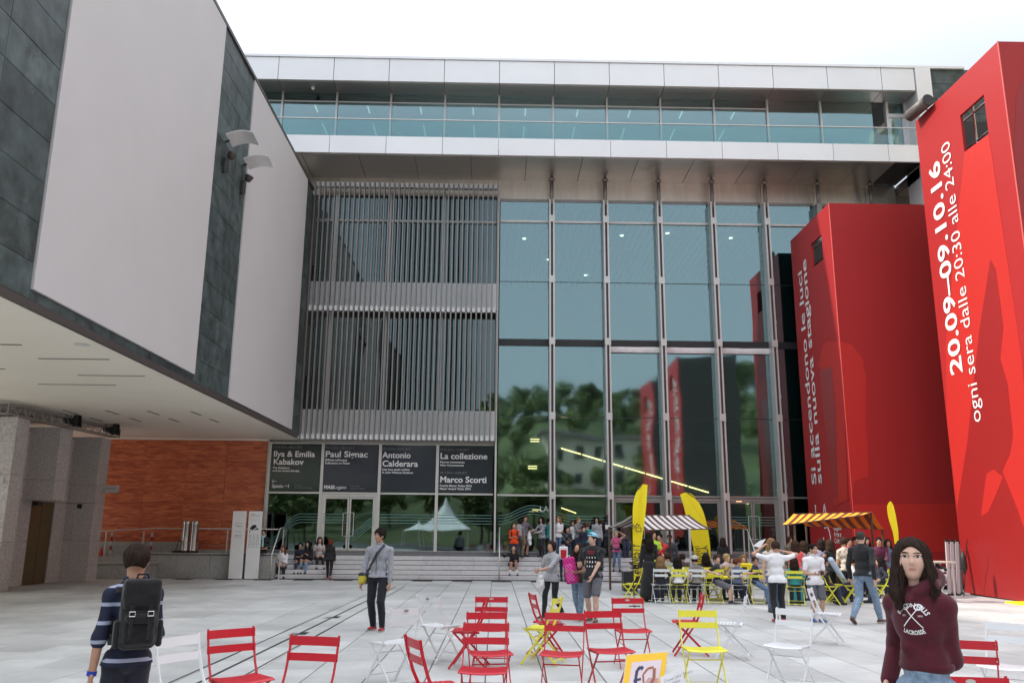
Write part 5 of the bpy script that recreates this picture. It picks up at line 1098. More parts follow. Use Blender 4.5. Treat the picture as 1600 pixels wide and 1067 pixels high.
for c in ('red', 'white', 'yellow'):
    CHM[c] = [(n, m.mesh(n, (M_white_panel if c != 'white' else M_alu) if n == 'rivet' else (pm('badge_silver', (.6, .58, .55), .35, metal=.5) if c != 'white' else pm('badge_grey', (.25, .23, .22), .4)) if n == 'badge' else chair_paint(c))) for n, m in _cp]
def chair(col, label, x, y, heading, z=0, badge=True, group='folding chairs scattered on the plaza'):
    t = thing('folding_chair', label, 'chair', (x, y, z), radians(heading), group)
    for n, me in CHM[col]:
        if n == 'badge' and not badge: continue
        c = bpy.data.objects.new(n, me); COL.objects.link(c); c.parent = t
    return t
def chair_px(col, label, px, py, heading, badge=True, dz=.825):
    p = gz(px, py, dz); a = radians(heading); o = Vector((p[0], p[1], 0)) - Matrix.Rotation(a, 3, 'Z') @ Vector((0, .20, 0)); return chair(col, label, o.x, o.y, heading, badge=badge)
CH = [('white', 'white folding chair partly hidden behind the backpack boy', 277, 994, 60, False),
 ('red', 'red folding chair seen at an angle, second chair from the left edge', 361, 982, 42, False), ('red', 'red folding chair, only its back in view, right of the angled red chair', 493, 993.5, -13, False),
 ('white', 'white folding chair facing away left, right of the walking man', 634, 950, 222, True), ('white', 'white folding chair farther back facing right, beside the sideways red chair', 669, 932, 140, True),
 ('red', 'red folding chair seen edge-on at the bottom edge, left of the stacked-looking group', 644, 997, 112, False), ('red', 'red folding chair with badge, rearmost of the left red cluster', 768, 932, 0, True),
 ('red', 'red folding chair turned sideways with crossed legs, left of the red cluster', 760, 936, 264, False), ('red', 'red folding chair in the middle of the overlapping left cluster', 760, 956, 10, False),
 ('red', 'red folding chair nearest the camera in the overlapping left cluster', 760, 973, -4, False), ('yellow', 'yellow folding chair turned sideways amid the red chairs', 872, 934, 250, True),
 ('red', 'red folding chair tipped sideways behind the yellow one, before the girl in grey', 831, 928, 100, False), ('red', 'red folding chair with badge behind the right pair, below the boy in black', 980, 934, 5, True),
 ('red', 'left chair of the two red folding chairs standing side by side', 883, 957, -12, False), ('red', 'right chair of the two red folding chairs standing side by side', 941, 954, 12, False),
 ('red', 'red folding chair sideways with crossed legs behind the front yellow chair', 1098, 928, 262, True), ('yellow', 'front yellow folding chair standing alone with its back to us', 1089, 953, 0, False),
 ('white', 'white folding chair facing left behind the front yellow chair', 1166, 931, 250, True), ('white', 'white folding chair facing right in front of the boy in the white polo', 1265, 919, 62, False),
 ('white', 'front white folding chair facing left below the boy in the white T-shirt', 1241, 951, -40, False), ('white', 'overexposed white folding chair at the right edge', 1576, 973, -45, False),
 ('red', 'red folding chair with back to us right of the girl in maroon', 1512, 1000, 158, False), ('red', 'nearest red folding chair with badge at the bottom right corner', 1515, 1057, -8, True)]
for c in CH: chair_px(c[0], c[1], c[2], c[3], c[4], c[5])
ROW = [('white', 1032, 'leftmost white chair of the row before the stall, a long-haired girl on it'), ('yellow', 1059, 'yellow chair of the row with the girl in a white top'), ('white', 1086, 'white chair of the row with the child in a grey T-shirt and cap'),
 ('yellow', 1114, 'yellow chair of the row with the boy in black turned round on it'), ('white', 1153, 'white chair of the row with the child in grey before the yellow bag'), ('yellow', 1182, 'rightmost yellow chair of the row with the boy in glasses')]
YR = 21.7; ROWX = []
for c, px, lab in ROW: x = gy(px, 892, YR)[0]; ROWX.append(x); chair(c, lab, x, YR, 180, badge=False, group='chairs in the row before the stalls')
for px, Y, hd_, lab in ((988, 21.9, 240, 'yellow chair standing empty behind the left feather flag'), (1241, 21.2, 165, 'yellow chair behind the boy in the white T-shirt'), (1289, 21.6, 100, 'yellow chair seen sideways right of the white polo boy'), (1303, 22.2, 75, 'yellow chair behind the black bag on the ground'),
  (1330, 22.0, 250, 'yellow chair left of the man in the black jacket'), (1376, 22.2, 250, 'yellow chair right of the jeans of the man in the black jacket'), (1043, 23.3, 185, 'yellow chair under the boy with short brown hair'), (1069, 23.2, 175, 'yellow chair under the dark-haired child in brown'), (1108, 23.0, 180, 'yellow chair under the child with long black hair'), (1140, 23.2, 120, 'yellow chair under the blond child')):
    chair('yellow', lab, gy(px, 892, Y)[0], Y, hd_, badge=False, group='chairs in the row before the stalls')
# ------------------------------------------------------------------ near table with the poster card
tb = thing('cafe_table', 'small white table just under the bottom edge carrying a poster card', 'table', (1.02, 4.75, 0)); MB().lathe([(.30, .71), (.31, .72), (.31, .735), (.30, .74)], (1.02, 4.75, 0), 28).build('table_top', M_white_panel, tb)
for a in range(3): MB().tube([(1.02, 4.75, .70), (1.02+.26*cos(a*2.09), 4.75+.26*sin(a*2.09), 0)], .012, 6).build('leg', M_alu, tb)
def card_pt(u, v):   # card plane: u across, v up, leaning back
    a = gy(966+u*0, 1100, 4.72); return a
cdp = [gy(970, 1100, 4.70), gy(1032, 1100, 4.70), gy(1043, 1018, 4.80), gy(979, 1023, 4.80)]
card = MB().plate([tuple(p) for p in cdp], (0, -1, .12), .004).build('poster_card', pm('card_yellow', srgb(238, 190, 40), .5, var=.03)); tag(card, 'yellow framed picture card standing on the near table at the bottom edge', 'card')
def bl(u, v, d=.0): a = np.array(cdp); p = (a[0]*(1-u)+a[1]*u)*(1-v)+(a[3]*(1-u)+a[2]*u)*v; return tuple(p+np.array([0, -.0055-d, .0005]))
def cpoly(pts, m, d=0.0, name='printed_shape'): MB().plate([bl(u, v, d) for u, v in pts], (0, -1, .12), .0008).build(name, m, card)
cpoly([(.12, .0), (.86, .0), (.88, .86), (.15, .84)], pm('card_pale', srgb(215, 200, 205), .6)); cpoly([(.50, .0), (.85, .0), (.86, .50), (.60, .52), (.44, .30)], pm('card_pink', srgb(190, 150, 150), .6), .001)
nv = pm('card_navy', srgb(55, 60, 85), .6); br = pm('card_brown', srgb(150, 95, 65), .6)
def stroke(P, wd, m, d):
    for (a, b), (c, e) in zip(P[:-1], P[1:]):
        l = max(1e-4, math.hypot(c-a, e-b)); nx_, ny_ = -(e-b)/l*wd, (c-a)/l*wd; cpoly([(a-nx_, b-ny_), (c-nx_, e-ny_), (c+nx_, e+ny_), (a+nx_, b+ny_)], m, d)
stroke([(.44, .70), (.38, .74), (.30, .68), (.29, .55), (.30, .40), (.27, .27), (.16, .22)], .035, nv, .002); stroke([(.24, .47), (.42, .50)], .025, nv, .0025); stroke([(.16, .22), (.30, .25), (.42, .20)], .022, nv, .003)
stroke([(.70, .72), (.56, .70), (.46, .58), (.50, .42)], .022, br, .002); stroke([(.72, .70), (.74, .50), (.64, .32), (.52, .16), (.30, .10)], .035, br, .003)
fr_ = MB()
for a, b in zip(cdp, cdp[1:]+cdp[:1]): fr_.tube([tuple(a), tuple(b)], .0035, 6)
fr_.build('clear_edge', M_white_panel, card)
lf_ = MB().plate([tuple(gy(1034, 1075, 4.66)), tuple(gy(1075, 1075, 4.66)), tuple(gy(1063, 1043, 4.72)), tuple(gy(1031, 1058, 4.70))], (0, -1, .3), .002).build('leaflet', M_white_panel); tag(lf_, 'white printed leaflet propped right of the yellow poster card', 'leaflet')
o_ = gy(1038, 1066, 4.64); text('Dieses Jahr Ticino\nneu dabei', .022, M_gtext, lf_, o_, xd=(.92, 0, .32), yd=(-.25, .1, .9), depth=.002)
# ------------------------------------------------------------------ market stalls
def stripe_sheet(name, A, B, C_, D, n, mats, parent, sag=.03, t=.012, segs=6):
    """canopy sheet A-B (top edge) to D-C (bottom edge) in n coloured stripes"""
    A, B, C_, D = map(Vector, (A, B, C_, D))
    for i in range(n):
        t0, t1 = i/n, (i+1)/n; m = MB(); vs = []
        for j in range(segs+1):
            v = j/segs; s = -sag*sin(pi*v)
            for tt_ in (t0, t1):
                p = (A.lerp(B, tt_)).lerp(D.lerp(C_, tt_), v) + Vector((0, 0, s-.02*abs(sin(pi*(tt_*n)/2.0*.5)))); vs += [p, p+Vector((0, 0, t))]
        fsx = []
        for j in range(segs): a = j*4; fsx += [(a, a+4, a+6, a+2), (a+1, a+3, a+7, a+5), (a, a+1, a+5, a+4), (a+2, a+6, a+7, a+3)]
        fsx += [(0, 2, 3, 1), (segs*4, segs*4+1, segs*4+3, segs*4+2)]; m.add(vs, fsx); m.build(name, mats[i % len(mats)], parent)
wst = pm('white_awning', (.62, .58, .56), .9, var=.05); bst = pm('brown_awning', (.085, .055, .05), .9, var=.1); ost = pm('orange_awning', srgb(232, 120, 20), .9, var=.05); yst = pm('amber_awning', srgb(245, 175, 50), .9, var=.05); rst = pm('rust_awning', srgb(120, 50, 30), .9, var=.1)
wood = pm('stall_wood', (.10, .065, .045), .8, var=.2)
s1 = thing('market_stall', 'market stall with a brown and white striped canopy behind the yellow flags', 'stall', (5.0, 25.5, 0), 0, 'market stalls')
RA, RB = gy(986, 805, 25.6), gy(1078, 805, 25.6); FA, FB = gy(1010, 828, 24.7), gy(1111, 826, 24.7); BA, BB = gy(952, 823, 26.6), gy(1046, 822, 26.6)
stripe_sheet('canopy_stripe', RA, RB, FB, FA, 19, [bst, wst], s1); stripe_sheet('canopy_stripe', RB, RA, BA, BB, 19, [wst, bst], s1)
for p, q, mm in ((FA, .04, wood), (FB, .0, M_white_panel), (BA, 0, wood), (BB, 0, wood)): x = p[0]+(q if p is not FB else -.62); MB().tube([(x, p[1], 0), (x, p[1], p[2]-.0)], .035, 8).build('post', mm, s1)
for a, b in ((RA, RB), (FA, FB), (BA, BB)): MB().tube([a, b], .018, 6).build('canopy_rail', wood, s1)
MB().tube([(RA[0]+.1, RA[1], 0), (RA[0]+.1, RA[1], RA[2])], .045, 8).build('post', wood, s1)
MB().box(4.0, 5.9, 25.0, 26.0, .80, .84).build('counter_top', wood, s1); MB().box(4.05, 5.85, 25.02, 25.06, .15, .79).build('counter_front', wood, s1)
MB().box(3.62, 4.0, 24.5, 24.9, .10, .62).build('crate', M_dark, None)
cr_ = bpy.context.scene.objects[-1] if False else [o for o in bpy.data.objects if o.name.startswith('crate')][0]; tag(cr_, 'dark crate on the ground at the foot of the striped stall', 'crate')
s2 = thing('market_stall', 'market stall with an orange, amber and rust striped canopy before the red tower', 'stall', (9.8, 25, 0), 0, 'market stalls')
RA, RB = gy(1240, 803, 25.3), gy(1363, 800, 25.3); FA, FB = gy(1222, 820.5, 24.5), gy(1346, 805, 24.5); BA, BB = gy(1262, 821, 26.3), gy(1381, 827, 26.3)
stripe_sheet('canopy_stripe', RA, RB, FB, FA, 20, [yst, rst], s2, sag=.015); stripe_sheet('canopy_stripe', RB, RA, BA, BB, 15, [ost, rst], s2, sag=.05)
for p in (FA, RB, BA, BB): x = p[0]+(.35 if p is FA else -.05); MB().tube([(x, p[1], 0), (x, p[1], p[2])], .035, 8).build('post', wood, s2)
for a, b in ((RA, RB), (FA, FB), (BA, BB)): MB().tube([a, b], .018, 6).build('canopy_rail', wood, s2)
MB().box(8.9, 11.2, 24.8, 25.9, .80, .84).build('counter_top', wood, s2); MB().box(8.95, 11.1, 24.84, 24.88, .15, .79).build('counter_front', wood, s2)
# ------------------------------------------------------------------ feather flags
M_yel = pm('yellow_flag_fabric', srgb(236, 214, 22), .75, var=.03, vs_=2)
def flag(label, pts_px, Y, pole_px, txt=()):
    f = thing('feather_flag', label, 'flag', tuple(gy(*pole_px[-1], Y)[:2])+(0,), 0, 'yellow feather flags')
    P = [gy(x, y, Y) for x, y in pts_px]; c = sum(P)/len(P); n = len(P)
    MB().plate([(p[0], Y+.05*sin(p[2]*2.1+1), p[2]) for p in P], (0, -1, 0), .006).build('fabric', M_yel, f)
    pp = [gy(x, y, Y) for x, y in pole_px]; pts = [(p[0], Y+.02, max(p[2], .02)) for p in pp]; MB().tube(pts, .012, 6).build('pole', M_black, f); q = pts[-1]
    m = MB(); 
    for a in (0, pi/2): m.bar((q[0]-.13*cos(a), Y-.13*sin(a), .02), (q[0]+.13*cos(a), Y+.13*sin(a), .02), .03, .02)
    m.build('cross_base', M_black, f)
    return f
def curve_px(ctrl, n=10):
    out = []; C2 = [ctrl[0]]+list(ctrl)+[ctrl[-1]]
    for i in range(1, len(C2)-2):
        p0, p1, p2, p3 = [np.array(C2[i+j-1], float) for j in range(4)]
        for t in np.linspace(0, 1, n, endpoint=False): out.append(tuple(.5*((2*p1)+(-p0+p2)*t+(2*p0-5*p1+4*p2-p3)*t*t+(-p0+3*p1-3*p2+p3)*t**3)))
    out.append(tuple(ctrl[-1])); return out
f1 = flag('yellow feather flag lettered AMNESTY, leftmost, in front of the striped stall', curve_px([(1012, 757), (1003, 757), (995, 768), (989.5, 785), (988, 810), (988.5, 850), (990, 905)], 5)+[(993, 905), (1000, 860), (1006, 820), (1010, 785)], 20.6, [(1003, 757), (994, 770), (989, 790), (988, 830), (989, 880), (991, 936)])
text('AMNESTY', .30, M_black, f1, gy(997.5, 897, 20.57), xd=(.075, 0, .997), yd=(-.997, 0, .075), bold=.01, fit=.70, depth=.03)
m = MB(); o = gy(997, 826, 20.52)
for a, b in (((-.05, -.06), (-.05, .03)), ((-.05, .03), (.07, .03)), ((.07, .03), (.07, -.06)), ((.07, -.06), (-.05, -.06)), ((-.06, .04), (-.02, .13)), ((-.02, .13), (.02, .06)), ((-.12, .0), (-.06, .08)), ((.0, .06), (.05, .1)), ((-.10, .10), (-.14, .04))): m.bar((o[0]+a[0], o[1], o[2]+a[1]), (o[0]+b[0], o[1], o[2]+b[1]), .006, .016)
m.build('candle_emblem', M_black, f1)
f2 = flag('yellow feather flag leaning behind the striped canopy, lettering reversed', curve_px([(1063, 772), (1074, 769), (1086, 776), (1097, 795), (1104, 820), (1109, 850), (1111, 885)], 5)+[(1089, 885), (1084, 860), (1076, 825), (1068, 790)], 26.9, [(1074, 769), (1088, 779), (1099, 800), (1106, 830), (1110, 860), (1112, 897)])
text('YTSENMA', .34, M_black, f2, gy(1093, 853, 26.85), xd=(.13, 0, -.99), yd=(.99, 0, .13), bold=.01, fit=1.05, depth=.04); text('JANOITANRETNI', .22, M_black, f2, gy(1085, 853, 26.85), xd=(.13, 0, -.99), yd=(.99, 0, .13), fit=1.15, depth=.04)
f3 = flag('small pale yellow feather flag behind the head of the girl in maroon', curve_px([(1391, 783), (1387, 788), (1386, 797), (1388, 812), (1394, 832), (1397, 850)], 4)+[(1403, 850), (1402, 828), (1399, 806), (1396, 790), (1393, 784)], 23.5, [(1393, 784), (1398, 800), (1402, 828), (1404, 850), (1405, 919)])
# ------------------------------------------------------------------ folded gazebo frame and things at the right
gf = thing('folded_gazebo_frame', 'bundle of white and grey folded gazebo poles leaning on the red tower', 'frame', (12.9, 24.6, 0))
gp0, gp1 = gz(1483, 929), gz(1503, 930)
for i in range(6):
    t = i/5; b = gz(1484+i*3.6, 930-(i % 2)*2.5); tp = gy(1479+i*4.0, 846+(i % 2)*3, b[1]+.15)
    MB().bar((b[0], b[1], .03), tuple(tp), .075, .05, up=(0, 1, 0)).build('pole', M_white_panel if i % 2 == 0 else M_alu, gf); MB().bar((b[0], b[1], .0), (b[0], b[1], .05), .10, .07, up=(0, 1, 0)).build('foot', M_black, gf); MB().bar(tuple(tp), tuple(np.array(tp)+[0, 0, .07]), .08, .055, up=(0, 1, 0)).build('cap', M_black, gf)
q = gy(1480, 886, gp0[1]+.0); q2 = gy(1504, 888, gp0[1]+.0); MB().bar(tuple(q-[0, .05, 0]), tuple(q2-[0, .05, 0]), .02, .02).build('strap', M_black, gf)
bf = thing('furled_flag', 'furled black flag on a thin stick leaning on the tower', 'flag', (13.4, 23.8, 0)); a, b = gz(1506, 931), gy(1511, 842, 24.4); MB().tube([tuple(a), tuple(b)], .012, 6).build('stick', M_black, bf)
m = MB(); mid = gy(1506, 880, 24.3); m.lathe([(.02, -.3), (.09, -.1), (.07, .15), (.02, .35)], tuple(mid), 10); m.build('cloth', M_black, bf, smooth=True)
yb = MB().box(13.2, 13.75, 21.6, 22.6, 0, .05).build('kerb_marker', M_yel); tag(yb, 'low yellow strip on the ground at the foot of the red tower', 'marker')
t2_ = thing('folding_table', 'narrow table with a pale top beside the gazebo poles', 'table', (11.8, 23.3, 0)); a, b = gy(1452, 877, 23), gy(1482, 876, 23)
MB().box(a[0], b[0]+.1, 22.8, 23.5, a[2]-.03, a[2]+.01).build('table_top', pm('pale_wood', (.6, .5, .4), .6), t2_)
for x in (a[0]+.05, b[0]): 
    for y in (22.85, 23.45): MB().tube([(x, y, 0), (x, y, a[2]-.03)], .02, 6).build('leg', M_alu, t2_)
# pale roll, bags on the ground
a, b = gz(1334, 934), gy(1298, 874, 20.6); ru = MB().tube([tuple(a+[0, 0, .05]), tuple(b)], .065, 14).build('paper_tube', pm('pale_blue_tube', (.45, .55, .68), .5, var=.05), smooth=True); tag(ru, 'long pale blue tube leaning between the polo boy and the man in black', 'tube')
p = gz(1311, 934); s = SDF(.05); s.el((0, 0, .17), (.30, .2, .17)); s.el((.12, 0, .22), (.18, .16, .15)); s.el((-.18, .02, .27), (.12, .1, .18)); s.fold = folds(.015, 1.2, 4); s.clip((0, 0, .005), (0, 0, -1)); V, Q = s.mesh(.02)
bgx = link('bag', np_mesh('bag', V, Q, [cloth('black_nylon', (.02, .02, .025))])); bgx.location = (p[0], p[1], 0); tag(bgx, 'slumped black bag on the ground under the pale blue tube', 'bag')
p = gz(1305, 905, .35); s = SDF(.04); s.el((0, 0, 0), (.11, .08, .16)); s.el((.05, 0, .15), (.06, .06, .1)); s.fold = folds(.01, 1.4, 6); V, Q = s.mesh(.018); o = link('cloth', np_mesh('cloth', V, Q, [cloth('turquoise_cloth', (.05, .42, .5))])); o.location = (p[0], 21.9, .55); tag(o, 'turquoise cloth hanging on a yellow chair above the black bag', 'cloth')
s = SDF(.02); s.box((0, 0, .16), (.22, .10, .17), .03); V, Q = s.mesh(.02); bm = link('bag', np_mesh('bag', V, Q, [M_yel])); q = gy(1162, 899, 22.4); bm.location = (q[0], 22.4, .62); tag(bm, 'bright yellow carrier bag standing between the seated children', 'bag')
m = MB(); m.box(q[0]-.06, q[0]+.06, 22.29, 22.302, .80, .86); c = m.build('label_patch', M_black, bm, world=False); c.matrix_parent_inverse = Matrix.Translation(-Vector(bm.location))
tbl = thing('stall_table', 'low yellow-topped table between the seated children and the stall', 'table', (6.3, 22.9, 0)); MB().box(5.2, 7.4, 22.25, 22.9, .57, .61).build('table_top', M_yel, tbl)
for x in (5.3, 7.3):
    for y in (22.3, 22.85): MB().tube([(x, y, 0), (x, y, .57)], .02, 6).build('leg', M_alu, tbl)
# ------------------------------------------------------------------ people
from mathutils.bvhtree import BVHTree
def part_of(J, n): return [c for c in J['root'].children if c.name.split('.')[0] == n][0]
def decal(J, part, polys, org, xd, yd, mat, name='print', d=.004):
    """flat print wrapped on a garment: polys in metres, cast back onto the cloth along -normal"""
    ob_ = part_of(J, part); me = ob_.data; bv = BVHTree.FromPolygons([v.co.copy() for v in me.vertices], [tuple(p.vertices) for p in me.polygons])
    xd = Vector(xd).normalized(); yd = Vector(yd).normalized(); n = xd.cross(yd); O_ = Vector(org); vs = []; fs = []
    for V2, F2 in polys:
        b = len(vs)
        for x, y in V2:
            p = O_+xd*x+yd*y; h, nn, i, dist = bv.ray_cast(p+n*.4, -n, .8); vs.append((h+n*d) if h else p)
        fs += [tuple(i+b for i in f) for f in F2]
    m = MB().add(vs, fs).mesh(name, mat); o = bpy.data.objects.new(name, m); COL.objects.link(o); o.parent = ob_; return o
def txt2(s, size, x, y, arc=None, bold=.0, fit=None):
    cu = bpy.data.curves.new('t', 'FONT'); cu.body = s; cu.size = size; cu.align_x = 'CENTER'; cu.offset = bold*size; cu.resolution_u = 2; o = bpy.data.objects.new('t', cu); COL.objects.link(o)
    me = bpy.data.meshes.new_from_object(o.evaluated_get(bpy.context.evaluated_depsgraph_get())); bpy.data.objects.remove(o); V2 = []
    k = 1.0
    if fit: w_ = max(v.co.x for v in me.vertices)-min(v.co.x for v in me.vertices); k = fit/w_
    for v in me.vertices:
        a, b = v.co.x*k, v.co.y
        if arc: th = a/arc; r = abs(arc)+(b if arc > 0 else -b); V2.append((x+r*sin(th)*(1 if arc > 0 else -1), y+(r*cos(th)-abs(arc))*(1 if arc > 0 else -1)))
        else: V2.append((x+a, y+b))
    return V2, [tuple(p.vertices) for p in me.polygons]
def seg2(a, b, w_): d = Vector((b[0]-a[0], b[1]-a[1])).normalized()*w_/2; n = (-d.y, d.x); N = 8; V2 = []; F2 = []
def line2(a, b, w_, N=8):
    l = math.hypot(b[0]-a[0], b[1]-a[1]); nx_, ny_ = -(b[1]-a[1])/l*w_/2, (b[0]-a[0])/l*w_/2; V2 = []
    for i in range(N+1): t = i/N; x, y = a[0]+(b[0]-a[0])*t, a[1]+(b[1]-a[1])*t; V2 += [(x+nx_, y+ny_), (x-nx_, y-ny_)]
    return V2, [(2*i, 2*i+1, 2*i+3, 2*i+2) for i in range(N)]
def W(px, Y, z=0.0, ytop=None): x = gy(px, 860, Y)[0]; h = None if ytop is None else (gy(px, ytop, Y)[2]-z); return x, h
def stand(label, px, Y, z, ytop, heading, **k):
    x, h = W(px, Y, z, ytop); return person(label, x, Y, z, h*.985, radians(heading), group=k.pop('group', None), **k)
def backpack(J, label, mat, w_=.28, h_=.40, d_=.15, dx=0.0, dz=0.0, y=None, pocket=None, vox=.014, straps=True, rot=0.0, buckles=False, handle=None):
    H = J['H']; c = np.array([dx, (J['chest'][1]+.060*H+d_*.5+.010) if y is None else y, J['chest'][2]-.02+dz]); R_ = roty(rot)
    s = SDF(.02); s.box(c, (w_/2, d_/2, h_/2), .045, R_.T); s.box(c+R_@np.array([0, d_*.32*(1 if y is None else -1), -h_*.18]), (w_*.40, d_*.32, h_*.26), .03, R_.T, k=.012); s.fold = folds(.004, .9, 5)
    V, Q = s.mesh(vox); me = np_mesh('backpack', V, Q, [mat]); r = J['root']; o = bpy.data.objects.new('backpack', me); COL.objects.link(o); o.location = r.location; o.rotation_euler = r.rotation_euler; tag(o, label, 'backpack')
    if pocket: q = SDF(.02); q.box(c+R_@np.array([0, d_*.50*(1 if y is None else -1), -h_*.10]), (w_*.34, d_*.22, h_*.34), .03, R_.T); V, Q = q.mesh(vox); sub_of(o, 'front_pocket', np_mesh('pocket', V, Q, [pocket]))
    if straps and y is None:
        for s_ in (-1, 1):
            sh = J['shl'] if s_ > 0 else J['shr']; x = sh[0]*.72; m = MB(); 
            P = [(x, c[1]-d_*.4, sh[2]+.02), (x, (c[1]+J['chest'][1])*.5, sh[2]+.048), (x, J['chest'][1]-.01, sh[2]+.052), (x, J['chest'][1]-.075*1.05*H*.9-.02, sh[2]-.02), (x*1.0, J['chest'][1]-.085*H*.8-.028, sh[2]-.14), (x*1.15, J['chest'][1]-.045*H, sh[2]-.26), (x*1.2, c[1]-d_*.4, sh[2]-.30)]
            for a, b in zip(P[:-1], P[1:]): m.bar(a, b, .045, .012, up=(1, 0, 0) if False else (0, 1, .01))
            sub_of(o, 'strap', m, mat)
    hm = MB(); hc2 = c+R_@np.array([0, 0, h_/2]); hm.tube([tuple(hc2+np.array([-.04, 0, -.01])), tuple(hc2+np.array([-.03, 0, .035])), tuple(hc2+np.array([.03, 0, .035])), tuple(hc2+np.array([.04, 0, -.01]))], .008, 6); sub_of(o, 'carry_loop', hm, handle or mat)
    return o, c
BLK = cloth('black_cotton', (.022, .022, .024)); NAVY = cloth('navy_cotton', (.022, .026, .045)); GREY = cloth('grey_marl', (.30, .31, .34), var=.16); LGREY = cloth('light_grey_jersey', (.36, .37, .39), var=.12)
WHT = cloth('white_cotton', (.78, .77, .79), var=.03); JEAN = cloth('blue_denim', (.11, .17, .28), var=.30); DJEAN = cloth('dark_denim', (.035, .045, .08), var=.2); LJEAN = cloth('washed_denim', (.20, .28, .38), var=.3)
MAR = cloth('maroon_fleece', (.075, .009, .018), var=.16); ORG = cloth('orange_cotton', srgb(235, 80, 30)); OLV = cloth('olive_cotton', (.16, .14, .10)); GSH = cloth('grey_shorts', (.12, .12, .14)); PNK = cloth('pink_cotton', (.55, .10, .22)); COR = cloth('coral_cotton', srgb(240, 95, 100)); LIL = cloth('lilac_cotton', (.42, .38, .50)); RED = cloth('red_cotton', (.45, .03, .04)); BRN = cloth('brown_cotton', (.075, .05, .045)); TEAL = cloth('teal_cotton', (.04, .28, .28)); HIV = cloth('hivis_cotton', (.45, .75, .05)); RSH = cloth('red_suede', (.32, .02, .035)); BSH = cloth('brown_leather', (.10, .055, .035)); BLU = cloth('blue_canvas', (.05, .12, .30))
# --- boy with the black backpack
Y = 6.0; X, _ = W(216, Y); zt = gy(212, 840, Y)[2]
J = person('boy seen from behind in a striped navy polo, black backpack on, at the left edge', X, Y, 0, zt*.985, radians(207), top=stripes_m('striped_polo', (.018, .022, .045), (.34, .37, .48), 8.6, .20, wob=.05), sleeve='half', bottom=cloth('dark_navy_chino', (.016, .018, .03)), legs='long', hair='short', hc='dark', skin=1, vox=.0075, hl=(.135, .01, .44), hr=(-.10, -.17, .62), el=(.9, .9, -.3), er=(-.2, .6, -1), turn=radians(-14), build=.80, collar=NAVY, seed=1, hem=.50)
m = MB(); a = J['wl']; d = (J['wl']-J['el']); d = d/np.linalg.norm(d); m.tube([tuple(a-d*.022), tuple(a+d*.006)], .031, 14); o = m.build('wristband', cloth('blue_band', (.02, .05, .35)), J['root'], world=False)
bpk, c = backpack(J, 'large black backpack with two silver buckles worn by the boy in stripes', cloth('black_canvas', (.012, .012, .013), var=.25), .235, .43, .16, dx=-.03, dz=-.005, vox=.0075, buckles=True)
s = SDF(.015); s.box(c+np.array([0, .045, .13]), (.114, .062, .095), .03); s.rc(c+np.array([-.06, .10, -.02]), c+np.array([.06, .10, -.02]), .03, .03); s.fold = folds(.004, 1.3, 8); V, Q = s.mesh(.0075); sub_of(bpk, 'flap', np_mesh('flap', V, Q, [MATS['black_canvas']]))
for sx in (-1, 1):
    m = MB(); b = c+np.array([sx*.055, .138, .012]); m.box(b[0]-.011, b[0]+.011, b[1]-.008, b[1]+.002, b[2]-.16, b[2]+.05); sub_of(bpk, 'strap_webbing', m, MATS['black_canvas'])
    m = MB(); m.tube([tuple(b+np.array(q)) for q in ((-.017, .004, -.014), (-.017, .004, .014), (.017, .004, .014), (.017, .004, -.014))], .0032, 6, closed=True); sub_of(bpk, 'buckle', m, M_steel)
for sx in (-1, 1): s = SDF(.01); s.box(c+np.array([sx*.128, .0, -.12]), (.020, .055, .085), .018); V, Q = s.mesh(.009); sub_of(bpk, 'side_pocket', np_mesh('side_pocket', V, Q, [MATS['black_canvas']]))
# --- girl in the maroon hoodie
Y = 4.62; X, _ = W(1431, Y); zt = gy(1410, 825, Y)[2]
J = person('dark-haired girl in a maroon hoodie lettered LACROSSE, standing front right', X, Y, 0, zt*.985, radians(-50), top=MAR, sleeve='long', bottom=LJEAN, legs='slim', hair='long_l', hc='dark', skin=2, vox=.0055, locks=230, hl=(-.030, -.060, .660), hr=(-.125, .0, .535), el=(.60, 1, -.8), er=(-.3, 1, -.2), headk=.87, pocket=True, waist=.105, female=True, lean=.07, turn=radians(24), nod=.10, hood=True, build=.84, seed=4, hem=.600)
ts = J['chest']+np.array([.0, 0, .09]); xd = (1, 0, 0); yd = (0, -.10, 1)
def sc2(P, k=.66): return [([(a*k, b*k) for a, b in V2], F2) for V2, F2 in P]
ts = ts+np.array([.012, 0, -.01])
decal(J, 'jacket', sc2([txt2('BEACON HILLS', .044, 0, .030, arc=.105, bold=.03, fit=.24)]), ts, xd, yd, M_wtext); decal(J, 'jacket', sc2([txt2('LACROSSE', .046, 0, -.175, arc=-.22, bold=.03, fit=.17)]), ts, xd, yd, M_wtext)
decal(J, 'jacket', sc2([line2((-.072, -.118), (.046, .022), .007, 12), line2((.072, -.122), (-.050, .020), .007, 12)]+[line2((.046+.028*cos(q*pi/4), .030+.020*sin(q*pi/4)), (.046+.028*cos((q+1)*pi/4), .030+.020*sin((q+1)*pi/4)), .010, 2) for q in range(8)]+[line2((-.052+.028*cos(q*pi/4), .030+.020*sin(q*pi/4)), (-.052+.028*cos((q+1)*pi/4), .030+.020*sin((q+1)*pi/4)), .008, 2) for q in range(8)]), ts, xd, yd, M_wtext)
decal(J, 'jacket', sc2([txt2('EST', .018, -.06, -.040), txt2('2003', .018, .06, -.040)]), ts, xd, yd, M_wtext)
m = MB()
for s_ in (-1, 1): m.tube([tuple(J['nb']+np.array([s_*.022, -.108, -.045])), tuple(J['nb']+np.array([s_*.026, -.130, -.11]))], .0035, 6)
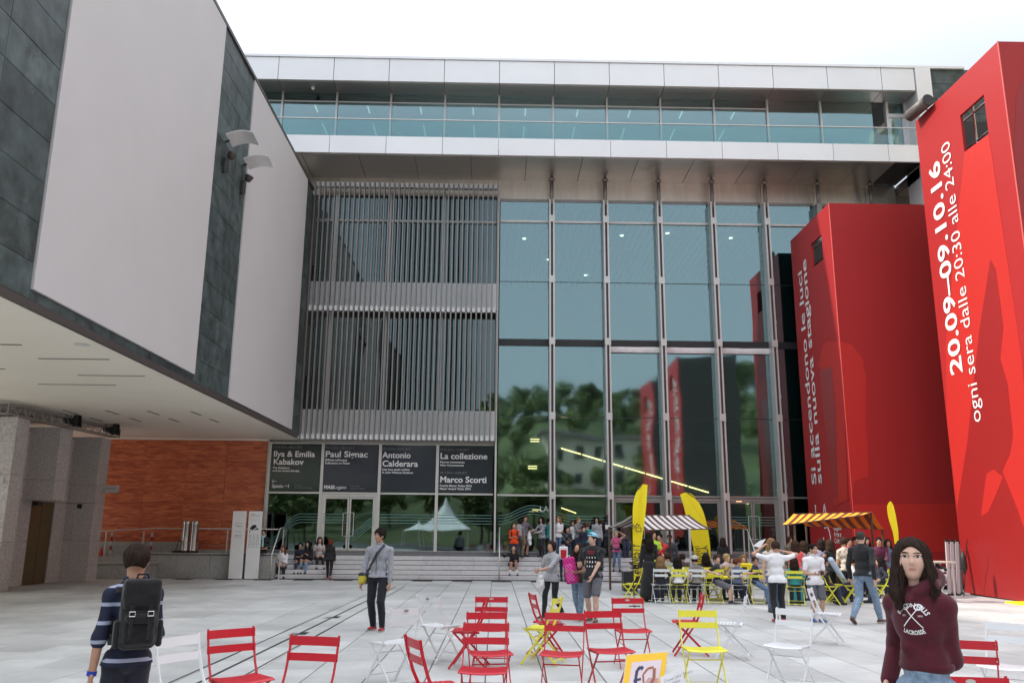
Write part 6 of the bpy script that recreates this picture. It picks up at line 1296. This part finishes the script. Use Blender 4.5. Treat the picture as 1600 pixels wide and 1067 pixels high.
s = SDF(.02); b = J['pel']+np.array([0, 0, .125]); Hh = J['H']; s.el(b, (.080*.92*Hh+.014, .058*Hh+.016, .055)); s.clip(b+np.array([0, 0, .020]), (0, 0, 1)); s.clip(b-np.array([0, 0, .030]), (0, 0, -1)); V, Q = s.mesh(.007); link('waistband', np_mesh('waistband', V, Q, [MAR]), J['root'], False)
# --- man in the grey hooded jacket
p = gz(590, 985)
J = person('man in a grey zip hoodie and dark trousers walking with a shoulder bag', p[0]-.02, p[1], 0, (gy(585, 822, p[1])[2])*.985, radians(-16), top=GREY, sleeve='long', bottom=cloth('black_chino', (.014, .016, .024)), hair='curly', hc='black', skin=1, vox=.0095, hl=(.135, -.03, .455), hr=(-.150, -.075, .47), er=(-1, .6, -.3), feet=[(.075, -.04, .045), (-.055, .04, .045)], turn=radians(-22), nod=.05, build=1.12, shoe=RSH, seed=6, hood=False, hem=.515, collar=GREY)
m = MB(); z0 = J['pel'][2]; m.bar((.0, -.118, z0+.03), (.0, -.142, z0+.42), .008, .006, up=(0, 1, 0)); m.build('zip', M_dark, J['root'], world=False)
s = SDF(.03); s.box((-.265, -.03, z0-.035), (.06, .15, .10), .05); s.fold = folds(.008, 1.0, 3); bo = held('shoulder_bag', 'black and yellow shoulder bag at the hip of the man in grey', 'bag', J, s, .012, [cloth('black_nylon2', (.02, .025, .03)), cloth('bag_yellow', (.50, .45, .04))], mi=lambda f: ((f[:, 1] < -.06) & (f[:, 2] < z0+.01)).astype(int))
dec = part_of(J, 'shirt'); bv = BVHTree.FromPolygons([v.co.copy() for v in dec.data.vertices], [tuple(q.vertices) for q in dec.data.polygons]); P = []
for i in range(15):
    t = i/14; a = Vector((.115-.335*t, 0, J['nb'][2]+.01-(J['nb'][2]-z0-.03)*t)); h, nn, k_, dd = bv.ray_cast(Vector((a.x, -.6, a.z)), Vector((0, 1, 0)), 1.0); P.append((a.x, (h.y-.012) if h and h.y < .05 else (P[-1][1] if P else -.06)+.004, a.z))
m = MB()
for a, b in zip(P[:-1], P[1:]): m.bar(a, b, .045, .008, up=(0, 1, .05))
sub_of(bo, 'strap', m, cloth('strap_grey', (.06, .06, .08)))
# --- the trio walking in the middle
p = gz(852, 966); Y = p[1]; G_ = None
J = stand('girl in a light grey sweatshirt carrying a white plastic bag, walking left', 862, Y, 0, 842, -38, top=LGREY, sleeve='half', bottom=BLK, legs='slim', hair='tail', hc='dark', skin=0, vox=.011, female=True, hl=(-.04, -.21, .62), hr=(-.12, -.16, .60), el=(1, .6, -.6), feet=[(.04, .17, .10), (-.045, -.13, .045)], turn=radians(8), seed=11, hem=.47, build=1.1)
decal(J, 'shirt', [line2((-.06, 0), (.05, 0), .022, 6), line2((-.05, -.03), (.04, -.03), .012, 6)], J['chest']+np.array([0, 0, .07]), (1, 0, 0), (0, -.1, 1), M_gtext)
s = SDF(.05); q = J['wl']; s.rc(q+np.array([0, 0, -.02]), q+np.array([0, .01, -.12]), .02, .05); s.el(q+np.array([-.01, .02, -.27]), (.095, .08, .16)); s.fold = folds(.012, 1.4, 2)
held('carrier_bag', 'crumpled white plastic bag hanging from the hand of the girl in grey', 'bag', J, s, .013, [pm('white_plastic', (.62, .62, .62), .35, var=.08, vs_=20)])
p = gz(905, 970)
J = stand('girl with long dark hair looking down at the pink backpack she holds', 904, 17.5, 0, 846, -18, top=BRN, sleeve='none', bottom=LJEAN, legs='slim', hair='long', hc='dark', skin=1, vox=.011, female=True, hl=(.02, -.21, .62), hr=(-.13, -.20, .63), nod=.55, turn=radians(-20), pose='walk', seed=12)
backpack(J, 'pink patterned backpack carried in front by the long-haired girl', plaid_m('pink_check', (.62, .05, .25), (.40, .02, .16), 26), .24, .50, .15, dx=-.10, dz=-.10, y=-.30, pocket=plaid_m('pink_check2', (.70, .12, .38), (.45, .03, .2), 30), vox=.012, rot=-.18, handle=WHT)
p = gz(926, 972)
J = stand('stocky boy in a black printed T-shirt and pale blue cap, walking in the trio', 926, 17.0, 0, 828, -26, top=BLK, sleeve='short', bottom=GSH, legs='short', hair='short', hc='brown', skin=2, vox=.010, hl=(.045, -.15, .51), hr=(-.10, -.15, .63), el=(1.3, .5, -.3), build=1.16, feet=[(.06, -.10, .045), (-.07, .07, .045)], cap=(cloth('pale_blue_cap', (.22, .50, .62)), 'back'), turn=radians(-14), seed=13, shoe=BSH, hem=.47)
ts = J['chest']+np.array([0, 0, .06]); decal(J, 'shirt', [txt2('BE YOUR', .035, 0, .028, bold=.02, fit=.14), txt2('OWN HERO', .035, 0, -.008, bold=.02, fit=.14)], ts, (1, 0, 0), (0, -.1, 1), RED)
for r__ in range(3):
    for c__ in range(4):
        cx_, cy_ = -.085+.055*c__, -.075-.082*r__; decal(J, 'shirt', [([(cx_+.014*cos(a)*(.7 if k % 2 else 1), cy_+.022*sin(a)) for k, a in enumerate([i*pi/4 for i in range(8)])], [tuple(range(8))])], ts, (1, 0, 0), (0, -.1, 1), M_wtext, 'printed_motif')
backpack(J, 'dark backpack on the back of the boy in the black T-shirt', cloth('dark_teal_nylon', (.02, .03, .035)), .30, .44, .14, vox=.014, dz=-.05)
# --- right hand group
J = stand('boy in a white T-shirt seen from behind raising a folded paper', 1212, 17.2, 0, 842, 180, top=WHT, sleeve='short', bottom=BLK, legs='long', hair='short', hc='brown', skin=0, vox=.010, hl=(.155, -.06, .915), hr=(-.14, -.07, .86), el=(1, 0, -.6), er=(-1.5, .2, -.2), shoe=RSH, seed=14, build=1.12, feet=[(.05, .02, .045), (-.06, -.03, .045)])
q = J['wl']; m = MB(); m.plate([tuple(q+np.array(v)) for v in ((-.10, -.04, .16), (.03, -.03, -.02), (.16, -.05, .02), (.02, -.05, .12))], (0, -1, .3), .006); m.plate([tuple(q+np.array(v)) for v in ((.03, -.02, -.02), (.16, -.04, .02), (.10, .03, .01))], (0, 0, 1), .004)
o = m.mesh('paper_plane', M_wtext); pp = bpy.data.objects.new('paper_plane', o); COL.objects.link(pp); pp.location = J['root'].location; pp.rotation_euler = J['root'].rotation_euler; tag(pp, 'folded white paper plane held up by the boy in the white T-shirt', 'paper plane')
J = stand('boy in a white polo shirt holding a small camera, facing us', 1270, 17.25, 0, 846, 8, top=WHT, sleeve='short', bottom=GSH, legs='short', hair='crop', hc='black', skin=0, vox=.0095, hl=(.045, -.165, .62), hr=(-.085, -.155, .61), shoe=BLU, socks=WHT, turn=radians(12), collar=WHT, seed=15, build=1.1, feet=[(.045, -.03, .045), (-.035, .05, .045)], hem=.47)
s = SDF(.01); q = (J['wl']+J['wr'])/2+np.array([.01, -.07, .02]); s.box(q, (.055, .028, .035), .01); s.rc(q, q+np.array([0, -.05, .01]), .028, .028); s.box(q+np.array([0, 0, .035]), (.02, .02, .015), .006); held('photo_camera', 'small black camera in the hands of the boy in the white polo', 'camera', J, s, .008, [M_black])
p = gz(1350, 975)
J = stand('man in a black jacket and blue jeans striding away to the right', 1346, 17.0, 0, 822, 128, top=BLK, sleeve='long', bottom=LJEAN, hair='crop', hc='grey', skin=2, vox=.010, hl=(.17, -.04, .46), hr=(-.15, .05, .47), feet=[(.045, .20, .075), (-.045, -.20, .045)], pose='walk', shoe=BSH, seed=16, build=1.12, hem=.495, collar=BLK, pelvis=(0, 0, .505))
# --- people on the steps
S5, S4, S3, S2 = (32.62, .79), (32.3, .632), (32.0, .474), (31.68, .316)
stand('woman in black seen from behind walking up to the steps at the left', 516, 31.0, 0, 841, 184, top=BLK, bottom=BLK, legs='slim', hair='tail', hc='red', skin=0, female=True, pose='walk', seed=20, shoe=cloth('pink_shoe', (.35, .12, .14)), vox=.014)
x, _ = W(410, 31.6); J = person('person with a turquoise scarf sitting cross-legged on the terrace wall', x, 31.62, .876, 1.62, 0, pose='floor', top=BLK, bottom=BLK, hair='short', hc='brown', skin=0, hl=(-.02, -.12, .30), hr=(-.06, -.15, .27), seed=21)
s = SDF(.02); s.ch([J['nb']+np.array([-.06, -.05, .02]), J['nb']+np.array([0, -.09, -.01]), J['nb']+np.array([.07, -.05, .02])], [.035, .04, .035]); s.rc(J['nb']+np.array([.0, -.10, -.02]), J['nb']+np.array([.02, -.15, -.34]), .035, .045); held('scarf', 'long pale turquoise scarf of the person on the terrace wall', 'scarf', J, s, .014, [cloth('mint_scarf', (.38, .62, .58))])
x, _ = W(441, 31.6); J = person('girl with red-brown hair and a white jacket sitting low on the left steps', x, 31.74, .02, 1.58, radians(8), pose='sit', seat=.316, top=WHT, bottom=BLK, hair='long', hc='red', skin=0, female=True, hl=(.02, -.17, .36), hr=(-.10, -.17, .33), seed=22, lean=.12)
s = SDF(.03); q = J['pel']+np.array([-.26, -.1, .06]); s.el(q, (.10, .09, .09)); held('handbag', 'brown handbag beside the girl in the white jacket', 'bag', J, s, .016, [cloth('tan_leather', (.16, .07, .04))])
x, _ = W(481, 31.9); person('girl in black with pale blue jeans sitting in the group on the left steps', x, 32.06, .17, 1.62, radians(-12), pose='sit', seat=.316, top=BLK, bottom=LJEAN, hair='long', hc='black', skin=0, female=True, hl=(.05, -.15, .40), hr=(-.08, -.16, .38), seed=23, lean=.15)
x, _ = W(497, 32.2); person('girl with brown hair and white sleeves sitting highest in the left group', x, 32.36, .33, 1.58, radians(20), pose='sit', seat=.316, top=cloth('cream_knit', (.5, .45, .42)), bottom=BLK, hair='long', hc='brown', skin=2, female=True, hl=(.10, -.15, .40), hr=(-.08, -.13, .42), seed=24, lean=.1)
x, _ = W(801, 31.9); person('boy in black and shorts slumped on the steps, one hand on the rail', x, 31.98, .17, 1.52, radians(6), pose='sit', seat=.316, top=BLK, bottom=BLK, legs='short', hair='short', hc='dark', skin=0, hl=(.06, -.20, .33), hr=(-.27, -.08, .50), nod=.6, lean=.5, seed=25, socks=WHT, feet=[(.08, -.20, .045), (-.09, -.20, .045)])
J = stand('boy in a bright orange T-shirt looking at his hands on the steps', 803, 32.2, .632, 816, 4, top=ORG, sleeve='half', bottom=DJEAN, hair='short', hc='dark', skin=0, hl=(.02, -.16, .63), hr=(-.05, -.16, .62), nod=.45, seed=26, hem=.46, build=1.05); backpack(J, 'black backpack on the boy in orange', BLK, .32, .42, .15)
J = stand('dark-haired youth with a grey and white backpack behind the boy in orange', 813, 32.5, .79, 811, 150, top=cloth('taupe_cotton', (.22, .20, .18)), sleeve='short', bottom=OLV, hair='short', hc='black', skin=1, seed=27); backpack(J, 'grey and white backpack on the youth behind the boy in orange', LGREY, .28, .42, .15)
J = stand('tall youth in a grey T-shirt stretching an arm towards the woman in plaid', 820, 32.6, .79, 804, 26, top=cloth('purple_grey', (.16, .14, .17)), sleeve='short', bottom=OLV, legs='short', hair='short', hc='brown', skin=0, hl=(.30, -.10, .63), el=(1, .2, -1), seed=28)
J = stand('woman in a black and white plaid shirt holding a white cloth', 847, 32.5, .79, 806, -48, top=plaid_m('plaid_bw', (.05, .05, .06), (.55, .54, .6), 26), bottom=BLK, legs='slim', hair='long', hc='black', skin=0, female=True, hl=(-.02, -.19, .60), hr=(-.16, -.22, .64), seed=29, hem=.44)
s = SDF(.03); q = J['wr']+np.array([-.06, -.04, -.02]); s.ch([q, q+np.array([.0, .0, -.25]), q+np.array([.02, 0, -.46])], [.04, .08, .05]); s.fold = folds(.012, 1.2, 4); held('white_cloth', 'white cloth hanging from the hand of the woman in plaid', 'cloth', J, s, .016, [WHT])
stand('girl with light brown hair, white top and denim jacket beside the mullion', 873, 32.5, .79, 805, -18, top=WHT, sleeve='short', bottom=JEAN, hair='long', hc='light', skin=2, female=True, hl=(.03, -.14, .60), seed=30)
stand('dark-haired boy in a black printed shirt behind the red backpack', 887, 32.3, .632, 822, 10, top=plaid_m('black_print', (.02, .02, .025), (.10, .11, .12), 9), sleeve='long', bottom=DJEAN, hair='short', hc='black', skin=0, hl=(.06, -.16, .60), hr=(-.06, -.16, .58), seed=31)
J = stand('child in dark jeans climbing the steps with a red and white backpack', 880, 31.1, 0.0, 842, 178, top=NAVY, bottom=DJEAN, legs='slim', hair='short', hc='black', skin=1, pose='walk', seed=32, build=.95); backpack(J, 'red and white backpack on the child climbing the steps', WHT, .32, .44, .15, pocket=cloth('red_nylon', (.50, .02, .03)), dz=-.03)
stand('light-haired boy in grey reaching forward at the back of the steps group', 904, 32.5, .79, 807, 30, top=cloth('grey_brown', (.22, .20, .20)), sleeve='half', bottom=DJEAN, hair='short', hc='light', skin=2, hl=(.10, -.22, .68), hr=(-.02, -.22, .69), seed=33)
stand('red-haired child in a dark top behind the boy with the cap', 918, 32.3, .632, 815, 160, top=TEAL, bottom=DJEAN, hair='short', hc='red', skin=2, seed=34)
stand('woman with long black hair and a pale grey cardigan on the steps', 933, 32.4, .79, 806, -10, top=LGREY, bottom=DJEAN, hair='long', hc='black', skin=0, female=True, seed=35)
J = stand('dark-skinned man in a dark jacket at the right of the steps group', 951, 32.5, .79, 803, -35, top=cloth('slate_cotton', (.06, .065, .085)), bottom=BLK, hair='crop', hc='black', skin=3, hl=(.06, -.13, .62), seed=36)
s = SDF(.01); s.box(J['chest']+np.array([.05, -.14, -.02]), (.11, .008, .08), .006); held('paper_sheet', 'white sheet of paper held by the dark-skinned man', 'paper', J, s, .012, [M_wtext])
J = stand('blonde girl in a pink top shading her eyes, coming down the steps', 963, 31.72, .316, 828, 6, top=PNK, sleeve='none', bottom=JEAN, legs='slim', hair='tail', hc='blond', skin=2, female=True, pose='walk', hl=(.085, -.09, .955), el=(1.5, 0, -.2), hr=(-.16, -.02, .50), seed=37)
s = SDF(.03); z = J['pel'][2]+.05; s.ch([(-.14, 0, z), (-.07, .09, z), (.07, .09, z), (.14, 0, z), (.05, -.11, z-.01), (-.05, -.11, z-.01), (-.14, 0, z)], [.035]*7); s.ch([(0, .08, z), (-.10, .10, z-.16), (-.15, .06, z-.30)], [.07, .09, .03]); s.ch([(0, .08, z), (.10, .10, z-.16), (.15, .06, z-.30)], [.07, .09, .03]); held('tied_jacket', 'dark jacket tied round the waist of the blonde girl', 'jacket', J, s, .016, [NAVY])
# --- under and before the striped stall
J = stand('tall figure in a long black robe standing behind the left flag', 1014, 22.3, 0, 828, 182, top=BLK, bottom=BLK, skirt=True, hair='veil', hc='black', skin=0, seed=40, female=True, build=1.0, hem=.2)
stand('stallholder in a hi-vis yellow top under the striped canopy', 1021, 24.3, 0, 826, 20, top=HIV, sleeve='short', bottom=BLK, hair='crop', hc='dark', skin=0, hl=(.1, -.15, .6), seed=41)
stand('stallholder in red sleeves leaning under the striped canopy', 1034, 24.6, 0, 829, -30, top=RED, bottom=DJEAN, hair='short', hc='black', skin=0, lean=.25, hl=(-.05, -.28, .60), seed=42)
KG = None
def seated(label, x, Y, heading, h, seatz=.46, **k): return person(label, x, Y, 0, h, radians(heading), pose='sit', seat=seatz, group=KG, vox=k.pop('vox', .014), **k)
seated('long brown haired girl in black on the leftmost white chair', ROWX[0], YR-.02, 180, 1.22, top=BLK, bottom=DJEAN, hair='long', hc='light', skin=0, female=True, seed=43)
seated('dark-haired girl in a white top on the first yellow chair of the row', ROWX[1], YR-.02, 180, 1.22, top=WHT, bottom=DJEAN, hair='long', hc='black', skin=0, female=True, lean=.08, seed=44)
seated('child in a taupe T-shirt and pale cap on the middle white chair', ROWX[2]+.02, YR-.04, 196, 1.30, top=cloth('taupe_cotton', (.22, .20, .18)), sleeve='short', bottom=BLK, hair='crop', hc='dark', skin=2, lean=.1, turn=-.5, cap=(cloth('grey_cap', (.4, .4, .38)), 'back'), seed=45)
seated('boy in a black T-shirt turned round on his yellow chair, smiling', ROWX[3]+.08, YR-.05, 68, 1.34, top=BLK, sleeve='short', bottom=GSH, legs='short', hair='short', hc='brown', skin=2, turn=radians(-50), hl=(.06, -.20, .62), hr=(-.22, .0, .55), seed=46, vox=.012)
seated('child in a grey-blue T-shirt sitting sideways on the right white chair', ROWX[4]-.02, YR-.02, 130, 1.18, top=cloth('slate_blue', (.12, .15, .22)), sleeve='short', bottom=DJEAN, hair='short', hc='red', skin=2, seed=47, turn=-.6)
seated('boy with glasses in a navy T-shirt on the rightmost yellow chair of the row', ROWX[5]-.04, YR-.02, 60, 1.26, top=NAVY, sleeve='short', bottom=JEAN, hair='short', hc='brown', skin=0, turn=radians(-55), glasses=True, hl=(.10, -.22, .60), seed=48, vox=.012, hr=(-.2, -.05, .60))
for px, lab, hd_, kw in ((1043, 'boy with short brown hair seen from behind, beyond the first chairs', 184, dict(top=cloth('pale_green', (.35, .38, .28)), hair='short', hc='brown')), (1067, 'dark-haired child in a brown jacket beyond the girl in white', 175, dict(top=BRN, hair='short', hc='dark', lean=.2)),
    (1103, 'child with long black hair seated beyond the child in the cap', 182, dict(top=BLK, hair='long', hc='black', female=True)), (1135, 'blond child in a pale top seated beyond the boy in black', 40, dict(top=cloth('pale_rose', (.5, .4, .42)), hair='short', hc='blond', sleeve='short')), ):
    Y = 23.2; x = gy(px, 880, Y)[0]; seated(lab, x, Y-.02, hd_, 1.34, bottom=DJEAN, skin=2, seed=50+px % 9, **kw)
# --- around the orange canopy
stand('woman with sunglasses pushed up in her hair behind the boy in white', 1205, 19.4, 0, 838, 8, top=cloth('cream_top', (.6, .55, .48)), sleeve='none', bottom=JEAN, hair='long', hc='light', skin=2, female=True, seed=60)
stand('girl in a coral top with long brown hair seen from behind', 1243, 21.9, 0, 842, 190, top=COR, sleeve='short', bottom=TEAL, hair='long', hc='brown', skin=0, female=True, seed=61, hem=.5)
stand('child in lilac seen from behind left of the orange stall', 1284, 23.6, 0, 840, 170, top=LIL, sleeve='short', bottom=BLK, hair='long', hc='dark', skin=0, seed=62, female=True)
stand('girl with long dark hair in black, bare arms, before the orange stall', 1297, 22.8, 0, 841, 200, top=BLK, sleeve='none', bottom=BLK, hair='long', hc='brown', skin=0, female=True, seed=63, hl=(.10, -.2, .62))
J = stand('curly-haired girl in a cream patterned waistcoat seen from behind', 1319, 22.6, 0, 838, 176, top=plaid_m('cream_pattern', (.70, .62, .50), (.50, .40, .32), 14), sleeve='short', bottom=NAVY, hair='curly', hc='brown', skin=0, female=True, seed=64)
stand('stallholder with long black hair smiling under the orange canopy', 1355, 24.3, 0, 836, 0, top=BLK, sleeve='long', bottom=BLK, hair='long', hc='black', skin=0, female=True, seed=65)
stand('dark-haired person between the stallholder and the cream waistcoat', 1327, 24.2, 0, 838, 10, top=RED, bottom=BLK, hair='short', hc='black', skin=0, seed=66)
stand('boy in a maroon top bending at the right end of the orange stall', 1374, 23.9, 0, 836, -20, top=cloth('maroon_blue', (.10, .02, .05)), bottom=NAVY, hair='short', hc='black', skin=0, seed=67, lean=.15, hl=(.05, -.25, .62))
stand('passer-by with piled-up hair before the glass doors', 1234, 27.5, 0, 836, 30, top=OLV, bottom=DJEAN, hair='bun', hc='brown', skin=0, female=True, seed=68)
seated('person in pale blue jeans sitting at the narrow table behind the girl in maroon', gy(1463, 900, 22.6)[0], 22.9, 200, 1.6, top=BLK, bottom=LJEAN, hair='short', hc='brown', skin=0, seed=69)
chair('white', 'white folding chair at the narrow table behind the girl in maroon', gy(1463, 900, 22.9)[0], 22.92, 200, badge=False, group='chairs in the row before the stalls')

# --- further figures filling the steps, the stalls and the chairs
EXTRA = [('teenager in a dark green top in the back row by the wave decal', 858, 32.6, .79, 808, 160, dict(top=TEAL, hair='short', hc='black')), ('girl in a white vest between the denim girl and the boy in grey', 896, 32.6, .79, 812, -20, dict(top=WHT, sleeve='none', hair='tail', hc='brown', female=True)),
 ('child in a navy top half hidden behind the boy with the cap', 912, 32.2, .632, 821, 15, dict(top=NAVY, hair='crop', hc='dark')), ('woman in black between the grey cardigan and the dark-skinned man', 942, 32.6, .79, 812, 170, dict(top=BLK, hair='long', hc='brown', female=True)),
 ('youth in dark clothes beside the stall post at the top of the steps', 977, 32.6, .79, 812, 20, dict(top=BRN, hair='short', hc='black')), ('shopper in a slate jacket behind the striped stall', 1047, 27.2, 0, 832, -15, dict(top=cloth('slate_cotton', (.06, .065, .085)), hair='short', hc='brown')),
 ('person in a dark coat near the glass doors right of the second flag', 1130, 29.6, 0, 838, 175, dict(top=BLK, hair='long', hc='dark', female=True)), ('woman in a rose top just left of the white polo boy', 1256, 22.9, 0, 843, -160, dict(top=cloth('pale_rose', (.5, .4, .42)), hair='long', hc='brown', female=True)),
 ('girl with a brown ponytail in black before the logo', 1290, 24.6, 0, 842, 150, dict(top=BLK, hair='tail', hc='brown', female=True)), ('man in dark red behind the cream waistcoat under the canopy', 1338, 24.6, 0, 835, 10, dict(top=MAR, hair='crop', hc='black')),
 ('girl in slate blue behind the right end of the orange stall', 1388, 24.6, 0, 840, -10, dict(top=cloth('slate_blue', (.12, .15, .22)), hair='long', hc='dark', female=True))]
for i, (lab, px, Y, z, yt, hd_, kw) in enumerate(EXTRA): kw.setdefault('bottom', DJEAN); stand(lab, px, Y, z, yt, hd_, seed=80+i, skin=[0, 1, 2][i % 3], vox=.017, **kw)
for i, (px, Y, hd_, lab, kw) in enumerate(((1241, 21.2, 165, 'girl in teal seated behind the boy in the white T-shirt', dict(top=TEAL, hair='long', hc='dark', female=True)), (1289, 21.6, 100, 'child in black seated sideways right of the white polo boy', dict(top=BLK, hair='short', hc='brown')),
  (1330, 22.0, 250, 'child in a white top seated left of the man in the black jacket', dict(top=WHT, hair='short', hc='dark')), (1376, 22.2, 250, 'child in navy seated right of the jeans of the man in the black jacket', dict(top=NAVY, hair='long', hc='black', female=True)), (1121, 23.4, 30, 'child in a pale top facing us beyond the low yellow table', dict(top=LIL, hair='short', hc='light')), (1162, 23.4, -10, 'girl in white facing us beyond the yellow bag', dict(top=WHT, hair='long', hc='light', female=True)))):
    x = gy(px, 892, Y)[0]; seated(lab, x, Y-.02, hd_, 1.26, bottom=DJEAN, skin=i % 3, seed=95+i, vox=.016, **kw)
    if i > 3: chair('yellow', 'yellow chair beyond the low table under the ' + ('child in a pale top' if i == 4 else 'girl in white'), x, Y, hd_, badge=False, group='chairs in the row before the stalls')
x, _ = W(469, 32.0); person('boy in dark clothes sitting between the girls on the left steps', x, 32.08, .17, 1.5, radians(5), pose='sit', seat=.316, top=NAVY, bottom=DJEAN, hair='short', hc='black', skin=1, seed=120, lean=.2, hl=(.05, -.17, .38), hr=(-.06, -.17, .38))
